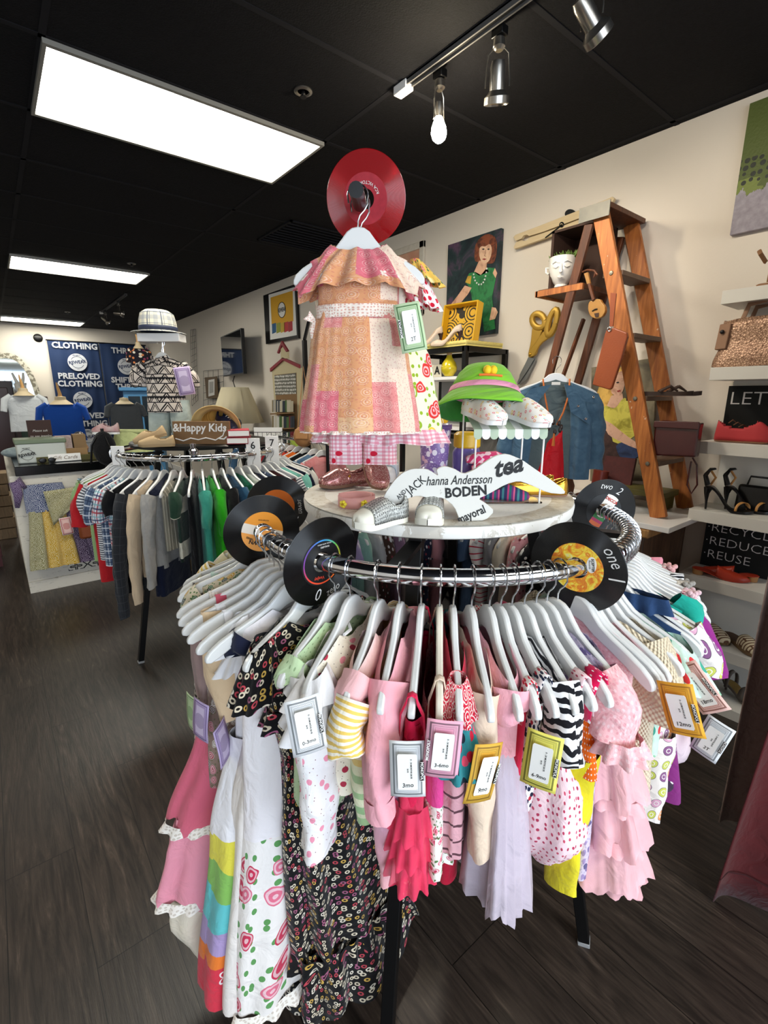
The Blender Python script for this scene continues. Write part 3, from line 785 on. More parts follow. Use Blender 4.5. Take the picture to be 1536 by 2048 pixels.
def rainbow_f(n):
    s = n.sep(n.uv); o = p_bands([(0, '#efecee'), (.54, '#e3d84e'), (.62, '#86bb5c'), (.705, '#62c0c4'), (.79, '#a893c0'), (.835, '#e3782c'), (.862, '#cf3346')], .10, 5)(n)
    for uc, vc, R_ in ((.165, -.915, .036), (.10, -.88, .022), (.235, -.70, .022)):
        x = n.m('SUBTRACT', s[0], uc); y = n.m('SUBTRACT', s[1], vc); r = n.m('SQRT', n.m('ADD', n.m('MULTIPLY', x, x), n.m('MULTIPLY', y, y))); th = n.m('ARCTAN2', y, x)
        e = n.m('MULTIPLY', R_, n.m('ADD', .45, n.m('MULTIPLY', n.m('ABSOLUTE', n.m('COSINE', n.m('MULTIPLY', th, 2.5))), .55)))
        o = n.mix(n.m('MAXIMUM', n.lt(n.m('ABSOLUTE', n.m('SUBTRACT', r, e)), .0022), n.lt(r, .008)), o, '#f3e9e9')
    return o
def retro(n):
    v = n.vor(n.uv, 1/.034, .15); d = v['Distance']; r = n.sep(v['Color'])[0]
    c = n.ramp(r, [(0, '#c9cf5e'), (.35, '#8a5a86'), (.6, '#eb9a5a'), (.8, '#dca7bf')], True)
    o = n.mix(n.lt(d, .36), '#efe7df', '#5b4a5c'); o = n.mix(n.lt(d, .33), o, c); o = n.mix(n.lt(d, .17), o, '#f2ece6'); return n.mix(n.lt(d, .12), o, c)
F_['rainbow'] = fab('rainbow_panel_print', rainbow_f)
F_['retro'] = fab('retro_circle_print', retro)
F_['splash'] = fab('splash_panel_print', lambda n: n.ramp(n.m('ADD', n.m('MULTIPLY', n.sep(n.uv)[1], -2.2), n.m('MULTIPLY', n.noise(n.uv, 14, 4, .7), .5)), [(0, '#1a9c8a'), (.3, '#202024'), (.36, '#8a1f58'), (.52, '#9d9a2e'), (.58, '#a8323a'), (.78, '#222226'), (.82, '#57b0b0'), (.86, '#6e1f62'), (1.0, '#7a2470')], True))
F_['purple'] = fab('plum_corduroy', lambda n: n.mix(n.m('MULTIPLY', n.gt(n.noise(n.uv, 11, 3), .6), n.lt(n.sep(n.uv)[1], -.36)), '#7d2a72', n.mix(n.gt(n.noise(n.uv, 60, 2), .58), '#4a3a50', '#efe9ee')))
F_['satin'] = fab('silver_pink_satin', p_var('#d9b3bf', '#e9dfe3', 9), rough=.38)
F_['rosewood'] = fab('rose_cotton', p_var('#d96c80', '#c95c72', 8))
F_['ltrose'] = fab('light_rose_cotton', p_var('#e898a8', '#e08c9e', 8))
F_['lace'] = fab('white_lace', p_dots('#efe9e0', ['#cfc4b8'], .006, .3, .5), wr=.9)
F_['brownfl'] = fab('brown_rose_print', p_floral('#8a7468', ['#9c3f44', '#b8606a', '#6a574c', '#a89a8a'], .028, .36, '#6f6a50'))
F_['roses'] = fab('white_rose_print', lambda n: n.mix(n.gt(n.sep(n.uv)[1], -.52), p_floral('#efe9e4', ['#d2385c', '#e0708a', '#c93052'], .085, .27, '#5f9a58')(n), '#efe9ea'))
F_['taupe'] = fab('peach_tan_cotton', p_var('#d9bf9c', '#cfb28e', 10))
F_['navy'] = fab('navy_jersey', '#1a1f36')
F_['mauvegauze'] = fab('mauve_gauze', p_var('#a58c86', '#8f7672', 16), alpha=.85)
F_['leoblk'] = fab('grey_leopard_print', p_dots('#cfc4bc', ['#17171c'], .012, .33, .95))
F_['mintknit'] = fab('pale_mint_cotton', '#b9cfc4')
F_['tanfloral'] = fab('tan_flower_print', p_floral('#d8cbb0', ['#4f7a52', '#d8a83a', '#3d4a40'], .02, .32))
F_['greyblouse'] = fab('grey_green_blouse', p_var('#b9b6a4', '#a9a894', 12))

def fr(phi, name, label, short, **k):
    if 148 < phi < 190: k.setdefault('hw', .198)
    return gar(phi, name, label, short, **k)
# ---- left side, from the back forwards ----
g = fr(146, 'blouse', 'pale cream and yellow baby top at the back left of the front rack', 'pale cream and yellow baby top', jit=4)
loft(g, 'body', F_['cream'], [(0,.13,.013),(.06,.125,.03),(.4,.14,.035)], neck=(.05,.03), seed=1)
sleeve(g, F_['yelstripe'], 1, .13, .06, .04, .045, .5, seed=1); sleeve(g, F_['yelstripe'], -1, .13, .06, .04, .045, .5, seed=1)
g = fr(150.5, 'romper', 'grey-green gathered baby blouse, second hanger from the back left', 'grey-green gathered blouse', jit=3)
loft(g, 'body', F_['greyblouse'], [(0,.15,.013),(.06,.15,.035),(.42,.16,.04)], neck=(.05,.03), seed=2)
sleeve(g, F_['greyblouse'], 1, .145, .05, .035, .035, .55, seed=2); sleeve(g, F_['greyblouse'], -1, .145, .10, .04, .05, .4, seed=2)
g = fr(154.5, 'dress', 'grey leopard print dress with pale blue strap on the left of the rack', 'grey leopard print dress', jit=3, bar=True)
strap(g, F_['mintknit'], .115, .07, .018); strap(g, F_['mintknit'], -.11, .07, .018)
loft(g, 'body', F_['leoblk'], [(.06,.16,.022,.01),(.18,.15,.035,.03),(.62,.16,.06,.05)], top=False, seed=3, amp=(.004,.014), nf=6)
price_tag(g, atF(384, 1425, 1.03), 'green', yaw=-70, turn=5, detail=False)
g = fr(158, 'romper', 'tan flowered romper end poking out beside the leopard dress', 'tan flowered romper', jit=3)
loft(g, 'body', F_['tanfloral'], [(0,.15,.013),(.06,.14,.03),(.36,.13,.035)], neck=(.05,.03), seed=4)
sleeve(g, F_['tanfloral'], 1, .145, .05, .035, .04, .5, seed=4); sleeve(g, F_['tanfloral'], -1, .145, .05, .035, .04, .5, seed=4)
g = fr(166.5, 'tiered_dress', 'rose pink three tier dress with white lace edges, leftmost long dress', 'rose pink tiered dress', jit=1, bar=True)
strap(g, F_['lace'], .12, .12, .02); strap(g, F_['lace'], -.12, .12, .02)
loft(g, 'bodice', F_['mauvegauze'], [(.08,.165,.022,.01),(.20,.15,.035,.03),(.30,.13,.04,.045)], top=False, seed=5)
loft(g, 'upper_tier', F_['rosewood'], [(.26,.115,.035),(.40,.15,.05,.03),(.60,.175,.062,.09)], top=False, seed=6, nf=7, amp=(.004,.018), hem=.01)
ruffle(g, F_['lace'], .595, .18, .066, .018, 20, .005, 1, xo=.09, name='lace_edge', label='white lace edge')
loft(g, 'middle_tier', F_['ltrose'], [(.585,.155,.055,.09),(.68,.165,.062,.11),(.80,.18,.068,.125)], top=False, seed=7, nf=8, amp=(.006,.02), hem=.012)
ruffle(g, F_['lace'], .795, .184, .072, .018, 22, .005, 2, xo=.125, name='lace_edge', label='white lace edge')
loft(g, 'lining', F_['cream'], [(.78,.15,.055,.125),(.90,.15,.055,.14),(.99,.11,.05,.14)], top=False, seed=8, nf=6, amp=(.006,.012), hem=.02, label='plain off white underskirt')
g = fr(170.5, 'long_dress', 'brown and rose flowered long dress with ruffled edges', 'brown rose flowered dress', jit=0)
strap(g, fab('red_ribbon', '#c9566a'), .11, .10, .022); strap(g, fab('red_ribbon', '#c9566a'), -.11, .10, .022)
loft(g, 'body', F_['brownfl'], [(.08,.14,.022,.01),(.2,.13,.03,.02),(.5,.15,.05,.02)], top=False, seed=9, nf=7, amp=(.004,.014))
ruffle(g, F_['brownfl'], .49, .15, .05, .05, 16, .01, 3)
loft(g, 'skirt', F_['brownfl'], [(.5,.14,.045),(.8,.15,.055,.06),(1.0,.15,.055,.08)], top=False, seed=10, nf=8, amp=(.008,.018), hem=.02)
price_tag(g, atF(402, 1440, .90), 'purple', '2T', yaw=-58, turn=-4, detail=False); price_tag(g, atF(445, 1485, .86), 'purple', '2T', yaw=62, turn=3, detail=False)
g = fr(174.5, 'dress', 'plain tan sleeveless top beside the brown flowered dress', 'plain tan sleeveless top', jit=0, bar=True)
strap(g, F_['white'], .12, .06, .02); strap(g, F_['white'], -.12, .06, .02)
loft(g, 'body', F_['taupe'], [(.05,.15,.022,.01),(.2,.15,.035,.02),(.30,.13,.035,.02)], top=False, seed=11)
loft(g, 'skirt', F_['white'], [(.28,.10,.03),(.6,.13,.04),(.9,.14,.045)], top=False, seed=30, nf=6)
g = fr(178.5, 'dress', 'white dress with rainbow hills, flower and red hem panel', 'white dress with the rainbow hem', jit=-1, bar=True)
strap(g, F_['white'], .118, .12, .018); strap(g, F_['white'], -.118, .12, .018)
flutter(g, F_['white'], 1, .10, .05, .035, .03, 7, 3, z=-.19); flutter(g, F_['white'], -1, .10, .05, .035, .03, 7, 3, z=-.19)
loft(g, 'bodice', F_['white'], [(.09,.115,.022),(.22,.11,.035),(.34,.115,.045)], top=False, seed=12, fine=.2)
sk = loft(g, 'skirt', F_['rainbow'], [(.33,.11,.045,.02),(.55,.14,.055,.05),(.97,.17,.07,.08)], top=False, seed=13, nf=6, amp=(.004,.014), hem=.006)
g = fr(183, 'dress', 'plain white long dress next to the rainbow dress', 'plain white long dress', jit=-1)
loft(g, 'body', F_['white'], [(0,.12,.013),(.06,.11,.03),(.3,.11,.04)], neck=(.06,.05), seed=14, nf=6, amp=(.003,.008))
flutter(g, F_['white'], 1, .11, .06, .04, .03, 7, 4); flutter(g, F_['white'], -1, .11, .06, .04, .03, 7, 4)
loft(g, 'skirt', fab('ivory_gauze', p_var('#ece6e0', '#e6ddd6', 9)), [(.29,.11,.04),(.5,.13,.05,.03),(.965,.15,.06,.07)], top=False, seed=15, nf=7, amp=(.004,.014), hem=.004)
g = fr(186.5, 'dress', 'white dress with pink rose print lower down and lacy hem', 'white dress with pink roses', jit=-1)
loft(g, 'body', F_['roses'], [(0,.13,.013),(.06,.12,.03),(.4,.12,.04,.02),(.96,.145,.045,.06)], neck=(.06,.05), seed=16, nf=6, amp=(.003,.012))
ruffle(g, F_['lace'], .955, .148, .05, .022, 16, .006, 5, xo=.06, name='lace_edge', label='lace hem')
sleeve(g, F_['navy'], 1, .12, .03, .04, .04, .3); sleeve(g, F_['navy'], -1, .12, .03, .04, .04, .3)
g = fr(192.5, 'long_dress', 'long black dress covered in tiny daisies reaching nearly to the floor', 'long black daisy dress', jit=2)
loft(g, 'bodice', F_['blackfl'], [(0,.145,.014),(.05,.14,.035),(.2,.115,.04),(.33,.10,.045,-.01)], neck=(.07,.05), seed=17, nf=6, amp=(.003,.01))
flutter(g, F_['blackfl'], 1, .125, .10, .05, .04, 9, 7); flutter(g, F_['blackfl'], -1, .135, .09, .055, .04, 9, 8)
ruffle(g, F_['blackfl'], .20, .122, .045, .04, 16, .008, 6)
loft(g, 'skirt', F_['blackfl'], [(.32,.10,.045,-.01),(.5,.13,.06,-.03),(.8,.16,.08,-.08),(.86,.165,.085,-.09)], top=False, seed=18, nf=8, amp=(.006,.02), hem=.02, nA=80)
ruffle(g, F_['blackfl'], .85, .18, .09, .05, 22, .012, 9, flare=1.1, xo=-.09)
loft(g, 'lower_tier', F_['blackfl'], [(.84,.16,.08,-.09),(1.04,.20,.11,-.12)], top=False, seed=19, nf=9, amp=(.01,.026), hem=.035, nA=80)
# ---- front ----
g = fr(200.3, 'romper', 'pale green eyelet baby romper hidden behind the hearts romper', 'pale green eyelet romper', jit=2)
loft(g, 'body', F_['palegreen'], [(0,.13,.013),(.06,.12,.03),(.36,.12,.04),(.42,.09,.03)], neck=(.05,.03), seed=20, hem=.02)
sleeve(g, F_['palegreen'], 1, .13, .03, .03, .03, .5); sleeve(g, F_['palegreen'], -1, .13, .03, .03, .03, .5)
g = fr(204.5, 'romper', 'white baby romper with pink hearts and frilled shoulder', 'white hearts romper', jit=4)
loft(g, 'body', F_['creamhearts'], [(0,.14,.014),(.05,.13,.035),(.16,.12,.045),(.26,.13,.05),(.33,.12,.045)], neck=(.065,.045), seed=21, nf=5)
for s in (1,): 
    sleeve(g, F_['hearts'], s, .125, .36, .045, .034, .03, t=.8, seed=3, y=-.012, name='leg', label='white leg with pink hearts')
    for k in range(2): flutter(g, F_['white'], s, .13, .045+.02*k, .045+.008*k, .04+.006*k, 8, 10+k, z=-.125-.03*k, amp=.010)
flutter(g, F_['white'], -1, .12, .04, .03, .03, 8, 12)
MB().tube([(.01,.0,-.105),(.04,.02,-.10),(.065,.02,-.098)], .003, 6).build('neck_binding', F_['white'], g)
price_tag(g, atF(612, 1451, .615), 'grey', '0-3mo', turn=6, yaw=8)
g = fr(211.5, 'romper', 'yellow and green striped baby romper with pink shoulders', 'yellow and green striped romper', jit=3)
loft(g, 'body', F_['grnstripe'], [(0,.13,.013),(.05,.12,.03),(.3,.115,.034),(.38,.10,.025)], neck=(.05,.04), seed=22, amp=(.002,.006))
sleeve(g, F_['blush'], 1, .125, .05, .034, .032, .45, t=.8, seed=4); s_ = sleeve(g, F_['yelstripe'], 1, .148, .075, .034, .036, .3, t=.85, seed=4, z0=-.165, label='yellow striped cuff end'); sleeve(g, F_['yelstripe'], -1, .12, .07, .034, .036, .45, t=.8, seed=4)
g = fr(216.6, 'sleepsuit', 'long pink jersey sleepsuit with open sleeve end', 'long pink sleepsuit', jit=3)
loft(g, 'body', F_['pinkjersey'], [(0,.14,.014),(.05,.13,.032),(.2,.12,.036),(.33,.12,.036)], neck=(.05,.035), seed=23, amp=(.002,.007))
sleeve(g, F_['pinkjersey'], 1, .12, .215, .038, .026, .24, t=.85, seed=5, cuff=F_['pinkjersey']); sleeve(g, F_['pinkjersey'], -1, .135, .2, .036, .026, .2, t=.8, seed=6)
for x in (.08, -.06): sleeve(g, fab('pink_to_lilac_jersey', lambda n: n.ramp(n.m('MULTIPLY', n.sep(n.uv)[1], -2.6), [(0, '#b9a7d8'), (.35, '#eab3c6'), (.7, '#f4b4b4')])) , 1, x+.012, .25, .042, .030, .04, t=.72, seed=7, z0=-.30, name='leg')
g = fr(221.5, 'ruffled_dress', 'hot pink dress with three tulle ruffle tiers at the hem', 'hot pink ruffled dress', jit=1)
strap(g, F_['hotpink'], .155, .15, .012, y=.02, x1=.14); strap(g, F_['hotpink'], -.12, .15, .012, y=.02)
loft(g, 'body', F_['hotpink'], [(.12,.145,.028),(.2,.14,.034),(.3,.13,.036)], top=False, seed=24, amp=(.002,.005))
for k in range(3): ruffle(g, F_['hotpink'], .11+.035*k, .148, .030, .028, 18, .006, 20+k, flare=1.08)
loft(g, 'underskirt', F_['tullehot'], [(.22,.13,.036),(.42,.155,.046)], top=False, seed=25, amp=(.006,.01), nf=9)
for k in range(3): ruffle(g, F_['tullehot'], .285+.047*k, .148+.004*k, .046+.003*k, .05, 34, .006, 30+k, flare=1.3, label='gathered tulle ruffle')
price_tag(g, atF(815, 1537, .60), 'grey', '3mo', turn=2, yaw=0)
g = fr(225.6, 'dress', 'patchwork strap dress with pink block and flowered hem', 'patchwork strap dress', jit=0, hmat=mat('cream_hanger', '#e4dccb', .35, coat=.3))
strap(g, fab('ecru_elastic', '#e3cdb6'), .125, .14, .013, y=.018); strap(g, fab('ecru_elastic', '#e3cdb6'), -.12, .14, .013, y=.018)
loft(g, 'body', F_['patch'], [(.12,.13,.024),(.25,.13,.030),(.35,.135,.032)], top=False, seed=26, amp=(.002,.004))
ruffle(g, fab('flower_voile', p_floral('#f1ece2', ['#c23a58', '#d8486b'], .022, .26)), .335, .14, .032, .075, 14, .008, 40, name='hem_frill', flare=1.16)
price_tag(g, atF(885, 1497, .595), 'pink', '3-6mo', turn=-4, yaw=4, brand=-1)
g = fr(228.6, 'top', 'red bandana print top with teal gathered flutter sleeve', 'red bandana top', jit=-1)
loft(g, 'body', F_['red'], [(0,.13,.013),(.06,.12,.022),(.3,.11,.024),(.48,.10,.022)], neck=(.05,.04), seed=27, amp=(.002,.004))
flutter(g, F_['redband'], 1, .12, .055, .026, .028, 7, 13, amp=.004); flutter(g, F_['teal'], 1, .14, .07, .034, .036, 9, 14, z=-.165, amp=.006); flutter(g, F_['teal'], -1, .12, .05, .03, .03, 9, 15)
loft(g, 'leg', F_['greywrite'], [(.22,.05,.022,.09),(.38,.045,.018,.09)], top=False, seed=28)
g = fr(232.6, 'cardigan', 'plain beige long baby cardigan hanging straight', 'plain beige cardigan', jit=0)
loft(g, 'body', F_['beige'], [(0,.14,.013),(.06,.13,.028),(.3,.12,.03)], neck=(.06,.05), seed=29, amp=(.002,.006))
sleeve(g, F_['beige'], 1, .125, .30, .030, .022, .06, t=.85, seed=8, wav=.002); sleeve(g, F_['beige'], -1, .13, .24, .032, .026, .08, seed=8)
g = fr(236.6, 'tulle_dress', 'fuzzy pink vest dress with long lilac tulle skirt', 'fuzzy pink and lilac tulle dress', jit=0)
loft(g, 'bodice', F_['fuzzypink'], [(0,.125,.02),(.05,.125,.034),(.2,.12,.036)], neck=(.055,.04), seed=31, amp=(.002,.005))
sleeve(g, F_['fuzzypink'], 1, .122, .05, .034, .03, .15, t=.9, wav=.003)
for k, (w, t_) in enumerate(((.13,.045),(.155,.05))): loft(g, 'skirt', F_['lilactulle'], [(.16,.11,.034),(.3,w,t_),(.44+.03*k,w+.02,t_+.012)], top=False, seed=32+k, nf=9, amp=(.004,.018), hem=.012, fine=.35, nA=90)
price_tag(g, atF(966, 1545, .60), 'gold', '9mo', turn=-14, yaw=38)
g = fr(239.2, 'top', 'red and white heart print strap top', 'red heart print strap top', jit=0)
strap(g, F_['heartstrap'], .13, .12, .02, y=.014); strap(g, F_['heartstrap'], -.12, .12, .02, y=.014)
loft(g, 'body', F_['red'], [(.10,.12,.016),(.34,.11,.018)], top=False, seed=34, amp=(.001,.003))
g = fr(241.8, 'leggings_set', 'white set with navy and red spot print, long narrow legs', 'navy spot print set', jit=0)
strap(g, F_['leo'], .12, .12, .03, y=.018); strap(g, F_['leo'], -.12, .12, .03, y=.018)
loft(g, 'body', F_['leo'], [(.10,.12,.024),(.26,.12,.028)], top=False, seed=35, amp=(.002,.004))
for x in (.07, -.06): sleeve(g, F_['leo'], 1, x+.012, .26, .04, .026, .02, t=.7, seed=9, z0=-.30, name='leg')
g = fr(244.8, 'top', 'black and white zebra striped baby top', 'zebra striped top', jit=0)
loft(g, 'body', F_['zebra'], [(0,.13,.013),(.06,.13,.024),(.26,.11,.026)], neck=(.05,.04), seed=36, amp=(.002,.004))
sleeve(g, F_['zebra'], 1, .125, .11, .036, .034, .3, t=.8, seed=10); sleeve(g, F_['zebra'], -1, .125, .09, .034, .032, .3, seed=10)
g = fr(247.8, 'romper', 'pink eyelet romper with elasticated leg opening and red lining', 'pink eyelet romper', jit=0)
strap(g, F_['eyelet'], .13, .12, .03, y=.02); strap(g, F_['eyelet'], -.12, .12, .03, y=.02)
loft(g, 'bodice', F_['eyelet'], [(.10,.12,.024),(.22,.12,.03)], top=False, seed=37, amp=(.002,.004))
loft(g, 'bloomer', F_['eyelet'], [(.2,.115,.032),(.28,.15,.058),(.37,.16,.064),(.44,.12,.05),(.47,.06,.03)], top=False, seed=38, nf=9, amp=(.004,.007), fine=.4)
price_tag(g, atF(1083, 1521, .605), 'yellow', '6-9mo', turn=-3, yaw=-6)
g = fr(250.6, 'trouser_set', 'orange dotted bib and bright yellow trousers with pink spot strap', 'orange and yellow trouser set', jit=0)
strap(g, F_['polka'], .13, .13, .034, y=.018); strap(g, F_['polka'], -.12, .13, .034, y=.018)
loft(g, 'bib', F_['orange'], [(.12,.125,.022),(.24,.15,.030)], top=False, seed=40, amp=(.002,.004))
for x in (.10, -.05): sleeve(g, F_['yellow'], 1, x+.012, .29, .046, .032, .02, t=.7, seed=11, z0=-.28, name='leg')
g = fr(253.6, 'dress', 'lavender flowered dress with pink lace sleeves', 'lavender flowered dress', jit=0)
loft(g, 'body', F_['lavfl'], [(0,.13,.013),(.06,.12,.026),(.48,.13,.034)], neck=(.055,.045), seed=41, nf=6, amp=(.002,.008))
sleeve(g, F_['pinklace'], 1, .12, .10, .036, .044, .35, t=.85, seed=12, wav=.005); ruffle(g, F_['pinklace'], .15, .03, .03, .03, 9, .007, 50, xo=.165); sleeve(g, F_['pinklace'], -1, .12, .08, .034, .04, .3, seed=12)
# ---- right side ----
g = fr(262, 'tulle_dress', 'pale pink tulle dress with layered flounces down the skirt', 'pale pink tulle dress', jit=0)
loft(g, 'bodice', F_['pinklace'], [(0,.12,.013),(.06,.11,.03),(.26,.11,.04)], neck=(.055,.045), seed=42)
for k in range(3): 
    loft(g, 'flounce', F_['pinktulle'], [(.22+.08*k,.115+.012*k,.045+.005*k),(.5 if k == 2 else .34+.09*k,.155+.015*k,.065+.012*k)], top=False, seed=43+k, nf=10, amp=(.005,.015), hem=.010, fine=.3, nA=90)
    ruffle(g, F_['pinktulle'], .335+.08*k, .15+.01*k, .062+.006*k, .018, 20, .006, 60+k)
price_tag(g, atF(1180, 1500, .72), 'blue', turn=3, yaw=-62, detail=False)
g = fr(267.5, 'top', 'beige crinkle muslin top with small rainbow motifs', 'beige muslin rainbow top', jit=0)
loft(g, 'body', F_['muslin'], [(0,.14,.014),(.05,.13,.035),(.22,.13,.045),(.36,.14,.05)], neck=(.06,.05), seed=46, nf=5, amp=(.003,.009))
s_ = sleeve(g, F_['muslin'], 1, .105, .12, .044, .056, .34, t=.6, seed=13)
sleeve(g, F_['muslin'], -1, .12, .12, .05, .06, .35, t=.6, seed=14)
sleeve(g, fab('beige_bloomer_check', p_plaid('#e6d8b8', [(0,.08,'#d3c19a',.6)], .012)), 1, .05, .24, .055, .05, .12, t=.7, seed=15, z0=-.26, name='leg')
TAN = mat('tan_motif', '#a8763a', .8)
def rainbow_motif(root, p, s=1.0, yaw=0):
    d = Vector((-p.x, -p.y, 0)).normalized(); a = math.radians(yaw); d = Vector((d.x*math.cos(a)-d.y*math.sin(a), d.x*math.sin(a)+d.y*math.cos(a), .1)).normalized(); x = Vector((0,0,1)).cross(d).normalized()
    m = MB()
    for r in (.006, .009, .012): m.tube([p+x*s*r*math.cos(t*PI/8)+x.cross(-d)*0+Vector((0,0,1))*s*r*math.sin(t*PI/8) for t in range(9)], .0009, 5)
    m.xf(XF(root).inverted()); m.build('rainbow_motif', TAN, root)
price_tag(g, atF(1258, 1515, .80), 'orange', turn=8, yaw=-55, detail=False)
g = fr(272, 'top', 'mint green top printed with red melon slices', 'mint melon print top', jit=0)
loft(g, 'body', F_['melon'], [(0,.14,.014),(.05,.13,.03),(.3,.13,.035)], neck=(.06,.05), seed=47)
flutter(g, F_['melon'], 1, .135, .07, .055, .035, 8, 16); flutter(g, F_['melon'], -1, .12, .05, .035, .03, 8, 17)
g = fr(276.5, 'top', 'navy blue gathered top with elasticated hem', 'navy gathered top', jit=0)
loft(g, 'body', F_['denim'], [(0,.14,.014),(.05,.135,.035),(.16,.15,.045),(.22,.13,.04)], neck=(.06,.04), seed=48, nf=8, amp=(.002,.008))
ruffle(g, F_['denim'], .0, .10, .016, .03, 14, .005, 70, xo=.0); ruffle(g, F_['denim'], .21, .13, .04, .02, 22, .005, 71)
loft(g, 'skirt', fab('sky_blue_cotton', '#7fa6b4'), [(.2,.10,.03),(.42,.10,.03)], top=False, seed=49)
price_tag(g, atF(1362, 1418, .665), 'orange', '12mo', turn=18, yaw=-8, tilt=-10)
g = fr(281, 'romper', 'white romper with retro circle and diamond print', 'retro print romper', jit=0)
loft(g, 'body', F_['retro'], [(0,.15,.014),(.05,.14,.03),(.25,.13,.04),(.32,.13,.045)], neck=(.06,.045), seed=50)
sleeve(g, F_['retro'], 1, .13, .07, .05, .045, .4, t=.6, seed=16)
for x in (.085, -.07): sleeve(g, F_['retro'], 1, x+.012, .22, .062, .04, .03, t=.65, seed=17, z0=-.37, name='leg')
price_tag(g, atF(1398, 1375, .74), 'rose', '18mo', turn=42, yaw=-10, tilt=-10, detail=True)
g = fr(286, 'dress', 'dress with teal, black and red splash bodice and plum skirt', 'splash print dress with plum skirt', jit=0)
loft(g, 'bodice', F_['splash'], [(0,.15,.014),(.05,.14,.035),(.3,.13,.045)], neck=(.06,.045), seed=51)
sleeve(g, fab('plum_satin', '#8a1f7c', rough=.6), 1, .13, .11, .036, .045, .35, t=.5, seed=18); sleeve(g, fab('teal_knot', '#1a9c8a'), 1, .11, .05, .022, .026, .6, t=.6, seed=19, z0=-.10)
loft(g, 'skirt', F_['purple'], [(.29,.13,.045),(.48,.165,.06)], top=False, seed=52, nf=6, amp=(.004,.01))
g = fr(291.5, 'bloomer_romper', 'shiny silver and pink baby romper with balloon legs', 'silver pink satin romper', jit=0)
strap(g, fab('pink_candy_stripe', p_stripe([(0,'#efc6cf'),(.5,'#f4e4e6')],.008,0)), .13, .13, .03, y=.02); strap(g, fab('pink_candy_stripe', '#efc6cf'), -.12, .13, .03, y=.02)
loft(g, 'body', F_['satin'], [(.11,.12,.03),(.22,.12,.035),(.32,.16,.06),(.42,.17,.065),(.47,.12,.05)], top=False, seed=53, nf=7, amp=(.003,.010))
ruffle(g, F_['pinklace'], .455, .125, .05, .02, 18, .005, 80, name='lace_edge')
price_tag(g, atF(1424, 1478, .86), 'grey', '2T', turn=-14, yaw=-12, detail=True)
for ph, nm, m1, sh, L in ((297.5, 'strap_top', F_['eyelet'], 'pink strap top with a beaded rosette', .34), (303, 'strap_top', F_['lace'], 'white lace strap top', .38), (308.5, 'top', F_['zebra'], 'navy and white striped top', .3), (314, 'top', fab('coral_rosette', p_dots('#f2b6b6', ['#d63a4c', '#f6efe8'], .012, .36, .9)), 'coral rosette top', .32), (320, 'top', F_['ltrose'], 'light rose baby top', .34)):
    g = fr(ph, nm, sh+' on the far right of the front rack', sh, jit=0)
    strap(g, m1, .13, .12, .03, y=.02); strap(g, m1, -.12, .12, .03, y=.02)
    loft(g, 'body', m1, [(.10,.12,.025),(.2,.12,.03),(L,.13,.035)], top=False, seed=int(ph))
    if ph in (297.5, 303, 314):
        rr = MB(); 
        for q in range(14): a = q*2.4; rr.sphere((.135+.014*math.cos(a)*(q/14)**.5, .012*math.sin(a), -.122+.004*math.sin(q*3)), .006, 8, 6)
        rr.build('rosette', m1, g)
# ---- far side, seen under the tabletop ----
back = [(334, 'dark red print romper', '#5a2028'), (345, 'black flowered top', '#17161a'), (354, 'pink rose print top', '#d99aa2'), (3, 'cream baby top', '#ddd2c0'), (11, 'grey striped top', '#8a8a90'), (19, 'white and red striped top', '#e6dedd'), (27.5, 'denim blue romper', '#4a607e'), (36, 'black baby dress', '#141316'), (44, 'dusty rose top', '#b98088'), (52, 'navy dotted dress', '#1d2236'), (60, 'ivory top', '#dcd6c8'), (68, 'mauve knitted top', '#8a6a80'), (76, 'brown print dress', '#4a342c'), (84, 'pale grey romper', '#b9b6b4'), (92, 'mint top', '#8fb8a8'), (100, 'lilac top', '#a898bc'), (108, 'blush dress', '#dcb2ac'), (116, 'charcoal top', '#2c2b30'), (137, 'ivory and yellow top', '#dfd9b8')]
for ph, sh, c in back:
    g = fr(ph, 'top', sh+' on the far side of the front rack', sh+' at the far side', jit=random.uniform(-3, 3))
    m = fab('far_'+c[1:], p_dots(c, ['#cfc7c2', '#8c3a44'], .02, .2, 1) if ph in (345, 354, 52, 76, 334) else c)
    if ph == 19: m = F_['redstripe'] = fab('red_white_stripe', p_stripe([(0, '#e6dedd'), (.8, '#c2324a')], .016))
    loft(g, 'body', m, [(0,.13,.013),(.06,.125,.03),(.42,.13,.035)], neck=(.05,.04), seed=int(ph))
    for s in (1, -1): sleeve(g, m, s, .125, .09, .036, .034, .35, t=.75, seed=int(ph), name='sleeve')
# spare empty hangers crowding the right of the rail
for i, ph in enumerate((259.8, 260.8, 264.6, 270, 279, 283.6, 288.6, 294.4, 300.4, 305.6, 311.4, 317, 323)):
    loc, rz = place(ph, jit=random.uniform(-3, 3))
    make_hanger('empty white hanger among the crowded hooks at the right of the front rack', loc, rz, .165, 'spare hangers on the crowded right side')

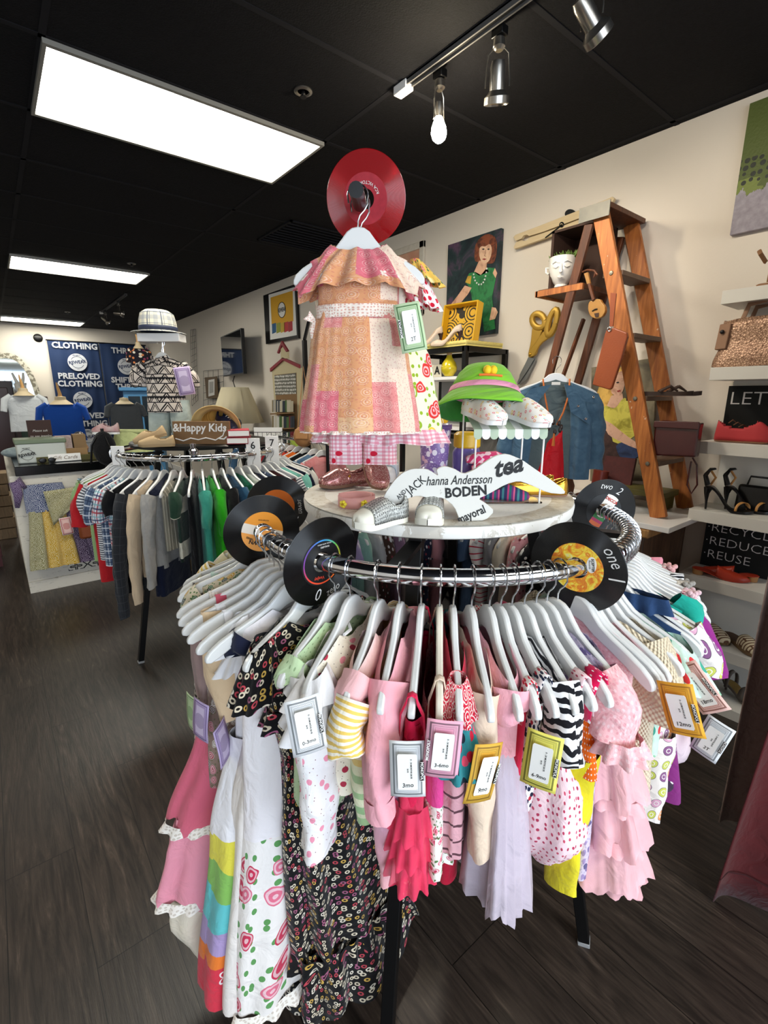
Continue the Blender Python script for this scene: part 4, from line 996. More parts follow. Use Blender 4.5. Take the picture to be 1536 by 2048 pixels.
# ---- record dividers ----
def swirl(n):
    a = n.noise(n.uv, 42, 4, .6, 2.2)
    return n.ramp(a, [(.28, '#c9d0c4'), (.38, '#f0dc4a'), (.5, '#e89a26'), (.6, '#d8671f'), (.7, '#f2cf58')])
def rot2(x, y, d): a = math.radians(d); return x*math.cos(a)-y*math.sin(a), x*math.sin(a)+y*math.cos(a)
def P1(ph): return place(ph)[0]
r = record('black record divider with swirly orange label marked one 1', P1(258.5), math.radians(190), -.10, VINYL, swirl,
    texts=[('SCEPTER', .0065, .029, .012, -84, INK, dict(bold=.02)), ('Records', .005, .0235, .012, -84, INK, {})],
    hand=[('one', .031, .060, .034, -60), ('1', .040, .068, -.004, -75)])
MB().lathe([(.0155,.0012),(.0155,.0016)], n=24, capb=True).xf(Matrix.Translation((.0265,.012,0)) @ Matrix.Diagonal((.55,1,1,1))).build('label_oval', PAPER, r)
def rainbow_ring(n):
    s = n.sep(n.uv); rr = n.m('SQRT', n.m('ADD', n.m('MULTIPLY', s[0], s[0]), n.m('MULTIPLY', s[1], s[1])))
    a = n.m('ADD', n.m('DIVIDE', n.m('ARCTAN2', s[1], s[0]), 2*PI), .5)
    c = n.ramp(a, [(0, '#7d3a8a'), (.12, '#d8402a'), (.3, '#e8501f'), (.42, '#ee8a22'), (.5, '#e6cf2e'), (.62, '#5cae4c'), (.75, '#2f86c8'), (.88, '#5a4a9c'), (1, '#7d3a8a')])
    return n.mix(n.m('MULTIPLY', n.gt(rr, .0415), n.lt(rr, .0445)), '#0b0b0d', c)
record('black record divider with rainbow ring label marked zero 0', P1(196.5), math.radians(277), -.06, VINYL, rainbow_ring,
    texts=[('VeeJay', .009, -.008, -.031, 180, mat('label_red', '#d8402a', .6), dict(bold=.01)), ('WALLERS', .005, .005, .030, 180, CHALK, {}), ('VOCAL WITH ORCH', .0035, .004, .036, 180, CHALK, {})],
    hand=[('0', .034, -.012, -.066, -8), ('zero', .022, .026, -.064, 18)])
def motown(n):
    s = n.sep(n.uv); k = n.m('ADD', s[1], n.m('MULTIPLY', s[0], .35))
    return n.mix(n.gt(k, .012), n.mix(n.gt(k, -.012), '#f0a04a', '#e9ded0'), '#f09a2e')
record('large black record divider with orange and cream label at the left', P1(163), math.radians(257), -.05, VINYL, motown,
    texts=[('MOTOWN', .013, -.002, -.029, 162, INK, dict(bold=.03)), ('YESTERYEAR', .0045, .004, .028, 170, INK, {}), ('SERIES', .006, -.03, -.012, 150, INK, dict(bold=.03))],
    hand=[('6', .03, .01, -.067, 0)])
def seven_l(n):
    s = n.sep(n.uv); a = n.m('ABSOLUTE', n.m('ADD', s[0], n.m('MULTIPLY', s[1], .6))); b = n.m('ABSOLUTE', n.m('SUBTRACT', s[1], n.m('MULTIPLY', s[0], .3)))
    return n.mix(n.lt(n.m('ADD', n.m('SQRT', a), n.m('SQRT', b)), .2), '#e8761e', '#f2cf22')
record('black record divider with orange and yellow star label marked seven 7', P1(129), math.radians(236), -.05, VINYL, seven_l,
    texts=[('PHILIPS', .006, .026, -.014, 110, CHALK, {})], hand=[('seven', .022, .064, -.002, -88), ('7', .032, .055, -.042, 185)])
def decca(n):
    s = n.sep(n.uv); u_ = n.m('ADD', n.m('MULTIPLY', s[0], .8), n.m('MULTIPLY', s[1], .6)); v_ = n.m('SUBTRACT', n.m('MULTIPLY', s[1], .8), n.m('MULTIPLY', s[0], .6))
    v2 = n.m('ADD', n.m('MULTIPLY', s[1], .86), n.m('MULTIPLY', s[0], .5)); u2 = n.m('SUBTRACT', n.m('MULTIPLY', s[0], .86), n.m('MULTIPLY', s[1], .5))
    c = n.ramp(n.m('ADD', n.m('MULTIPLY', v2, 10.0), .5), [(0, '#e8703a'), (.14, '#c83a6a'), (.22, '#3f8f4c'), (.36, '#8fbf3a'), (.46, '#f0d82e'), (.6, '#e9e4da')], True)
    return n.mix(n.lt(n.m('ABSOLUTE', u2), .017), '#0c0c0e', c)
record('black record divider with rainbow bar label marked two 2, at the right', P1(326), math.radians(232), -.02, VINYL, decca,
    texts=[('DECCA', .011, .018, .029, -30, mat('label_red2', '#b8281e', .6), dict(bold=.03))], hand=[('two', .024, .0, .068, -8), ('2', .03, .036, .054, -30)])

# ---- post with arm, red record ----
PB = C1+Vector((-.05, .0, TT+.001)); AT = atF(734, 392, 1.17)
t = thing('display_post', 'slim chrome display post with a black capped arm above the tabletop', 'display stand', (atF(735,900,1.33).x, atF(735,900,1.33).y, TT))
mb = MB(); top = Vector((0, 0, AT.z-TT-.01))
MB().tube([(0,0,0), top], .011, 14).build('post', CHROME, t)
MB().lathe([(.06,0),(.06,.006),(.02,.012)], n=28).build('base_plate', CHROME, t)
tipw = atF(712, 379, 1.03); loc = t.location; a0 = top; a1 = tipw-loc
MB().tube([a0, lerp(a0, a1, .7)], .0125, 14).build('arm', CHROME, t)
MB().tube([lerp(a0, a1, .66), a1], .0145, 14).build('end_cap', BLACKP, t)
ARM0 = a0+loc; ARM1 = a1+loc
rc = atF(731, 398, 1.155)
azc = math.atan2(-rc.y, -rc.x)
r = record('shiny translucent red record behind the hanging dress, high on the post', rc, azc-math.radians(16), -.28, REDV, lambda n: n.mix(n.noise(n.uv, 90, 3), '#b8303c', '#8e1a28'), group='red record', hole=.019,
    texts=[('RCA VICTOR', .0085, 0, 0, 150, CHALK, dict(arc=-.030)), ('45 RPM', .004, -.02, .012, 20, CHALK, {})])
# ================= SHOES =================
def shoe_w(s, toe=.5):
    """relative half width along heel(0)..toe(1)"""
    pts = [(0,.0),(.02,.34),(.08,.62),(.2,.74),(.4,.72),(.6,.90),(.74,1.0),(.86,.93),(.94,.70),(.985,.38),(1,.0)] if toe >= .5 else [(0,.0),(.02,.34),(.08,.60),(.2,.70),(.4,.66),(.6,.84),(.72,.92),(.84,.72),(.92,.45),(.98,.14),(1,.0)]
    for p, q in zip(pts, pts[1:]):
        if s <= q[0]: return lerp(p[1], q[1], (s-p[0])/(q[0]-p[0]))
    return 0
def shoe(name, label, loc, rot, L=.14, upper=None, sole=None, insole=None, W=None, H=.045, heelH=0.0, sole_t=.012, op=(.06,.55), toe=.5, group=None, style='', cat='shoe', back=True, toecap=None, heelm=None, trim=None, hbk=None, group_=None, parent_rot=None):
    """toe along +X, heel end at x=0, resting on z=0"""
    t = thing(name, label, cat, loc, 0, group, rot=rot)
    W = W or L*.165; N_ = 28; A = 22
    def zb(s):
        q = max(0, min(1, (s-.12)/.5)); q = q*q*(3-2*q); return heelH*(1-q)+.004*max(0, (s-.85)/.15)
    def hh(s):
        if s < op[1]: return lerp(hbk or H, H*.95, s/op[1])*(1 if s > .03 else .9)
        q = (s-op[1])/(1-op[1]); return H*(.95-.68*q**1.5)+.001
    S = [i/N_ for i in range(N_+1)]
    so = MB(); top = []; bot = []
    P = []
    for s in S:
        w = max(.0008, shoe_w(s, toe)*W*1.06); x = (s-.0)*L
        P.append([(x, -w, zb(s)), (x, w, zb(s)), (x, w, zb(s)+sole_t), (x, -w, zb(s)+sole_t)])
    so.grid(P, None, True); so.build('sole', sole, t, bevel=.0015)
    if upper:
        up = MB(); PP = []; UV = []
        for s in S:
            w = max(.0006, shoe_w(s, toe)*W*1.0); h = hh(s); row = []; uv = []
            for k in range(A+1):
                a = PI*k/A; c = math.cos(a); sn = math.sin(a)
                y = w*math.copysign(abs(c)**.75, c); z = zb(s)+sole_t*.8+h*sn**.8*min(1, .25+w/(W*.45))
                bulge = 1.0+.04*math.sin(a*2)**2
                row.append((s*L, y*bulge, z)); uv.append((s*L, a/PI*W*3))
            PP.append(row); UV.append(uv)
        k0 = len(up.v)
        for r in PP: up.v.extend(Vector(p) for p in r)
        C = A+1; tc = MB(); tc.v = list(up.v)
        for i in range(N_):
            for k in range(A):
                s = (S[i]+S[i+1])/2; a = (k+.5)/A
                f = (s-op[0])/(op[1]-op[0])
                if 0 < f < 1 and abs(a-.5) < .30*math.sin(PI*min(1, max(.0, f)))**.45+.02: continue
                if not back and s < op[1]: continue
                if style == 'sandal': continue
                q = (i*C+k, i*C+k+1, (i+1)*C+k+1, (i+1)*C+k); uvs = [UV[i][k], UV[i][k+1], UV[i+1][k+1], UV[i+1][k]]
                (tc if (toecap and s > .8) else up).poly(q, uvs)
        if up.f: up.build('upper', upper, t, solid=-.0018, angle=60)
        if toecap and tc.f: tc.build('toe_cap', toecap, t, solid=.0016, angle=60)
        if trim and style != 'sandal':
            ed = []
            for i, s in enumerate(S):
                f = (s-op[0])/(op[1]-op[0])
                if 0 <= f <= 1.0:
                    off = .30*math.sin(PI*f)**.45+.02; kk = int(round((.5-off)*A)); ed.append((PP[i][kk], PP[i][A-kk]))
            if back: pts = [e[0] for e in ed]+[e[1] for e in ed[::-1]]; pts.append(pts[0])
            else: pts = [ed[-1][0], ed[-1][1]]
            up2 = MB().tube([Vector(p)+Vector((0,0,.001)) for p in pts], .0016, 6, cap=False).build('binding', trim, t)
    ins = MB(); P = []
    for s in S[1:-1]:
        w = shoe_w(s, toe)*W*.9; P.append([(s*L, -w, zb(s)+sole_t+.001), (s*L, w, zb(s)+sole_t+.001)])
    ins.grid(P); ins.build('insole', insole or sole, t)
    if heelH > .012:
        h = MB(); hx = .07*L
        if heelH < .03: h.tube([(hx+.01, 0, heelH+.002), (hx+.01, 0, 0)], [W*.68, W*.62], 16, flat=.95)
        else: h.tube([(hx, 0, heelH+.004), (hx-.003, 0, heelH*.75), (hx, 0, heelH*.4), (hx+.002, 0, 0)], [W*.55, W*.32, W*.16, W*.13], 12)
        h.build('heel', heelm or sole, t)
    t['L'] = L; 
    return t
def band(root, x, w, h, z0, m, width=.012, name='strap', lean=0.0, n=14, th=.0016, y=0.0, label=None):
    """strap arching over a shoe at x: half width w, height h"""
    P = []
    for k in range(n+1):
        a = PI*k/n; c = math.cos(a); sn = math.sin(a)
        P.append([(x-width/2+lean*c, y+w*math.copysign(abs(c)**.8, c), z0+h*sn**.8), (x+width/2+lean*c*1.2, y+w*1.02*math.copysign(abs(c)**.8, c), z0+h*sn**.8*.94)])
    return MB().grid(P).build(name, m, root, solid=th, angle=180, label=label)
def aim(az, tilt=0, roll=0): return (math.radians(roll), math.radians(-tilt), math.radians(az))
def toaz(p, q): return math.degrees(math.atan2(q.y-p.y, q.x-p.x))

# ================= THINGS ON THE WHITE TABLETOP =================
ZT = TT+.001
GLIT = mat('rose_glitter', lambda n: n.mix(n.gt(n.sep(n.vor(n.uv, 900, 1, dim='3D')['Color'])[0], .8), '#b46a68', '#f2cfc4'), .25, .45, coat=.6)
SILV = mat('silver_perforated', lambda n: n.mix(n.lt(n.vor(n.uv, 1/.0052, .1)['Distance'], .25), n.mix(n.gt(n.sep(n.vor(n.uv, 900, 1)['Color'])[0], .6), '#a9aaa6', '#dcdcd6'), '#6a6a66'), .34, .6, coord='UV', bump=lambda n: n.bump(n.vor(n.uv, 900, 1)['Distance'], .6, .001))
OFFW = mat('off_white_rubber', '#e6e2d2', .5)
RUB = mat('white_rubber', '#eeeeec', .45)
BRUB = mat('brown_rubber', '#8d6a54', .6)
BRINS = mat('dark_brown_lining', '#4d2a2a', .7)
def on_top(u, v, z=None): p = atZ(u, v, TT); p.z = (ZT if z is None else z); return p
a = on_top(812, 1040); b = on_top(742, 1052)
s1 = shoe('slip_on_shoe', 'silver perforated baby slip-on shoe pointing left, left of its pair', a, aim(toaz(a, b)+6), .128, SILV, OFFW, OFFW, W=.026, H=.044, sole_t=.013, op=(.07,.45), group='pair of silver baby shoes', toecap=OFFW, trim=SILV)
a = on_top(885, 1015); b = on_top(880, 1052)
s1 = shoe('slip_on_shoe', 'silver perforated baby slip-on shoe pointing at the camera, right of its pair', on_top(884, 1056)+(Vector((.62,.78,0)))*.125, aim(toaz(a, b)-4), .128, SILV, OFFW, OFFW, W=.027, H=.044, sole_t=.013, op=(.07,.45), group='pair of silver baby shoes', toecap=OFFW, trim=SILV)
def mary_jane(label, loc, rot):
    t = shoe('mary_jane_shoe', label, loc, rot, .155, GLIT, BRUB, BRINS, W=.028, H=.042, sole_t=.011, op=(.05,.62), group='pair of rose glitter shoes', trim=GLIT)
    band(t, .078, .0255, .040, .010, GLIT, .012); MB().sphere((.078, .024, .03), .004, 8, 6).build('buckle', GOLD, t)
    return t
mary_jane('rose gold glitter mary jane shoe lying low, left of its pair', on_top(712, 972)+Vector((.05, -.0, .001)), aim(172, 0, 0))
_az = math.radians(-104); _ti = math.radians(36); _d = Vector((math.cos(_az)*math.cos(_ti), math.sin(_az)*math.cos(_ti), -math.sin(_ti)))
mary_jane('rose gold glitter mary jane shoe tilted up with toe toward the camera', on_top(762, 984)-_d*.150+Vector((0,0,.004)), (0, _ti, _az))
# belt
PINKL = mat('pink_leather', '#e0a3a0', .5); YELP = mat('yellow_plastic', '#f0dc3c', .4)
c = on_top(712, 1012); t = thing('child_belt', 'coiled pink child belt with yellow flower studs', 'belt', c)
P = []
for i in range(61):
    th = -2.4+i/60*4.6*PI/1.35; r = .036+.0012*i/6
    P.append([(r*math.cos(th), r*math.sin(th)*.9, .001), (r*math.cos(th), r*math.sin(th)*.9, .025)])
MB().grid(P).build('strap', PINKL, t, solid=.002, angle=180)
for th in (-2.75, -1.75, -2.25+3.7):
    m = MB(); r = .0505; px, py = r*math.cos(th), r*math.sin(th)*.9; M = M3((px, py, .013), (-math.sin(th), math.cos(th), 0), (0,0,1))
    for k in range(5): a = k*2*PI/5; m.sphere(M@Vector((.005*math.cos(a), .005*math.sin(a), 0)), (.0042), 8, 6)
    fl = m.build('flower_stud', YELP, t); MB().sphere(M@Vector((0,0,.004)), .0025, 8, 6).build('stud_centre', GOLD, fl)
# small white and blue sneaker behind
t = shoe('sneaker', 'tiny white and pale blue baby sneaker behind the silver shoes', on_top(800, 968)+Vector((.06, .10, 0)), aim(toaz(on_top(800,940), on_top(775,960))), .12, mat('white_blue_canvas', lambda n: n.mix(n.noise(n.uv, 18, 3), '#e9eef2', '#a9c4d8'), .8), RUB, RUB, W=.027, H=.05, sole_t=.016, toecap=RUB, trim=RUB)
for k in range(3): band(t, .062+.01*k, .018, .054-.004*k, .014, RUB, .003, name='lace')
# purple unicorn rain boot
UNI = mat('purple_unicorn_print', lambda n: p_dots('#8c6fb0', ['#f0e9f4', '#f4cfe0', '#efe9f6', '#e8b8d4'], .026, .3, 1)(n, n.mix(n.lt(n.vor(n.uv, 90, 1)['Distance'], .12), '#8c6fb0', '#e8d8f0')), .3, coord='UV', coat=.4)
bp = atF(868, 945, 1.36); t = thing('rain_boot', 'shiny purple unicorn print rain boot on the tabletop', 'boot', (bp.x, bp.y, ZT), math.radians(-150))
MB().lathe([(.036,.03),(.038,.06),(.042,.12),(.045,.165)], n=28, sx=1.15, capb=False, capt=False).build('shaft', UNI, t, solid=.003)
MB().tube([(-.035,0,.03),(.0,0,.034),(.05,0,.032),(.085,0,.022),(.105,0,.016)], [.028,.034,.034,.028,.014], 20, flat=.9, ref=(0,1,0)).build('foot', UNI, t)
MB().tube([(-.035,0,.006),(.0,0,.006),(.05,0,.006),(.085,0,.006),(.105,0,.006)], [.034,.037,.037,.034,.018], 20, flat=.2, ref=(0,1,0)).build('sole', mat('purple_rubber', '#6e5292', .4), t)
band_ = MB().lathe([(.0465,.152),(.0465,.165)], n=28, sx=1.15, capb=False, capt=False).build('top_band', mat('purple_rubber', '#6e5292', .4), t, solid=.002)
# purple canister with yellow lid
PURG = mat('purple_canister', '#6f62a8', .25, coat=.5); YELL = mat('yellow_lid', '#d9ae1e', .35)
p = atF(932, 935, 1.38); t = thing('canister', 'small purple canister with a yellow lid behind the sign', 'canister', (p.x, p.y, ZT))
MB().lathe([(.001,0),(.036,.0),(.040,.006),(.040,.085),(.034,.098)], n=28).build('body', PURG, t)
MB().lathe([(.034,.098),(.038,.102),(.038,.135),(.03,.142),(.001,.143)], n=28).build('lid', YELL, t)
# folded pink socks
PKS = fab('pink_cow_print', lambda n: n.mix(n.gt(n.noise(n.uv, 45, 1), .56), '#d23a6c', '#f3c9d4'))
p = atF(985, 925, 1.30); t = thing('baby_slippers', 'bundle of bright pink baby slippers with pale blotches', 'slippers', (p.x, p.y, ZT), math.radians(-40))
for k, (x, y, z, m) in enumerate(((0,0,.018,fab('deep_pink_knit', '#c42a5e')), (.005,.0,.048,PKS), (-.01,.01,.072,PKS))):
    MB().tube([(x-.06,y,z),(x-.03,y,z+.003),(x+.02,y,z+.004),(x+.055,y,z)], [.012,.024,.026,.012], 16, flat=.75, ref=(0,1,0)).build('slipper', m, t)
# sign board cut like a hanger with a dress
SIGNF = atZ(935, 1048, TT)
fw = SIGNF.x*_sy+SIGNF.y*_cy+.075
out = [(762,1003),(776,978),(791,958),(806,945),(824,938),(853,938),(868,947),(876,952),(872,940),(880,935),(890,933),(908,938),(926,949),(948,940),(970,924),(992,911),(1014,908),(1043,920),(1068,938),(1101,960),(1129,982),(1127,989),(1094,986),(1057,969),(1036,962),(1010,969),(977,988),(955,998),(970,1006),(989,1022),(970,1041),(941,1054),(919,1054),(908,1013),(886,995),(861,997),(835,991),(813,998),(795,1010)]
O0 = atZ(935, 1042, TT); fw = O0.x*_sy+O0.y*_cy; ex = Vector((_cy, -_sy, 0)); ez = Vector((0, 0, 1)); en = ex.cross(ez)
def onp(u, v, f=fw):
    q = atF(u, v, f)-O0; return (q.dot(ex), q.z)
q = [onp(*p_) for p_ in out]; zmin = 0; q = [(a, max(b, 0.0)) for a, b in q]; q = [p for i, p in enumerate(q) if i == 0 or (abs(p[0]-q[i-1][0])+abs(p[1]-q[i-1][1])) > .002]
def sm(poly, it=1):
    for _ in range(it):
        o = []
        for i, p in enumerate(poly):
            r = poly[(i+1) % len(poly)]; o += [(.8*p[0]+.2*r[0], .8*p[1]+.2*r[1]), (.2*p[0]+.8*r[0], .2*p[1]+.8*r[1])]
        poly = o
    return poly
Ms = Matrix(((ex.x, 0, en.x, 0), (ex.y, 0, en.y, 0), (0, 1, 0, 0), (0,0,0,1)))
t = thing('brand_sign', 'white distressed hanger-shaped sign lettered with clothing brand names', 'sign', (O0.x, O0.y, ZT))
SIGNW = mat('distressed_white_board', lambda n: n.mix(n.gt(n.noise(n.uv, 55, 5, .75), .66), '#d6d4cd', '#a8a398'), .6)
bd = MB().prism(sm(q), .009, Ms).build('board', SIGNW, t, bevel=.001)
def stext(s, u, v, size, rot, **k):
    x, z = onp(u, v); z -= zmin; a = math.radians(rot)
    M = Ms @ Matrix.Translation((x, z, .0050)) @ Matrix.Rotation(a, 4, 'Z')
    text(s, size, INK, bd, mw=Matrix.Translation((O0.x, O0.y, ZT)) @ M, ext=.0002, **k)
stext('JACK', 832, 971, .0235, 42, sx=.8, bold=.004)
stext('AND', 803, 989, .0125, 46, sx=.8, bold=.01)
stext('hanna Andersson', 917, 961, .0255, 2, sx=.72, shear=.3, bold=.006)
stext('BODEN', 931, 984, .027, 5, sx=.9, bold=.035)
stext('tea', 1013, 934, .048, 14, shear=.35, bold=.03, sx=.95)
stext('mayoral', 942, 1029, .024, 24, bold=.02, sx=.75)
# striped toddler shoe
STR = mat('multi_stripe_knit', lambda n: n.ramp(n.m('FRACT', n.m('DIVIDE', n.sep(n.uv)[0], .034)), [(0,'#2a2f5a'),(.2,'#b83a72'),(.32,'#1f5f68'),(.48,'#6a2a6e'),(.6,'#d25a86'),(.7,'#2a2f5a'),(.85,'#3f7f86')], True), .8, coord='UV')
a = atF(1000, 1005, 1.12); a.z = ZT
shoe('toddler_shoe', 'navy, pink and teal striped toddler shoe behind the sign', a+ex*-.045+Vector((0,.02,0)), aim(math.degrees(math.atan2(-_sy, _cy))-14), .125, STR, BRUB, BRINS, W=.026, H=.034, sole_t=.006, trim=INK)
# golden ballet flats
GLD = mat('metallic_gold_leather', '#d8a23a', .22, .85)
a = atF(1090, 995, 1.17); a.z = ZT
t = shoe('ballet_flat', 'metallic gold ballet flat with a bow, behind the right end of the sign', a+ex*.055+Vector((0,0,.0)), aim(math.degrees(math.atan2(-_sy, _cy))+180-8), .19, GLD, BRUB, mat('tan_lining','#b98a5a',.6), W=.027, H=.04, sole_t=.006, op=(.04,.68), trim=GLD)
a2 = a+Vector((.02,.045,.0))
t = shoe('ballet_flat', 'second gold ballet flat half hidden at the back right of the tabletop', a2+ex*.05, aim(math.degrees(math.atan2(-_sy, _cy))+172), .165, GLD, BRUB, mat('tan_lining','#b98a5a',.6), W=.027, H=.04, sole_t=.006, op=(.04,.68), trim=GLD)
m = MB(); 
for s in (-1, 1): m.tube([(.112+.0,0,.045),(.112+s*.012,.0,.052),(.112+s*.02,0,.047)], [.003,.009,.011], 10, flat=.5)
m.sphere((.112,0,.046), .006, 8, 6); m.build('bow', mat('crinkled_gold', '#e2b64a', .3, .9, bump=(300, .9)), t)

# acrylic display with striped awning
SAGE = mat('sage_green_paint', '#a9b8a0', .5); AWW = mat('white_awning_paint', '#ecebe6', .5)
f0 = 1.075; A0 = atF(948, 860, f0); A1 = atF(1096, 858, f0+.005); Zr = A0.z
axx = (Vector((A1.x, A1.y, 0))-Vector((A0.x, A0.y, 0))); Wd = axx.length; axx.normalize(); ayy = Vector((-axx.y, axx.x, 0))
t = thing('shop_stall_display', 'little acrylic stand with a sage and white scalloped awning roof', 'display stand', (A0.x, A0.y, ZT), math.atan2(axx.y, axx.x))
H0 = Zr-ZT; D = .16; RISE = .05; nS = 9
for k in range(nS):
    x0_, x1_ = Wd*k/nS, Wd*(k+1)/nS; m = MB(); k0 = len(m.v)
    P = [[(x0_, 0, H0), (x1_, 0, H0)], [(x0_, D, H0+RISE), (x1_, D, H0+RISE)]]
    m.grid(P)
    sc = []
    for j in range(9): a = PI*j/8; sc.append(((x0_+x1_)/2-(Wd/nS/2)*math.cos(a), -.001, H0-.012-.009*math.sin(a)))
    m.grid([[(p[0], -.001, H0) for p in sc], sc])
    m.build('awning_stripe', SAGE if k % 2 == 0 else AWW, t, solid=.0016, smooth=False, label='sage green stripe' if k % 2 == 0 else 'white stripe')
for (x, y, h) in ((.006,.004,H0),(Wd-.006,.004,H0),(.006,D-.004,H0+RISE),(Wd-.006,D-.004,H0+RISE)):
    MB().tube([(x,y,0),(x,y,h)], .0022, 8).build('post', WHITEP, t)
ACR = mat('clear_acrylic', '#f4f8f8', .03, trans=1.0, ior=1.3)
MB().box((Wd/2, D/2, .003), (Wd, D, .004)).build('base_plate', ACR, t, smooth=False)
DESS = mat('dessert_print_canvas', lambda n: p_dots('#f3ece2', ['#f0b79a', '#9fc4b4', '#e58a8e', '#c78a5a', '#f4d28a'], .0115, .25, 1, '#fbf3ea', .09)(n), .8, coord='UV')
Rst = Matrix.Rotation(math.atan2(axx.y, axx.x), 4, 'Z'); st = t
def on_awn(x, y): p = Matrix.Translation(st.location) @ Rst @ Vector((x, y, H0+RISE*y/D+.002)); return p
for k, (x, y, az) in enumerate(((-.005, .10, -62), (.085, .085, -58))):
    base = math.degrees(math.atan2(axx.y, axx.x))
    t = shoe('slip_on_shoe', ('left' if k == 0 else 'right')+' dessert print canvas slip-on shoe on the striped awning under the green hat', on_awn(x, y)+Vector((0,0,.002)), (0, math.radians(12), math.radians(base+az)), .135, DESS, RUB, mat('tan_insole', '#c89070', .7), W=.027, H=.042, sole_t=.013, op=(.06,.42), group='dessert print shoes', trim=mat('cream_binding','#efe6da',.8))
# green bucket hat
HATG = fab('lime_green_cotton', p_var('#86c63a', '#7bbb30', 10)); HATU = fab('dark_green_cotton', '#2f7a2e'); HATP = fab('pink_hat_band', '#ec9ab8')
hc = atF(968, 786, 1.20); 
t = thing('bucket_hat', 'lime green child bucket hat with pink band propped over the shoes', 'hat', hc, rot=(math.radians(0), 0, 0))
tilt = Matrix.Rotation(math.radians(-24), 3, ex) if False else Matrix.Rotation(math.radians(-16), 3, ex) @ Matrix.Rotation(math.radians(-3), 3, en)
t.rotation_euler = tilt.to_euler()
def hatprof(prof, wav=.0, n=64, nw=5, seed=0, e=1.08):
    P = []; UV = []
    for i, (r, z) in enumerate(prof):
        row = []
        for j in range(n):
            a = 2*PI*j/n; k = wav*max(0, (r-.09)/.05)
            row.append((ex*(e*r*math.cos(a))-en*(r*math.sin(a))+Vector((0,0,z+k*math.sin(nw*a+seed)))))
        P.append(row); UV.append([(r*2*PI*j/n, z) for j in range(n+1)])
    return MB().grid(P, UV, True)
hatprof([(.001,.068),(.025,.067),(.045,.060),(.058,.045),(.069,.022),(.076,.008)]).build('crown', HATG, t, solid=.002, angle=180)
hatprof([(.0765,.009),(.0805,-.003),(.082,-.005)]).build('band', HATP, t, solid=.0025, angle=180)
hatprof([(.081,-.004),(.095,-.018),(.112,-.038),(.118,-.046)], .004, e=1.05).build('brim', HATG, t, solid=.001, angle=180)
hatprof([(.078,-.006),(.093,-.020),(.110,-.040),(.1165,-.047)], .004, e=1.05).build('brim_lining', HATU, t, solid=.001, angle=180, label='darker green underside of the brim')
m = MB(); cdir = (-en)
def hatpt(du, z, push=.003): 
    a = math.asin(max(-1, min(1, du/.08))); r = interp([(-.01,.081),(.008,.076),(.022,.069),(.045,.058),(.06,.045)], z)[0]+push
    return ex*(1.12*r*math.sin(a))+en*(r*math.cos(a))+Vector((0,0,z))
for du in (-.008, .006): m.sphere(hatpt(du, .034), (.010,.010,.011), 12, 8)
m.build('duck_motif', mat('yellow_embroidery', '#f2c81e', .7), t)
MB().tube([hatpt(x, .021) for x in (-.026, -.012, 0, .012, .026)], .0028, 6).build('orange_line', mat('orange_embroidery', '#e8722a', .7), t)

# ================= THE HANGING GIRL'S DRESS =================
def patchw(n):
    s = n.sep(n.uv); cu = n.m('FLOOR', n.m('DIVIDE', s[0], .048)); cv = n.m('FLOOR', n.m('ADD', n.m('DIVIDE', s[1], .125), n.m('MULTIPLY', cu, .43)))
    h = n.m('FRACT', n.m('MULTIPLY', n.m('SINE', n.m('ADD', n.m('MULTIPLY', cu, 12.9), n.m('MULTIPLY', cv, 78.2))), 437.5))
    c = n.ramp(h, [(0, '#d8707c'), (.26, '#d99a6e'), (.46, '#e0b287'), (.62, '#dd8a86'), (.8, '#ead0ba')], True)
    v = n.vor(n.uv, 1/.021, .5); d = v['Distance']
    ring = n.m('MULTIPLY', n.gt(n.m('SINE', n.m('MULTIPLY', d, 34.0)), .45), n.lt(d, .42))
    c = n.mix(n.m('MULTIPLY', ring, .40), c, '#f4dfd0')
    v2 = n.vor(n.uv, 1/.0075, .9)['Distance']
    return n.mix(n.m('MULTIPLY', n.lt(v2, .2), .35), c, '#b9535c')
PATCH = fab('pink_patchwork_cotton', patchw, bump=lambda n: n.bump(n.noise(n.uv, 90, 4, .7), .5, .006))
LACE = fab('ivory_lace_trim', p_dots('#f0e2d6', ['#d9a99a'], .0055, .28, .4), wr=.8)
hk = atF(733, 404, 1.075)
d_ = (ARM1-ARM0).normalized(); s_ = (hk-ARM0).dot(d_); hk = ARM0+d_*s_
rzd = math.radians(-38.7-3)
make_hanger('white hanger holding the pink patchwork dress on the high arm', hk, rzd, .135, 'hangers on the display arm')
g = thing('girl_dress', 'pink and peach patchwork dress with ruffle collar hanging above the tabletop', 'dress', hk, rzd)
loft(g, 'bodice', PATCH, [(.01,.10,.012),(.05,.09,.028),(.10,.083,.036),(.155,.085,.04)], neck=(.055,.04), seed=90, nf=6, amp=(.001,.003), slope=.42)
loft(g, 'skirt', PATCH, [(.148,.087,.04),(.20,.10,.05),(.39,.128,.066)], top=False, seed=91, nf=9, amp=(.003,.0085), fine=.25, nA=90)
loft(g, 'waist_lace', LACE, [(.135,.0885,.043),(.160,.0895,.0445)], top=False, seed=91, nf=5, amp=(.001,.001), step=.01)
ruffle(g, LACE, .387, .129, .067, .007, 26, .004, 92, name='hem_lace', flare=1.03)
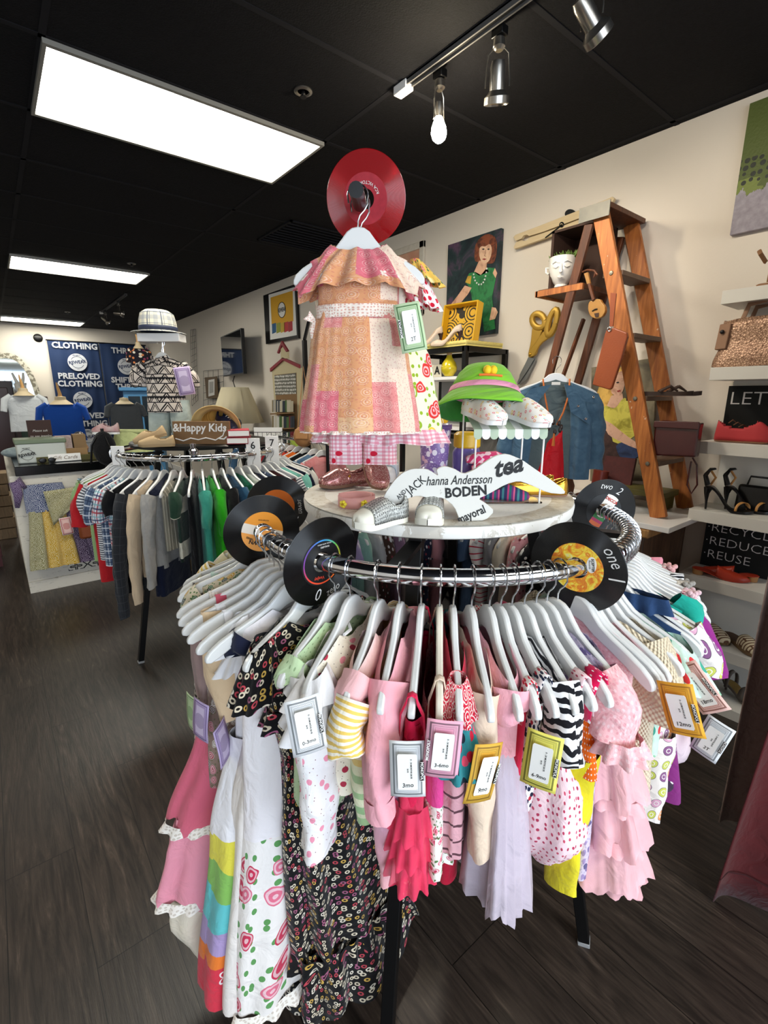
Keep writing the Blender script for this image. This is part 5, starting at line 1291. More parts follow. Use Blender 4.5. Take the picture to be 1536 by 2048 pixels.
def collar(root, m, r0, r1, z0, z1, name, amp, seed=0, n=15, k0=0, k1=1, dip=.035):
    P = []; UV = []; nA = 120
    for i in range(9):
        q = lerp(k0, k1, i/8); row = []
        for j in range(nA):
            a = 2*PI*j/nA; rip = amp*(.3+q)*math.sin(n*a+1.3*math.sin(2*a+seed)+seed)
            w = lerp(r0, r1, q)+rip*.6; t = lerp(.016, .062, q**.8)+rip
            x = w*math.copysign(abs(math.cos(a))**.85, math.cos(a)); y = t*math.sin(a)
            z = z0-.42*abs(x)*(1-.2*q)-(z0-z1)*q*(1 if abs(math.sin(a)) > .3 else .75)-(dip*(1-min(1, abs(x)/.06)**2)*(1-.45*q))*(1 if y < 0 else .5)
            row.append((x, y, z))
        P.append(row); UV.append([(j*.0032, -q*.09) for j in range(nA+1)])
    return MB().grid(P, UV, True).build(name, m, root, angle=180)
collar(g, PATCH, .056, .132, -.060, -.150, 'collar', .009, 2)
collar(g, LACE, .057, .135, -.059, -.152, 'collar_lace', .009, 2, k0=.66, k1=.80)
bw = MB(); b0 = Vector((-.092, -.01, -.232))
bw.tube([b0, b0+Vector((-.012,-.004,.012)), b0+Vector((-.018,-.004,.006)), b0+Vector((-.004,0,-.002))], [.003,.007,.008,.003], 8, flat=.4)
bw.tube([b0, b0+Vector((-.006,-.004,-.018)), b0+Vector((-.004,-.003,-.036))], [.003,.006,.005], 8, flat=.3); bw.build('sash_bow', LACE, g)
price_tag(g, atF(821, 655, 1.0), 'green', '2T', turn=11, yaw=12, brand=-1)
# second dress behind on the same arm
FRUIT = fab('fruit_garden_print', lambda n: p_floral('#efe6c8', ['#d83a34', '#e6c93a', '#8fae2e', '#d83a34'], .045, .34, '#8fae2e')(n))
GING = fab('pink_gingham', lambda n: p_plaid('#f2dfe2', [(0, .5, '#d8607e', .5)], .0085)(n))
CHER = fab('cherry_gingham', lambda n: n.mix(n.lt(n.vor(n.uv, 1/.042, 1)['Distance'], .14), p_plaid('#f2dfe2', [(0, .5, '#d8607e', .5)], .0085)(n), '#c81f3a'))
hk2 = ARM0+d_*(s_-.065)
make_hanger('white hanger just behind the patchwork dress on the high arm', hk2+Vector((0,0,.0)), rzd-.12, .15, 'hangers on the display arm')
g = thing('fruit_dress', 'yellow fruit print dress mostly hidden behind the patchwork dress', 'dress', hk2, rzd-.12)
loft(g, 'bodice', F_['creamhearts'], [(.01,.12,.012),(.05,.11,.03),(.16,.10,.034)], neck=(.055,.04), seed=93, nf=6, amp=(.001,.004))
loft(g, 'skirt', FRUIT, [(.155,.10,.036,.01),(.25,.13,.04,.03),(.40,.15,.045,.038)], top=False, seed=94, nf=8, amp=(.003,.009))
ruffle(g, GING, .395, .152, .047, .032, 16, .007, 95, xo=.038, name='gingham_hem')
flutter(g, fab('orange_yellow_voile', p_floral('#eec25a', ['#e2622a', '#f4dc8a'], .03, .3)), 1, .125, .045, .034, .03, 8, 96, z=-.11); flutter(g, F_['heartstrap'], 1, .125, .075, .03, .03, 8, 97, z=-.13)
hk3 = ARM0+d_*(s_-.03)
g = thing('gingham_shorts', 'pink cherry gingham shorts under the patchwork dress', 'shorts', hk3+Vector((0,0,-.425)), rzd)
loft(g, 'waist', CHER, [(-.10,.085,.022),(-.03,.08,.028)], top=False, seed=98, nf=6, amp=(.001,.004), dz=.0)
for x in (-.036, .043): loft(g, 'leg', CHER, [(-.04,.038,.024,x),(.045,.039,.022,x)], top=False, seed=99+int(x*100), nf=3, amp=(.001,.002), pw=.7)
# ================= RIGHT WALL =================
MWALL = Matrix(((0,0,-1,0),(-1,0,0,0),(0,1,0,0),(0,0,0,1)))     # local x runs along the wall, y up, z into the room
class WP:
    """shapes traced onto a plane parallel to the right wall"""
    def __init__(s, root, x): s.r = root; s.x = x; s.M = Matrix.Translation(root.location)
    def p(s, u, v): q = atX(u, v, s.x)-s.r.location; return (-q.y, q.z)
    def poly(s, name, pts, m, off=0.0, th=.0012, zz=None, bevel=0, label=None, smooth=0, parent=None):
        if zz: pts = [(zz[0]+a/zz[2], zz[1]+b/zz[2]) for a, b in pts]
        q = [s.p(*a) for a in pts]
        if smooth: q = sm(q, smooth)
        mm = MB().prism(q, th, z0=0); mm.xf(Matrix.Translation((s.x-s.r.location.x-off, 0, 0)) @ MWALL)
        o = mm.build(name, m, s.r if parent is None else parent, smooth=False, bevel=bevel, label=label); return o
    def line(s, name, pts, m, r=.002, off=.002, zz=None, parent=None, closed=False, flat=None):
        if zz: pts = [(zz[0]+a/zz[2], zz[1]+b/zz[2]) for a, b in pts]
        if closed: pts = pts+[pts[0]]
        P = [Vector((s.x-s.r.location.x-off, -s.p(*a)[0], s.p(*a)[1])) for a in pts]
        return MB().tube(P, r, 8, flat=flat, ref=(1,0,0)).build(name, m, s.r if parent is None else parent)
def paint(nm, a, b, sc=9, c=None): return mat('paint_'+nm, (lambda n: n.ramp(n.noise(n.uv, sc, 4, .6, .8), [(.35, a), (.52, b)]+([(.66, c)] if c else []))), .55, bump=(90, .3))
def canvas(name, label, u0, v0, u1, v1, ub, vb, th=.03, side=None, x=WALL_X, cat='painting', m=None):
    """rectangle on the wall from top-left pixel, top-right pixel, bottom pixel"""
    a = atX(u0, v0, x); b = atX(u1, v1, x); c = atX(ub, vb, x)
    ztop = (a.z+b.z)/2; t = thing(name, label, cat, (x-.001, (a.y+b.y)/2, c.z)); W = abs(a.y-b.y); H = ztop-c.z
    MB().box((-th/2, 0, H/2), (th, W, H)).build('canvas', m, t, smooth=False, bevel=.001)
    return t, W, H
T, W_, H_ = canvas('painting', 'painting of a woman with auburn bob and green dress on the right wall', 902, 490, 1008, 460, 999, 667, m=paint('dusk', '#131a24', '#1f3436', 6, '#5a3f58'))
w = WP(T, WALL_X-.032); Z1 = (820, 440, 4.042)
w.poly('hair_back', [(520,330),(525,210),(560,150),(620,110),(680,125),(705,180),(700,280),(680,345),(650,355),(560,345)], paint('auburn', '#4a2418', '#8a4a2e', 20), zz=Z1, smooth=1)
w.poly('neck', [(560,330),(625,320),(620,380),(640,420),(560,450),(520,420)], paint('skin', '#b98468', '#e0b090', 14), zz=Z1, off=.0012)
w.poly('face', [(566,215),(650,190),(664,230),(660,280),(640,335),(603,356),(575,330),(560,280)], paint('skin2', '#c99478', '#e9c2a0', 12), zz=Z1, off=.0022, smooth=1)
w.poly('fringe', [(555,225),(575,160),(620,130),(665,150),(668,205),(640,195),(610,215),(585,212)], paint('auburn', '#4a2418', '#8a4a2e'), zz=Z1, off=.0034)
w.poly('green_dress', [(480,430),(530,420),(575,445),(625,385),(690,388),(705,430),(690,500),(665,620),(690,880),(600,905),(585,780),(505,650),(485,545),(448,500)], paint('green', '#1d5a33', '#2e8046', 14), zz=Z1, off=.0012)
w.poly('sleeve', [(470,455),(500,450),(492,520),(450,505)], paint('ochre', '#b08a2a', '#d0a83c'), zz=Z1, off=.0034)
w.poly('arm', [(500,548),(445,530),(385,615),(318,700),(318,745),(395,690),(470,600)], paint('skin', '#b98468', '#e0b090'), zz=Z1, off=.0014)
w.poly('shoulder', [(690,390),(708,430),(695,470),(672,430)], paint('skin', '#b98468', '#e0b090'), zz=Z1, off=.0034)
w.poly('hand', [(665,705),(695,710),(712,745),(690,800),(645,812),(655,760)], paint('skin2', '#c99478', '#e9c2a0'), zz=Z1, off=.0034)
for x in (596, 638): w.poly('eye', [(x-12,238),(x,230),(x+12,236),(x,243)], INK, zz=Z1, off=.0036)
w.poly('mouth', [(585,318),(603,310),(622,316),(604,326)], mat('lip_red', '#9c3a34'), zz=Z1, off=.0036)
w.line('nose', [(616,240),(612,275),(604,290),(616,294)], mat('lip_brown', '#8a5a44'), .0015, .004, zz=Z1)
m = MB()
for x, y in ((518,440),(522,465),(530,490),(543,510),(560,522),(580,520),(596,505),(607,482),(614,455),(620,425),(624,395)):
    q = w.p(820+x/4.042, 440+y/4.042); m.sphere((WALL_X-.036-T.location.x, -q[0], q[1]), .0062, 8, 6)
m.build('pearl_dabs', CHALK, T)
def abst(n):
    s = n.sep(n.uv); k = n.noise(n.uv, 7, 4, .6, 1.0); y = n.m('ADD', s[2], n.m('MULTIPLY', n.m('SUBTRACT', k, .5), .25))
    a = n.mix(n.gt(n.noise(n.uv, 5, 3), .52), '#4d5a22', '#6f7d34'); a = n.mix(n.gt(n.m('ADD', k, n.m('MULTIPLY', s[1], -1.2)), .60), a, '#c23a3a')
    a = n.mix(n.m('MULTIPLY', n.lt(n.vor(n.uv, 34, .3, dim='3D')['Distance'], .38), n.lt(n.m('ABSOLUTE', n.m('SUBTRACT', s[2], .25)), .055)), a, '#1d2418')
    return n.mix(n.lt(y, .16), a, n.mix(n.noise(n.uv, 40, 3), '#6d6570', '#b0aab4'))
T, W_, H_ = canvas('painting', 'abstract green, red and grey painting cut off at the top right corner', 1505, 208, 1640, 165, 1478, 470, m=mat('abstract_paint', abst, .55, bump=(90, .4)))
# white-framed mirror/window frame behind the dress
T = thing('picture_frame', 'whitewashed wooden frame partly hidden behind the hanging dress', 'picture frame', (WALL_X-.001, 3.2, 2.15)); T.location.y = (atX(850,485).y+.24)
fw_ = mat('whitewash', p_var('#d9d2c6', '#bfb6a6', 30), .7, coord='Object')
for y, z, a, b in ((-.225,.27,.05,.54),(.225,.27,.05,.54),(0,.025,.5,.05),(0,.515,.5,.05)): MB().box((-.012,y,z),(.024,a,b)).build('frame_rail', fw_, T, bevel=.004)
MB().box((-.006,0,.27),(.008,.42,.46)).build('panel', mat('terracotta_print', p_var('#b5553a', '#d8c4a8', 6), .7, coord='Object'), T, smooth=False)
# poster
T, W_, H_ = canvas('framed_poster', 'black framed poster with yellow field and colourful shirts, above the house board', 531, 590, 597, 570, 600, 677, th=.03, m=BLACKP, cat='poster')
w = WP(T, WALL_X-.032); Z4 = (280, 600, 4.267)
w.poly('mat_board', [(1098,-45),(1318,-110),(1338,300),(1112,340)], PAPER, zz=Z4)
w.poly('yellow_field', [(1115,-20),(1304,-80),(1310,180),(1125,210)], mat('poster_yellow', '#e0a81c', .6), zz=Z4, off=.0013)
lg = [(1213+32*math.cos(a*PI/10), 85+66*math.sin(a*PI/10)) for a in range(20)]
w.poly('logo_disc', lg, PAPER, zz=Z4, off=.0026); w.line('logo_ring', lg, INK, .004, .004, zz=Z4, closed=True)
q = w.p(280+1213/4.267, 600+85/4.267); text('REWEAR', .062, INK, T, loc=(WALL_X-.037-T.location.x, -q[0], q[1]), rot=(PI/2-.0, 0, -PI/2), bold=.03, sx=.8)
for k, (x, c) in enumerate(((1128,'#2f5f8a'),(1166,'#9aa03a'),(1202,'#c8a83a'),(1232,'#c23a3a'),(1268,'#b02a34'))):
    w.poly('printed_shirt', [(x,205-k*4),(x+34,195-k*4),(x+36,275-k*4),(x+2,290-k*4)], mat('print_'+c[1:], c, .6), zz=Z4, off=.0026)
# television
TX = WALL_X-.16; a = atX(433,672,TX); b = atX(497,660,TX); c = atX(499,748,TX)
T = thing('television', 'wall mounted black television reflecting the ceiling light', 'television', (TX, (a.y+b.y)/2, c.z)); W_ = abs(a.y-b.y)*1.0; H_ = a.z-c.z-.01
T.rotation_euler = (0, 0, math.radians(-8))
MB().box((0,0,H_/2),(.045,W_,H_)).build('case', BLACKP, T, bevel=.004); MB().box((-.0235,0,H_/2),(.001,W_-.03,H_-.03)).build('screen', mat('dark_screen', '#16181a', .06, spec=.9, coat=1.0), T, smooth=False)
MB().box((.07,0,H_/2),(.13,.06,.12)).build('wall_bracket', BLACKM, T)
# corrugated lampshade
T = thing('lampshade', 'large pleated cream lampshade hanging below the television', 'lampshade', (WALL_X-.34, 0, 0)); a = atX(435,845,WALL_X-.34); b = atX(523,850,WALL_X-.34); tp = atX(460,775,WALL_X-.34)
T.location.y = (a.y+b.y)/2; T.location.z = b.z; r1 = min(.33, abs(a.y-b.y)/2); hh_ = tp.z-b.z
P = []
for i in range(2):
    P.append([((lerp(r1, r1*.5, i))*(1+(.05 if j % 2 else -.03))*math.cos(2*PI*j/32), (lerp(r1, r1*.5, i))*(1+(.05 if j % 2 else -.03))*math.sin(2*PI*j/32), hh_*i) for j in range(32)])
MB().grid(P, None, True).build('shade', mat('cream_pleated_card', '#c9bea0', .8), T, solid=.003, angle=15)
MB().tube([(0,0,hh_),(0,.05,hh_+.08),(0,-.01,hh_+.14)], .006, 8).build('hook', BLACKM, T)
# wire grids
def wiregrid(label, pts, nx, ny, x=WALL_X-.03):
    T = thing('wire_grid', label, 'wire rack', atX(*pts[3], x)); m = MB(); a, b, c, d = [atX(*p, x)-T.location for p in pts]
    for i in range(nx+1): m.tube([lerp(a,b,i/nx), lerp(d,c,i/nx)], .003, 5)
    for i in range(ny+1): m.tube([lerp(a,d,i/ny), lerp(b,c,i/ny)], .003, 5)
    m.build('wire_mesh', BLACKM, T); return T
wiregrid('tall dark wire grid on the wall behind the tribal shirt', [(381,660),(391,658),(396,800),(384,812)], 3, 12)
wiregrid('small wire grid holding a card, left of the lampshade', [(407,742),(447,738),(447,800),(407,815)], 4, 5)
T, W_, H_ = canvas('notice_card', 'brown framed card on the small wire grid', 412, 756, 434, 752, 434, 797, th=.02, x=WALL_X-.05, m=mat('brown_card','#6e5a44',.7), cat='card')
w = WP(T, WALL_X-.072); w.poly('paper_sheet', [(417,760),(429,758),(429,790),(417,793)], PAPER); w.poly('printed_block', [(419,764),(427,763),(427,785),(419,787)], mat('grey_print', p_var('#8d8a84','#d5d2cc',80), .7, coord='Object'), off=.0013)
# house shaped board with shelves of tiny books
HX = WALL_X-.12; CRM = mat('cream_board', '#c9bb94', .7); REDT = mat('brick_red_trim', '#8e2f38', .6)
T = thing('house_board', 'tall cream house-shaped display board with red roof trim and little books', 'display board', atX(575, 905, HX)); w = WP(T, HX)
MB().bb((.10,-.34,-T.location.z+.002),(.118,.34,.02)).build('base', CRM, T, smooth=False)
w.poly('front', [(1125,600),(1232,505),(1370,580),(1400,1285),(1180,1285)], CRM, zz=Z4, th=.02, off=-.02)
w.poly('roof_edge', [(1120,585),(1230,490),(1370,552),(1370,582),(1232,515),(1122,612)], REDT, zz=Z4, th=.02)
w.poly('cupola', [(1213,420),(1238,395),(1272,430),(1276,500),(1216,500)], CRM, zz=Z4, th=.02); w.poly('cupola_roof', [(1190,450),(1228,350),(1282,435),(1268,445),(1230,385),(1198,458)], REDT, zz=Z4, th=.022, off=.01)
w.poly('cork_back', [(1150,640),(1335,620),(1352,1285),(1185,1285)], mat('cork_brown', '#8a6a48', .9), zz=Z4, off=.001)
rr = random.Random(4); ro = 0
w.poly('sticker_sheet', [(1150,645),(1332,622),(1338,800),(1158,812)], mat('tiny_sticker_print', lambda n: n.mix(n.lt(n.vor(n.uv, 26, .15, dim='3D')['Distance'], .36), '#6d6a60', '#f0eee6'), .7), zz=Z4, off=.004)
for sy in (965, 1095, 1225): w.poly('shelf', [(1175,sy),(1350,sy-8),(1350,sy+2),(1175,sy+12)], mat('cork_brown', '#8a6a48', .9), zz=Z4, off=.05, th=.05)
bc = ['#3a3f48','#a8a49c','#7a2a30','#4f6a3a','#c8bfa8','#2c3440','#8a7a5a','#d8d4cc']
for sy in (850, 985, 1120):
    x = 1182
    while x < 1340:
        wd_ = rr.choice((9, 11, 13)); h0 = rr.uniform(0, 14); col = rr.choice(bc)
        b_ = w.poly('book', [(x,sy+h0),(x+wd_,sy+h0-1),(x+wd_,sy+104),(x,sy+105)], mat('book_'+col[1:], col, .7), zz=Z4, off=.045, th=.04, parent=None); 
        b_.parent = None; b_.location = T.location; tag(b_, 'tiny book on the %s shelf of the house-shaped board' % {850: 'top', 985: 'middle', 1120: 'bottom'}[sy], 'book', 'tiny books on the %s shelf of the board' % {850: 'top', 985: 'middle', 1120: 'bottom'}[sy])
        x += wd_+1
# ---- black metal unit with yellow tray and heels ----
a = atX(930,690,2.40); b = atX(1012,700,2.40)
T = thing('shelf_unit', 'black metal shelf unit against the wall behind the green hat', 'shelf unit', (2.60, 2.22, 0)); m = MB(); 
UX0, UX1, UY0, UY1, UT = -.20, .20, -.05, .55, 1.82
for x in (UX0, UX1):
    for y in (UY0, UY1): m.box((x, y, UT/2), (.03, .03, UT))
for z in (UT-.015, 1.25, .7): 
    for x in (UX0, UX1): m.box((x, (UY0+UY1)/2, z), (.03, UY1-UY0, .03))
    for y in (UY0, UY1): m.box((0, y, z), (UX1-UX0, .03, .03))
m.build('frame', BLACKM, T, smooth=False)
for z in (1.63, 1.30, .95, .6): MB().box((0, (UY0+UY1)/2, z), (UX1-UX0-.03, UY1-UY0-.03, .02)).build('shelf', WHITEP, T, smooth=False)
MB().box((UX1-.01, (UY0+UY1)/2, 1.0), (.008, UY1-UY0-.03, 1.4)).build('back_panel', mat('grey_print_panel', p_var('#a9a8a4', '#7f8285', 4), .7, coord='Object'), T, smooth=False)
def onunit(u, v, x): return atX(u, v, x)
YTR = mat('yellow_tray_paint', '#e0ac1e', .4)
p = onunit(905, 684, 2.48)
T = thing('wire_tray', 'pale yellow crinkled tray under the heels on the shelf unit', 'tray', (2.56, 2.46, UT+.001)); MB().box((0,0,.006),(.36,.62,.008)).build('base', mat('pale_yellow_card', '#e2cf78', .6), T)
m = MB(); 
for y in (-.31, .31): m.grid([[(-.18+.36*i/24, y, .01) for i in range(25)], [(-.18+.36*i/24, y+.006*(-1)**i, .035) for i in range(25)]])
for x in (-.18, .18): m.grid([[(x, -.31+.62*i/40, .01) for i in range(41)], [(x+.006*(-1)**i, -.31+.62*i/40, .035) for i in range(41)]])
m.build('crimped_edge', mat('pale_yellow_card', '#e2cf78', .6), T, solid=.001, angle=10)
T = thing('serving_tray', 'bright yellow tray with black sunflower drawing standing on its edge', 'tray', (2.64, 2.44, UT+.012)); T.rotation_euler = (0, math.radians(10), math.radians(6))
m = MB(); m.box((.0,0,.15),(.012,.27,.28)).build('tray_base', mat('sunflower_drawing', lambda n: n.mix(n.gt(n.m('SINE', n.m('MULTIPLY', n.vor(n.uv, 9, .6, dim='3D')['Distance'], 40.0)), .35), '#d9ab28', '#2a2418'), .6), T, bevel=.003)
for q in (((-.03,-.14,.15),(.07,.012,.3)),((-.03,.14,.15),(.07,.012,.3)),((-.03,0,.005),(.07,.28,.012)),((-.03,0,.295),(.07,.28,.012))): MB().box(*q).build('tray_side', YTR, T, bevel=.005)
HEELC = mat('nude_leather', '#e0c8b0', .4); HEELD = mat('dark_heel', '#3a2420', .4)
for k, (u, v, az, x) in enumerate(((868, 690, 150, 2.42), (905, 688, 120, 2.44))):
    p = onunit(u, v, x); p.z = UT+.012; q = shoe('high_heel_shoe', ('left' if k == 0 else 'right')+' cream high heel shoe on top of the black shelf unit', p+Vector((0,-.08,0)), aim(az), .21, HEELC, HEELC, HEELC, W=.036, H=.04, heelH=.085, sole_t=.004, toe=0, op=(.08,.72), heelm=HEELD, group='cream heels on the shelf unit')
p = onunit(918, 690, 2.44)
# bulb vase, letter tiles, lemon plate
p = atX(898, 738, 2.46); T = thing('bulb_vase', 'yellow light bulb shaped vase on the shelf unit', 'vase', (p.x, p.y, 1.641))
MB().lathe([(.001,0),(.03,.004),(.052,.035),(.055,.06),(.045,.09),(.02,.125),(.016,.14)], n=24).build('glass', mat('yellow_glass', '#d8c22a', .1, coat=.8), T); MB().lathe([(.017,.138),(.017,.165),(.012,.168)], n=16).build('wooden_neck', mat('pale_wood', '#c9a06a', .5), T)
for k, (u, ch) in enumerate(((862, 'C'), (876, 'A'))):
    p = atX(u, 735, 2.43); T = thing('letter_tile', 'cream letter %s tile beside the yellow bulb vase' % ch, 'letter tile', (p.x, p.y, 1.641)); MB().box((0,0,.04),(.012,.066,.08)).build('tile', mat('cream_tile', '#e4dcc4', .6), T, bevel=.002)
    text(ch, .075, INK, T, loc=(-.008, 0, .04), rot=(PI/2, 0, -PI/2), bold=.02)
T = thing('lemon_plate', 'plate decorated like a lemon slice on the lower shelf', 'plate', atX(885, 790, 2.44)+Vector((0,0,-.06))); T.location.z = 1.40
LM = Matrix.Rotation(-PI/2, 4, 'Y'); MB().lathe([(.001,0),(.075,.0),(.085,.004)], n=28, M=LM).build('plate', mat('lemon_yellow', '#c9a21c', .5), T)
m = MB(); 
for k in range(5): a = k*PI/5; m.bar((-.006, -.07*math.cos(a), -.07*math.sin(a)), (-.006, .07*math.cos(a), .07*math.sin(a)), .004, .003)
m.build('segment_lines', PAPER, T)
T = thing('bracelet_display', 'small white tabletop display on the middle shelf', 'display', (2.5, 2.15, 1.311)); MB().box((0,0,.05),(.1,.16,.1)).build('box', WHITEP, T, bevel=.003)
# ---- giant scissors and clothespin ----
Zc = (1000, 380, 3.657); GP = mat('gold_paint', '#b8913c', .38, .55)
T = thing('giant_scissors', 'giant gold handled scissors hanging on the wall left of the ladder', 'wall decoration', atX(1058, 700, WALL_X)); w = WP(T, WALL_X-.02)
w.line('left_handle', [(290+46*math.cos(a*PI/9)+8*math.sin(a*PI/9), 958+52*math.sin(a*PI/9)) for a in range(18)], GP, .016, .012, zz=Zc, closed=True, flat=1.3)
w.line('right_handle', [(400+26*math.cos(a*PI/9)-28*math.sin(a*PI/9), 972+92*math.sin(a*PI/9)+8*math.cos(a*PI/9)) for a in range(18)], GP, .016, .026, zz=Zc, closed=True, flat=1.3)
w.poly('left_arm', [(248,990),(325,1010),(285,1130),(278,1200),(235,1232),(212,1215),(235,1120)], GP, zz=Zc, th=.018, bevel=.004, smooth=1)
w.poly('right_arm', [(345,1020),(390,1075),(310,1130),(270,1215),(232,1225),(225,1185),(285,1110)], GP, off=.014, zz=Zc, th=.016, bevel=.004, smooth=1)
BL = mat('grey_blade', '#8a8c8c', .35, .7)
w.poly('blade', [(213,1222),(272,1232),(240,1300),(200,1385),(150,1425),(138,1415),(150,1350),(190,1270)], BL, zz=Zc, th=.008); w.poly('blade', [(222,1222),(262,1235),(205,1330),(160,1395),(138,1425),(137,1405),(165,1340)], BL, zz=Zc, th=.006, off=.010)
q = w.p(1000+240/3.657, 380+1203/3.657); MB().sphere((-.045, -q[0], q[1]), .012, 12, 8).build('pivot_screw', GOLD, T)
PINW = mat('pale_pine', lambda n: n.mix(n.noise(n.scale(n.uv, (1, 3, 30)), 3, 4), '#d9c6a0', '#c7b088'), .6)
T = thing('giant_clothespin', 'giant pale wooden clothespin on the wall behind the ladder top', 'wall decoration', atX(1130, 470, WALL_X)); w = WP(T, WALL_X-.03)
w.poly('upper_jaw', [(112,350),(128,332),(300,268),(602,150),(800,72),(835,55),(850,68),(838,92),(700,170),(610,207),(462,262),(340,308),(228,342),(210,332),(185,340),(172,360),(130,378)], PINW, zz=Zc, th=.022, bevel=.002)
w.poly('lower_jaw', [(132,386),(172,372),(190,378),(215,372),(230,352),(340,316),(462,272),(610,215),(800,140),(838,100),(805,165),(606,262),(470,310),(350,356),(122,436),(114,424)], PINW, zz=Zc, th=.022, bevel=.002)
w.line('spring', [(350,355),(455,275),(470,258)], BLACKM, .004, .026, zz=Zc); w.line('spring_coil', [(466+14*math.cos(a), 260+16*math.sin(a)) for a in (i*PI/6 for i in range(12))], BLACKM, .005, .02, zz=Zc, closed=True)
w.poly('spring_disc', [(512+40*math.cos(a), 175+36*math.sin(a)) for a in (i*PI/8 for i in range(16))], BLACKM, zz=Zc, th=.01, off=-.012)
# ---- dresser, board ----
BZ = .94; DWD = wood('dark_walnut', '#3a2a20', '#6a4c36', .5); 
T = thing('dresser', 'old dark wooden dresser under the ladder', 'dresser', (2.55, 1.62, 0)); DX0, DX1, DY0, DY1 = -.26, .28, -.72, .24
MB().bb((DX0+.03, DY0+.03, .08), (DX1, DY1-.02, BZ-.07)).build('body', DWD, T, bevel=.004)
MB().bb((DX0, DY0, BZ-.07), (DX1, DY1, BZ-.03)).build('top', wood('worn_oak_edge', '#8a6238', '#b98a52', .5), T, bevel=.006)
for k in range(2):
    y0_ = DY0+.06+.42*k; d_r = MB().bb((DX0+.012, y0_, .12), (DX0+.035, y0_+.38, .82)).build('door', DWD, T, bevel=.004)
    MB().bb((DX0+.004, y0_+.06, .18), (DX0+.014, y0_+.32, .76)).build('door_panel', wood('mid_walnut', '#4a3424', '#7a5a3e', .5), d_r, bevel=.006)
    MB().sphere((DX0-.004, y0_+.03, .5), .012, 10, 8).build('knob', GOLD, d_r)
for y in (DY0+.06, DY1-.06): 
    for x in (DX0+.06, DX1-.05): MB().box((x, y, .045), (.06,.06,.09)).build('leg', DWD, T)
T = thing('white_board', 'white painted board laid on the dresser under the ladder', 'board', (2.535, 1.62, BZ-.028)); MB().bb((-.235,-.80,0),(.29,.22,.026)).build('panel', WHITEP, T, bevel=.002)
# ---- ladder ----
LADW = mat('orange_stained_pine', lambda n: n.mix(n.m('MULTIPLY', n.gt(n.noise(n.uv, 22, 4, .7), .69), .8), n.ramp(n.noise(n.scale(n.uv, (14, 14, 1.2)), 4, 5, .6), [(.3, '#8a4a20'), (.6, '#bb7236'), (.75, '#cc8a4a')]), '#d8c8b0'), .5, bump=(40, .1))
LADD = mat('dark_stained_pine', lambda n: n.ramp(n.noise(n.scale(n.uv, (14, 14, 1.2)), 4, 5, .6), [(.3, '#3f2010'), (.7, '#6e3c1e')]), .5)
T = thing('wooden_stepladder', 'old orange stained wooden stepladder standing on the dresser', 'ladder', (2.62, 1.2, BZ)); L0 = T.location
XA, XB = 2.46, 2.78; yT, zT = 1.385, 2.395; yF = .93; yR = 1.75
def lw(x, y, z): return Vector((x, y, z))-L0
for x in (XA, XB): MB().bar(lw(x, yF, BZ), lw(x, yT, zT), .024, .075, up=(0,-1,.3)).build('front_rail', LADW, T, bevel=.003)
for x in (XA-.0, XB): MB().bar(lw(x, yR, BZ+.002), lw(x, yT+.05, zT-.05), .022, .045, up=(0,1,.3)).build('rear_leg', LADD, T, bevel=.003)
for z in (1.196, 1.503, 1.80, 2.095):
    y = lerp(yF, yT, (z-BZ)/(zT-BZ)); MB().bb(lw(XA+.012, y-.045, z-.011), lw(XB-.012, y+.055, z+.011)).build('step', mat('worn_grey_step', p_var('#7a6250', '#5d4738', 14), .6, coord='Object'), T, bevel=.002)
    MB().lathe([(.001,.006),(.009,.005),(.011,0)], n=12, M=Matrix.Translation(lw(XA-.012, y, z)) @ Matrix.Rotation(-PI/2, 4, 'Y')).build('step_bolt', mat('dull_steel', '#8a8578', .4, .8), T)
MB().bb(lw(XA-.03, yT-.06, zT-.005), lw(XB+.03, yT+.085, zT+.018)).build('top_cap', LADD, T, bevel=.002)
MB().bb(lw(XA-.036, yT-.065, zT-.045), lw(XA-.030, yT+.09, zT+.022)).build('metal_bracket', mat('galvanised', p_var('#5f605c', '#7d7a72', 20), .5, .5, coord='Object'), T)
MB().bar(lw(XA, yR-.08, 1.12), lw(XB, yT+.22, 1.95), .015, .02).build('diagonal_brace', LADD, T)
MB().bb(lw(XA-.01, yT+.06, 2.055), lw(XB+.01, 1.70, 2.08)).build('bucket_shelf', LADD, T, bevel=.002)
m = MB(); m.bb(lw(XA-.015, yT+.05, 2.045), lw(XA+.0, 1.71, 2.075)); m.bb(lw(XA-.015, 1.70, 2.045), lw(XB+.01, 1.715, 2.075)); m.build('shelf_edge', LADW, T)
# box, planter head
BRN = mat('dark_brown_box', '#3a241a', .7)
T = thing('wooden_box', 'dark brown open box standing on the ladder bucket shelf behind the planter', 'box', (2.62, 1.565, 2.082)); m = MB()
m.bb((.11,-.13,0),(.125,.12,.30)); m.bb((-.10,.105,0),(.125,.12,.30)); m.bb((-.10,-.13,.288),(.125,.12,.30)); m.build('box_shell', BRN, T, smooth=False)
p = atX(1124, 568, 2.58); T = thing('head_planter', 'glossy white face planter on the ladder shelf', 'planter', (2.57, p.y, 2.082), math.radians(208)); POR = mat('white_porcelain', '#eceae4', .12, coat=.7)
MB().lathe([(.001,0),(.04,0),(.042,.012),(.036,.03),(.05,.045),(.068,.075),(.077,.12),(.078,.165),(.074,.168),(.072,.16),(.001,.14)], n=36, sy=.92).build('pot', POR, T)
m = MB(); m.tube([(.073,0,.125),(.086,0,.095),(.088,0,.085),(.07,0,.08)], [.005,.008,.010,.006], 10); m.build('nose', POR, T)
m = MB()
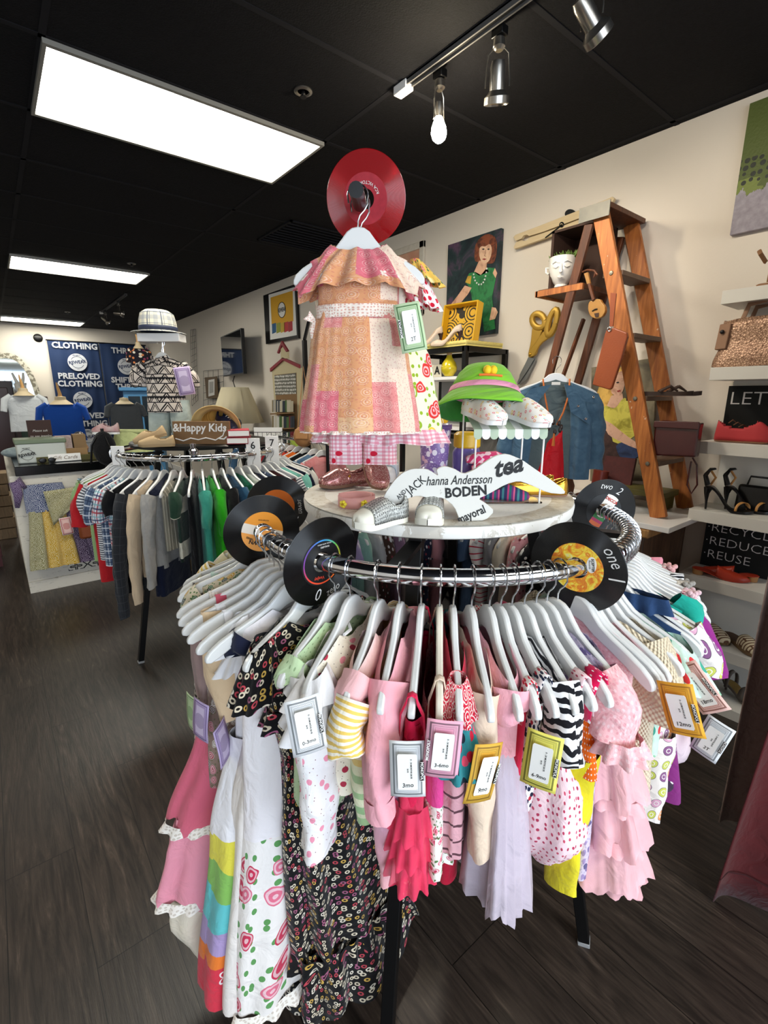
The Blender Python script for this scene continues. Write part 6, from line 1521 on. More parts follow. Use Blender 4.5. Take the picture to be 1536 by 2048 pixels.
for s in (-1, 1):
    m.tube([(.078,s*.010,.128),(.076,s*.03,.137),(.062,s*.048,.13)], .0035, 6); m.tube([(.077,s*.014,.112),(.074,s*.028,.105),(.064,s*.042,.112)], .003, 6)
    m.tube([(.005,s*.070,.12),(.0,s*.085,.125),(.0,s*.084,.10),(.005,s*.068,.09)], .006, 8)
m.build('eyes_and_ears', POR, T)
MB().tube([(.070,-.014,.060),(.076,0,.063),(.070,.014,.060),(.074,0,.056),(.070,-.014,.060)], .0045, 8).build('lips', POR, T)
PL = mat('succulent_green', p_var('#3f5a2a', '#7d9a4a', 30), .6, coord='Object'); T = thing('succulent', 'green artificial succulents growing from the face planter', 'plant', (2.57, p.y, 2.082+.145)); m = MB(); rr = random.Random(9)
for k in range(12):
    cx_, cy_ = rr.uniform(-.05,.05), rr.uniform(-.06,.06)
    for j in range(9):
        a = j*2.4; e = Vector((math.cos(a), math.sin(a), rr.uniform(.5, 1.6))).normalized(); b_ = Vector((cx_, cy_, .0)); m.tube([b_, b_+e*.03, b_+e*.06], [.003,.006,.0008], 5)
m.build('leaves', PL, T)
# mandolin
p = atX(1195, 545, 2.46); MX = XA-.05; T = thing('mandolin', 'small wooden mandolin hanging from the ladder', 'instrument', atX(1197, 640, MX)); w = WP(T, MX); MAN = mat('spruce_top', p_var('#b98a44', '#8a5a26', 20), .4, coord='Object')
w.poly('body', [(655,830),(672,808),(690,822),(705,800),(740,800),(752,825),(775,850),(778,890),(755,930),(710,945),(668,925),(652,880)], MAN, zz=Zc, th=.022, bevel=.003, smooth=1, off=-.01)
w.poly('neck', [(655,690),(672,685),(705,800),(688,812)], LADD, zz=Zc, th=.012, off=.008); w.poly('headstock', [(628,615),(655,605),(672,685),(650,692)], MAN, zz=Zc, th=.012, off=.006)
w.line('sound_hole', [(685,888),(705,875),(722,872)], INK, .003, .0145, zz=Zc); w.poly('tailpiece', [(700,905),(735,900),(732,930),(708,932)], BRN, zz=Zc, off=.0145)
w.line('head_scroll', [(606,600),(640,585),(690,590),(712,620),(690,640),(700,605)], LADD, .005, .002, zz=Zc)
# wristlet on the ladder
TAN_L = mat('cognac_leather', p_var('#8a4322', '#9c4f2a', 6), .38, coord='Object', bump=(200, .2)); WX = XA-.075
T = thing('wristlet_purse', 'cognac brown leather wristlet hanging on the ladder rail', 'purse', atX(1215, 780, WX)); w = WP(T, WX)
w.poly('pouch', [(795,1020),(850,1010),(940,1045),(946,1075),(900,1240),(830,1450),(815,1462),(690,1425),(700,1380),(780,1060)], TAN_L, zz=Zc, th=.022, bevel=.005); w.poly('strap', [(822,755),(865,760),(850,900),(840,1000),(815,1000)], TAN_L, zz=Zc, th=.008, off=.012, bevel=.001)
w.line('ring', [(818+12*math.cos(a), 1022+14*math.sin(a)) for a in (i*PI/5 for i in range(10))], STEEL, .003, .024, zz=Zc, closed=True)
# burgundy bag
BURG = mat('burgundy_leather', p_var('#3f1416', '#4e1a1c', 8), .25, coord='Object', coat=.5); Z3 = (1040, 700, 4.042)
T = thing('handbag', 'shiny burgundy leather handbag hanging at the lower ladder steps', 'handbag', atX(1355, 912, 2.52)); w = WP(T, 2.52)
w.poly('bag_body', [(1130,575),(1190,568),(1495,585),(1480,640),(1450,862),(1098,845)], BURG, zz=Z3, th=.05, bevel=.008); w.poly('flap', [(1128,570),(1490,578),(1482,640),(1120,620)], BURG, zz=Z3, th=.008, off=.052, bevel=.003)
w.line('hanging_strap', [(1395,870),(1430,930),(1432,1090),(1385,1160),(1350,1090),(1385,900)], BURG, .004, .0, zz=Z3)
# sandals on step
for k, (dx, dy) in enumerate(((0, 0), (.075, -.01))):
    q = shoe('sandal', ('front' if k == 0 else 'rear')+' brown toe-post sandal on the ladder step', Vector((XA+.03+dx, 1.10+dy, 1.503+.0125)), aim(-62), .22, None, mat('brown_footbed', '#3f3028', .6), mat('brown_footbed', '#3f3028', .6), W=.038, H=.03, sole_t=.02, style='sandal', group='brown sandals on the ladder step')
    for s in (-1, 1): MB().tube([(.155,0,.022),(.12,s*.025,.045),(.075,s*.036,.02)], [.004,.007,.006], 8, flat=.5).build('strap', mat('brown_strap', '#4a382e', .5), q)
# seated woman painting on the dresser
PX = 2.80; T = thing('painting', 'painting of a seated blonde woman in a yellow shirt behind the ladder', 'painting', atX(1245, 985, PX)); w = WP(T, PX); T.location.z = BZ; w = WP(T, PX)
w.poly('canvas', [(1183,735),(1312,715),(1306,905),(1290,962),(1180,962)], paint('umber', '#5a5240', '#8a8068', 3, '#3a342e'), th=.02, off=-.02)
SK = paint('skin3', '#b0785e', '#e0b49a', 10)
w.poly('chair_shape', [(600,600),(720,640),(820,800),(830,900),(720,965),(600,985)], paint('darkbrown', '#2e1e1c', '#4a3430', 8), zz=Z3, smooth=1)
w.poly('hair', [(610,440),(625,330),(700,180),(790,120),(845,160),(850,240),(780,240),(740,420),(690,470)], paint('blonde', '#a8782e', '#e0b45a', 18), zz=Z3, off=.0012, smooth=1)
w.poly('neck', [(740,370),(830,350),(835,400),(770,470),(700,460)], SK, zz=Z3, off=.0014)
w.poly('yellow_shirt', [(612,490),(690,445),(770,480),(835,385),(885,400),(940,640),(935,700),(760,770),(725,620),(612,562)], paint('yellow', '#9a922e', '#d8cf5a', 12), zz=Z3, off=.0024, smooth=1)
w.poly('face', [(770,190),(838,165),(856,250),(830,350),(785,378),(735,345),(745,250)], SK, zz=Z3, off=.0026, smooth=1)
w.poly('arm', [(618,565),(715,572),(860,690),(955,755),(965,805),(860,765),(720,690),(700,650)], SK, zz=Z3, off=.0036, smooth=1)
w.poly('jeans', [(775,765),(900,720),(955,780),(975,860),(840,905),(790,830)], paint('indigo', '#1a2440', '#34466e', 10), zz=Z3, off=.0030, smooth=1)
w.poly('eye', [(778,262),(798,255),(806,264),(790,270)], INK, zz=Z3, off=.004); w.poly('mouth', [(785,330),(812,322),(818,334),(795,342)], mat('lip_red', '#9c3a34'), zz=Z3, off=.004)
# items on the dresser
OLV = mat('olive_paint', '#5a5426', .5); T = thing('olive_bench', 'small olive green bench on the white board under the ladder', 'bench', (2.62, 1.10, BZ)); T.location = (2.66, 1.14, BZ)
MB().box((0,0,.085),(.18,.36,.03)).build('seat', OLV, T, bevel=.003)
for y in (-.15, .15): MB().box((0,y,.036),(.16,.03,.07)).build('leg', OLV, T)
BOOTM = mat('oxblood_leather', '#6e2a20', .35)
p = atX(1235, 975, 2.6); T = thing('ankle_boot', 'oxblood leather ankle boot beside the olive bench', 'boot', (2.60, 1.32, BZ), math.radians(150))
MB().tube([(0,0,.02),(0,0,.08),(-.01,0,.17)], [.035,.038,.042], 16, ref=(0,1,0)).build('shaft', BOOTM, T); MB().tube([(-.02,0,.025),(.06,0,.03),(.12,0,.022),(.16,0,.015)], [.03,.036,.028,.01], 16, flat=.85, ref=(0,1,0)).build('foot', BOOTM, T)
T = thing('open_book', 'dark red book cover propped among the dresser items', 'book', (2.68, 1.26, BZ+.10)); MB().box((0,0,.09),(.02,.17,.24), rot=(.0,.18,0)).build('cover', mat('dark_red_cloth', p_var('#3a1414', '#5a2420', 50), .7, coord='Object'), T)
T.location.z = BZ+.12-.085
LB = mat('brown_suede', p_var('#4a2a18', '#6a4028', 20), .6, coord='Object', bump=(40, .6)); p = atX(1150, 1000, 2.42); T = thing('slouchy_bag', 'brown slouchy leather bucket bag with studs on the dresser', 'handbag', (2.42, 1.50, BZ))
MB().lathe([(.001,0),(.09,.0),(.105,.03),(.11,.09),(.095,.14),(.085,.19),(.088,.20)], n=28, sy=1.15, capt=False).build('body', LB, T, solid=.004)
m = MB(); [m.sphere((-.10*math.cos(a), .125*math.sin(a), .15), .008, 8, 6) for a in (-.6, -.2, .2, .6)]; m.build('eyelets', GOLD, T)
T = thing('clutch_purse', 'small red and brown clutch on the dresser behind the bucket bag', 'purse', (2.60, 1.62, BZ)); MB().box((0,0,.05),(.05,.2,.1)).build('body', mat('brick_leather', '#8a3a30', .4), T, bevel=.01); MB().tube([(0,-.08,.1),(0,-.03,.15),(0,.05,.15),(0,.09,.1)], .006, 8).build('handle', mat('coral_leather', '#a85a4a', .4), T)
# ---- denim jacket ----
jl = atF(1114, 722, 2.42); rzj = math.radians(-38.7-8)
make_hanger('white hanger holding the denim jacket near the ladder', jl, rzj, .20, 'hanger near the ladder')
g = thing('denim_jacket', 'blue denim biker jacket over a red top hanging in front of the ladder', 'jacket', jl, rzj)
DEN = fab('washed_denim', p_var('#3d5a72', '#58768c', 40)); DEN2 = fab('grey_denim_inside', '#5d6a6c'); REDF = fab('scarlet_satin', '#c8101e', rough=.5)
loft(g, 'jacket_back', DEN2, [(0,.19,.010),(.06,.18,.012),(.3,.16,.012),(.50,.17,.014)], neck=(.07,.03), seed=200, amp=(.001,.003), dz=.0)
for s, x0, ln in ((-1, -.135, .5), (1, .135, .5)): loft(g, 'jacket_front', DEN, [(.0,.065,.018,x0*1.0),(.08,.062,.030,x0),(.3,.050,.040,x0*1.05),(ln,.045,.040,x0*1.1)], top=True, seed=201+s, amp=(.002,.006), slope=.42)
for s in (1, -1): sleeve(g, DEN, s, .175, .36, .046, .040, .16, t=.75, seed=22+s, wav=.004)
P = MB(); P.prism([(.03,-.11),(.12,-.13),(.20,-.20),(.13,-.19),(.165,-.30),(.07,-.24)], .006); P.xf(Matrix(((1,0,0,0),(0,0,1,-.062),(0,1,0,0),(0,0,0,1)))); P.build('lapel', DEN, g)
P = MB(); P.prism([(-.03,-.11),(-.12,-.13),(-.19,-.22),(-.09,-.20)], .006); P.xf(Matrix(((1,0,0,0),(0,0,1,-.062),(0,1,0,0),(0,0,0,1)))); P.build('lapel', DEN, g)
m = MB(); [m.sphere((x,-.07,z), .007, 8, 6) for x, z in ((.165,-.17),(.14,-.27),(.10,-.21))]; m.build('snaps', CHROME, g)
MB().box((.0,-.02,-.105),(.04,.004,.014)).build('neck_label', PAPER, g)
g = thing('red_top', 'scarlet red top worn inside the denim jacket', 'top', jl, rzj)
loft(g, 'body', REDF, [(.26,.012,.012,.045),(.32,.045,.020,.02),(.58,.085,.036)], top=False, seed=210, nf=7, amp=(.002,.006), dz=-.0, hem=.0)
T = thing('bead_necklace', 'orange cord necklace with wooden beads and tassel over the jacket', 'necklace', jl, rzj); ORC = mat('orange_cord', '#c2682a', .7)
for s in (-1, 1): MB().tube([(s*.062,-.02,-.085),(s*.055,-.06,-.16),(s*.035,-.068,-.24),(s*.01,-.07,-.30)], .004, 8).build('cord', ORC, T)
m = MB(); [m.sphere((.03*math.cos(k*2.4),-.075,-.31+.024*math.sin(k*2.4)), (.008,.006,.014), 8, 6) for k in range(7)]; m.build('dark_beads', mat('dark_bead', '#2e1a10', .4), T); MB().tube([(0,-.075,-.33),(0,-.075,-.40)], [.004,.008], 8).build('tassel', ORC, T)

# ================= WHITE SHELF TOWER =================
SX0, SY0, SY1 = 2.56, .49, .84
SHW = mat('white_lacquer', '#dedcd4', .4)
T = thing('white_shelf_tower', 'narrow white shelf tower on the right wall holding shoes', 'shelf unit', (2.70, .665, 0))
MB().bb((.09, SY0-.665+.03, 0), (.138, SY1-.665-.03, 1.96)).build('back_panel', SHW, T, smooth=False)
TOPS = [1.96, 1.64, 1.31, .988, .661, .335, .05]
for z in TOPS: MB().bb((SX0-2.70, SY0-.665, z-.055), (.09, SY1-.665, z)).build('shelf', SHW, T, smooth=False, bevel=.0015)
def sandal_straps(q, m, xs, W=.036, h=.05, z=.015, wd=.018): [band(q, x, W, h*k, z, m, wd) for x, k in xs]
# top: brown strappy wedge
BRL = mat('tan_strap_leather', '#8a6240', .45)
q = shoe('wedge_sandal', 'tan strappy wedge sandal on the top shelf of the white tower', (2.63, .74, 1.962), aim(-80), .23, None, BRL, BRL, W=.038, heelH=.0, sole_t=.014, style='sandal'); sandal_straps(q, BRL, ((.16,.8),(.11,1.0),(.05,1.7)), wd=.026)
MB().tube([(.02,0,.10),(.0,.03,.13),(-.01,0,.15),(.0,-.03,.13),(.02,0,.10)], .008, 8, flat=.4).build('ankle_strap', BRL, q)
# tote bag
TOT = mat('bronze_crackle_leather', lambda n: n.mix(n.lt(n.vor(n.uv, 120, 1, 'DISTANCE_TO_EDGE', '3D')['Distance'], .11), n.mix(n.noise(n.uv, 12, 3), '#b08a70', '#c8a68a'), '#7d5c46'), .38, .35, bump=lambda n: n.bump(n.vor(n.uv, 120, 1, dim='3D')['Distance'], .5, .003)); SUE = mat('tan_suede', '#96745c', .8)
T = thing('tote_bag', 'large bronze crackled leather tote on the second shelf', 'handbag', (2.66, .67, 1.642))
m = MB(); P = []
for i in range(9):
    z = .2*i/8; k = 1+.04*math.sin(i*1.1); a = lerp(.085, .06, i/8)*k; b = lerp(.185, .165, i/8)*(1+.03*math.sin(i*.9+1)); P.append([(a*math.copysign(abs(math.cos(t_))**.5, math.cos(t_)), b*math.copysign(abs(math.sin(t_))**.4, math.sin(t_)), z+.004*math.sin(4*t_+i)) for t_ in (2*PI*j/40 for j in range(40))])
m.grid(P, None, True); m.cap(P[0][::-1]); m.build('body', TOT, T, solid=.003)
MB().box((-.06,.15,.13),(.02,.05,.11), rot=(0,.1,-.3)).build('side_strap', SUE, T, bevel=.004); MB().sphere((-.076,.155,.15), (.005,.009,.009), 10, 6).build('snap', mat('dark_snap', '#1a1414', .4), T)
for x in (-.055, .05): MB().tube([(x,.09,.13),(x,.09,.2),(x,.075,.255),(x,0,.27),(x,-.09,.265)], .010, 10, flat=.35, ref=(0,1,0)).build('handle', SUE, T)
# chalkboards
def board(label, z, h, lines):
    T = thing('chalkboard', label, 'chalkboard', (2.776, .66, z+.002)); MB().box((0,0,h/2),(.01,.32,h)).build('slate', mat('slate_black', '#111312', .8), T, smooth=False)
    for s, sz, y, zz_, b in lines: text(s, sz, CHALK, T, loc=(-.0065, y, zz_), rot=(PI/2,0,-PI/2), bold=b, align='LEFT', name='chalk_lettering', sx=1.1)
board('chalkboard with LETS in outline letters on the third shelf', 1.31, .25, [('LETS', .085, .15, .19, -.012), ('RECYCLE', .028, -.04, .12, -.01), ('EVERYDAY', .028, -.04, .085, -.01)])
board('chalkboard listing RECYCLE REDUCE REUSE above the red mules', .661, .26, [('·RECYCLE', .062, .155, .205, -.016), ('·REDUCE', .062, .155, .135, -.016), ('·REUSE', .062, .155, .065, -.016)])
# red sandals
CRD = mat('coral_suede', '#b8363a', .75); TS = mat('tan_sole', '#7a5238', .6)
for k, (x, y) in enumerate(((2.62, .80), (2.65, .66))):
    q = shoe('lace_sandal', ('left' if k == 0 else 'right')+' coral red lace-up sandal on the third shelf', (x, y, 1.312), aim(-84), .22, CRD, TS, TS, W=.036, H=.09, sole_t=.008, op=(.02,.72), group='coral sandals')
    for j in range(4): MB().tube([(.05+.02*j,-.024,.085-.008*j),(.06+.02*j,0,.098-.01*j),(.07+.02*j,.024,.085-.008*j)], .0025, 6).build('lace', TS, q)
# black heels, clutch
BLS = mat('black_satin', '#0c0b0c', .3); TNS = mat('tan_strap', '#c8904e', .45)
for k, (x, y) in enumerate(((2.60, .80), (2.67, .74))):
    q = shoe('stiletto_sandal', ('front' if k == 0 else 'rear')+' black stiletto sandal with tan straps on the fourth shelf', (x, y, .99), aim(-78), .20, None, BLS, BLS, W=.034, heelH=.10, sole_t=.012, style='sandal', toe=0, group='black stilettos')
    band(q, .155, .034, .04, .012, TNS, .014, lean=.02); MB().tube([(.01,.0,.115),(-.005,.0,.16),(.01,.022,.19),(.03,0,.195),(.01,-.022,.19),(-.005,0,.16)], [.012,.01,.006,.006,.006,.01], 8, flat=.5).build('ankle_strap', BLS, q)
    MB().tube([(.02,.018,.115),(.035,.02,.15),(.01,.022,.185)], .005, 8, flat=.4).build('tan_edge', TNS, q)
T = thing('black_clutch', 'black clutch bag with a curved handle behind the stilettos', 'handbag', (2.73, .60, .99)); MB().box((0,0,.06),(.05,.2,.12), rot=(0,.15,0)).build('body', BLS, T, bevel=.012); MB().tube([(0,-.07,.11),(0,-.06,.16),(0,.06,.16),(0,.07,.11)], .005, 8).build('handle', BLS, T)
# red mules
RM = mat('brick_red_leather', '#a5321c', .38); WH = mat('stacked_wood_heel', '#a87a4a', .5)
for k, (x, y, a) in enumerate(((2.60, .80, -76), (2.70, .55, 100))):
    q = shoe('pointed_mule', ('front brick red mule with toe to the right' if k == 0 else 'rear brick red mule with toe to the left')+' on the fifth shelf', (x, y, .663), aim(a), .235, RM, RM, RM, W=.036, H=.045, heelH=.025, sole_t=.005, toe=0, op=(.0,.42), back=False, heelm=WH, group='red mules'); 
# espadrille slides
ESP = mat('cream_brown_weave', lambda n: n.mix(n.m('MAXIMUM', n.gt(n.m('SINE', n.m('MULTIPLY', n.sep(n.uv)[0], 420.0)), .35), n.m('MULTIPLY', n.gt(n.m('SINE', n.m('MULTIPLY', n.sep(n.uv)[1], 170.0)), .7), n.gt(n.m('SINE', n.m('MULTIPLY', n.sep(n.uv)[0], 130.0)), .1))), '#ddd0b2', '#6b4c36'), .8, coord='UV'); ESO = mat('jute_rope', '#7d6446', .9, bump=(200, 1))
for k, (x, y) in enumerate(((2.76, .80), (2.75, .655))):
    q = shoe('espadrille_slide', ('left' if k == 0 else 'right')+' cream and brown patterned espadrille slide on the sixth shelf', (x, y, .337), aim(-128), .245, ESP, ESO, mat('brown_insole', '#5a4030', .7), W=.042, H=.05, sole_t=.016, op=(.0,.5), back=False, group='espadrille slides', trim=mat('dark_brown_edge', '#4a3428', .6))
# grey sandals on the lowest
GS = mat('grey_suede', '#6a625c', .8)
for k, (x, y) in enumerate(((2.68, .80), (2.74, .62))):
    q = shoe('block_heel_sandal', ('left' if k == 0 else 'right')+' grey suede sandal on the lowest shelf', (x, y, .052), aim(-115), .23, None, GS, mat('ochre_insole', '#8a7038', .6), W=.038, heelH=.04, sole_t=.012, style='sandal', group='grey suede sandals'); sandal_straps(q, GS, ((.17,.9),(.12,1.1)), wd=.03); band(q, .04, .034, .09, .03, GS, .02)
# ---- curtains at the right edge ----
def curtain(name, label, p0, dirv, width, z0, z1, m, nf, amp, group=None, flare=.15, lean=0.0):
    T = thing(name, label, 'curtain', (p0[0], p0[1], z0)); d = Vector(dirv).normalized(); nn = Vector((-d.y, d.x, 0)); P = []; UV = []
    for i in range(26):
        q = i/25; z = (z1-z0)*q; A = amp*(1+flare*(1-q)); row = []
        for j in range(90): s = j/89; row.append(d*(s*width+lean*z)+nn*(A*math.sin(s*nf*2*PI+.5*math.sin(s*9)))+Vector((0,0,z-.012*math.sin(s*nf*2*PI)*(1-q))))
        P.append(row); UV.append([(j/89*width*1.4, z) for j in range(90)])
    MB().grid(P, UV).build('drape', m, T, solid=.004, angle=180); MB().tube([Vector((0,0,z1-z0))-d*.05, Vector((0,0,z1-z0))+d*(width+.05)], .012, 12).build('rod', BLACKM, T); return T
VEL = fab('burgundy_velvet', p_var('#5a2224', '#4b1a1c', 6), rough=.9, sheen=.08)
T = curtain('burgundy_curtain', 'burgundy velvet curtain hanging at the lower right edge', (1.50, .262), (.72, -.69, 0), .9, .015, 2.35, VEL, 3.0, .03, lean=.085)
MB().grid([[Vector((0,0,.085))+Vector((.72,-.69,0)).normalized()*(s/20*.9) + Vector((.69,.72,0)).normalized()*(.036*math.sin(s/20*3*2*PI+.5*math.sin(s/20*9))-.006) for s in range(21)], [Vector((0,0,.09))+Vector((.72,-.69,0)).normalized()*(s/20*.9)+Vector((.69,.72,0)).normalized()*(.036*math.sin(s/20*3*2*PI+.5*math.sin(s/20*9))-.006) for s in range(21)]]).build('hem_stitch', mat('dark_thread', '#3a1416', .9), T)
MVE = fab('mauve_terry', p_var('#b09a90', '#988278', 60), rough=1, sheen=.1, wr=.8)
curtain('mauve_curtain', 'mauve terry fabric panel hanging beside the burgundy curtain', (1.672, .318), (.75, -.66, 0), .5, .15, 2.35, MVE, 2.2, .02)
# ================= SECOND ROUND RACK =================
C2 = Vector((.935, 2.88, 0)); R2 = .457; Z2 = 1.213
round_rack('second round chrome clothes rack holding boys clothes, behind the front one', C2, R2, Z2, (183, 273, 3, 93), .35)
T = thing('round_tabletop', 'black round tabletop on the second rack carrying hats and shoes', 'tabletop', (C2.x, C2.y, Z2+.052)); MB().lathe([(.001,0),(.375,0),(.38,-.008),(.375,-.022),(.001,-.022)], n=64).build('top', mat('black_tabletop', '#0c0c0d', .3), T)
ZB = Z2+.053
def p_check(bg, a, b, per=.03): return p_plaid(bg, [(0,.14,a,.8),(.5,.64,b,.8)], per)
K = {'sky': fab('sky_blue_plaid', p_check('#a9c4d6', '#5f86a8', '#e4ecf2')), 'gstr': fab('green_grey_stripe', p_stripe([(0,'#7f9a6a'),(.5,'#b7c4a4')], .02)),
     'lime': fab('soft_green_knit', '#8fae74'), 'redp': fab('red_pique', '#b81f26'), 'hstr': fab('grey_white_stripe', p_stripe([(0,'#4c505a'),(.5,'#d8d8da')], .012)),
     'bpl': fab('blue_grey_plaid', p_check('#55657e', '#e0e4ea', '#2c3a54', .04)), 'chk': fab('red_blue_windowpane', p_plaid('#dfe2e6', [(0,.16,'#b03a48',.85),(.33,.46,'#2a3560',.85),(.66,.78,'#6fb0b8',.7)], .05)),
     'blk': fab('black_cotton', '#101013'), 'cha': fab('charcoal_windowpane', p_plaid('#2b2d31', [(0,.06,'#4a4d52',.6)], .04)), 'bei': fab('tan_knit', '#cdb698'),
     'gry': fab('heather_grey_knit', p_var('#a7a5a2','#98958f',60)), 'nav': fab('deep_navy_knit', '#141a30'), 'vint': fab('khaki_striped_twill', p_stripe([(0,'#8a8474'),(.8,'#cfc8b4')],.03,0)),
     'dkg': fab('green_white_block', p_bands([(0,'#274232'),(.1,'#e4e0cc'),(.18,'#2a3c34'),(.32,'#e4e0cc'),(.4,'#1e2a26')])), 'teal': fab('teal_jersey', p_var('#3fa08c','#3a9482',10)), 'grn': fab('bright_green_jersey', p_var('#2fae1c','#28a016',8)),
     'blu': fab('steel_blue_jersey', '#27506e'), 'emr': fab('emerald_jersey', '#0f6b4a'), 'drk': fab('dark_maroon_cotton', '#3a1416'), 'wht': fab('off_white_cotton', '#dedbd2'), 'mint2': fab('aqua_jersey', '#7fc4b4')}
def tee(phi, sh, m, L=.5, sl=.12, hwb=.165, C=C2, R=R2, z=Z2, what='shirt', grp='boys clothes on the second rack', where='second rack', hw=.18, t=.035, sleeve_m=None, jit=0, mw_=None, slim=False):
    g = gar(phi, what, sh+' on the '+where, sh, C=C, R=R, z=z, group=grp, hg='hangers on the '+where, jit=jit, hw=hw)
    loft(g, 'body', m, [(0,hwb,.013),(.06,hwb*.9,t*.8),(L,hwb*.95,t)], neck=(.055,.035), seed=int(phi*3), amp=(.002,.008), nA=40, step=.035)
    if sl: 
        for s in (1, -1): sleeve(g, sleeve_m or m, s, hwb*.95, sl, .048, .038 if sl < .25 else .028, .30 if sl < .25 else .16, t=.6, seed=int(phi)+s)
    return g
tee(165, 'sky blue plaid shirt', K['sky'], .46); tee(171, 'grey-green striped shirt', K['gstr'], .46); tee(177, 'soft green polo shirt', K['lime'], .5)
g = tee(183.5, 'bright red polo shirt', K['redp'], .60, .2); tee(189.5, 'grey striped tee', K['hstr'], .46, .12); tee(196, 'blue-grey plaid shirt', K['bpl'], .48, .16); tee(202.5, 'white shirt with red and blue windowpane check', K['chk'], .62, .14)
tee(208.5, 'black tee with a tiny logo', K['blk'], .60, .1); tee(215, 'charcoal windowpane blazer', K['cha'], .58, .60, what='blazer'); tee(221.5, 'plain tan jumper', K['bei'], .5, .52, what='jumper'); 
g = tee(227.5, 'heather grey jumper with navy shoulder and hem', K['gry'], .46, .44, what='jumper'); loft(g, 'navy_hem', K['nav'], [(.44,.16,.036),(.60,.16,.036)], top=False, seed=4, nA=40); loft(g, 'navy_yoke', K['nav'], [(.0,.168,.016),(.07,.152,.034)], seed=int(227.5*3), nA=40)
tee(233.5, 'khaki striped little waistcoat', K['vint'], .36, 0, what='waistcoat'); tee(239, 'green and white blocked shirt', K['dkg'], .42, .1, t=.022); tee(245, 'pair of black trousers', K['blk'], .62, 0, what='trousers', t=.03)
tee(251, 'teal tee', K['teal'], .50, .16, jit=2); tee(257, 'bright green tee', K['grn'], .52, .2, jit=3); tee(263, 'plain black tee', K['blk'], .55, .15); tee(268.5, 'steel blue tee', K['blu'], .5, .15); tee(274, 'emerald green tee', K['emr'], .45, .14)
tee(279.5, 'off-white tee', K['wht'], .42, .1); tee(285, 'deep navy shirt', K['nav'], .5, .2); tee(291, 'steel blue shirt', K['bpl'], .5, .2); tee(297, 'dark maroon tee', K['drk'], .45, .12); tee(303, 'black striped shirt', K['hstr'], .45, .12); tee(310, 'aqua tee', K['mint2'], .42, .12); tee(318, 'navy knitted jumper', K['nav'], .45, .3); tee(327, 'white tee', K['wht'], .42, .12); tee(336, 'charcoal shirt', K['cha'], .42, .12)
tee(158, 'pale grey tee', K['gry'], .4); 
# number markers
for u, v, s, x in ((237, 912, '4', 0), (509, 905, '6', 0), (545, 903, '7', 0)):
    d = Vector(); best = min(range(0, 360, 2), key=lambda a: abs(math.atan2(C2.x+R2*math.cos(math.radians(a)), C2.y+R2*math.sin(math.radians(a)))-math.atan2(*atF(u, 920, 2.6).xy))+(0 if (C2.x+R2*math.cos(math.radians(a)))**2+(C2.y+R2*math.sin(math.radians(a)))**2 < 8.8 or s == '7' else 9))
    loc, a = place(best, R2, C2, 0, Z2); T = thing('size_marker', {'4':'white size marker four at the left of the second rack','6':'white size marker six right of centre on the second rack','7':'white size marker seven, farthest back on the second rack'}[s], 'sign', loc, math.radians(51.3-90))
    MB().box((0,-.0,.0),(.075,.004,.17) if s != '4' else (.07,.004,.10)).build('card', WHITEP, T, bevel=.002); text(s, .055, INK, T, loc=(0,-.0035,.045 if s != '4' else .01), rot=(PI/2,0,0), bold=.01)
def on2(u, v, fw): p = atF(u, v, fw); p.z = ZB+.001; return p
# display stand with hat and tribal shirt
p = on2(342, 880, 2.86); T = thing('display_stand', 'white topped display stand holding a hat and a shirt above the second rack', 'display stand', p, math.radians(51.3-90))
zt = atF(345, 676, 2.86).z
MB().lathe([(.08,0),(.08,.006),(.012,.012)], n=24).build('base', BLACKM, T); MB().tube([(0,.02,0),(0,.02,zt-ZB)], .01, 10).build('post', CHROME, T); MB().box((0,.02,zt-ZB),(.235,.10,.045)).build('head_block', WHITEP, T, bevel=.003)
T = thing('trilby_hat', 'cream trilby hat with navy plaid on top of the display stand', 'hat', (p.x, p.y, zt+.024)); T.location += Vector((-.0,.02,0)); T.rotation_euler = (0,0,math.radians(51.3-90))
PLD = mat('cream_navy_plaid', lambda n: p_plaid('#d9d3be', [(0,.10,'#3a4660',.8),(.2,.24,'#3a4660',.8),(.5,.8,'#7f8798',.45)], .075)(n), .8, coord='UV')
MB().lathe([(.098,.028),(.094,.07),(.085,.105),(.06,.122),(.001,.112)], n=40, sx=1.0, sy=1.15, capb=False).build('crown', PLD, T); MB().lathe([(.0995,.012),(.0995,.036)], n=40, sy=1.15, capb=False, capt=False).build('hat_band', mat('navy_ribbon', '#1f2740', .6), T, solid=.002)
MB().lathe([(.097,.014),(.120,.006),(.142,.004),(.143,.0),(.097,.008)], n=40, sy=1.05, capb=False, capt=False).build('brim', PLD, T)
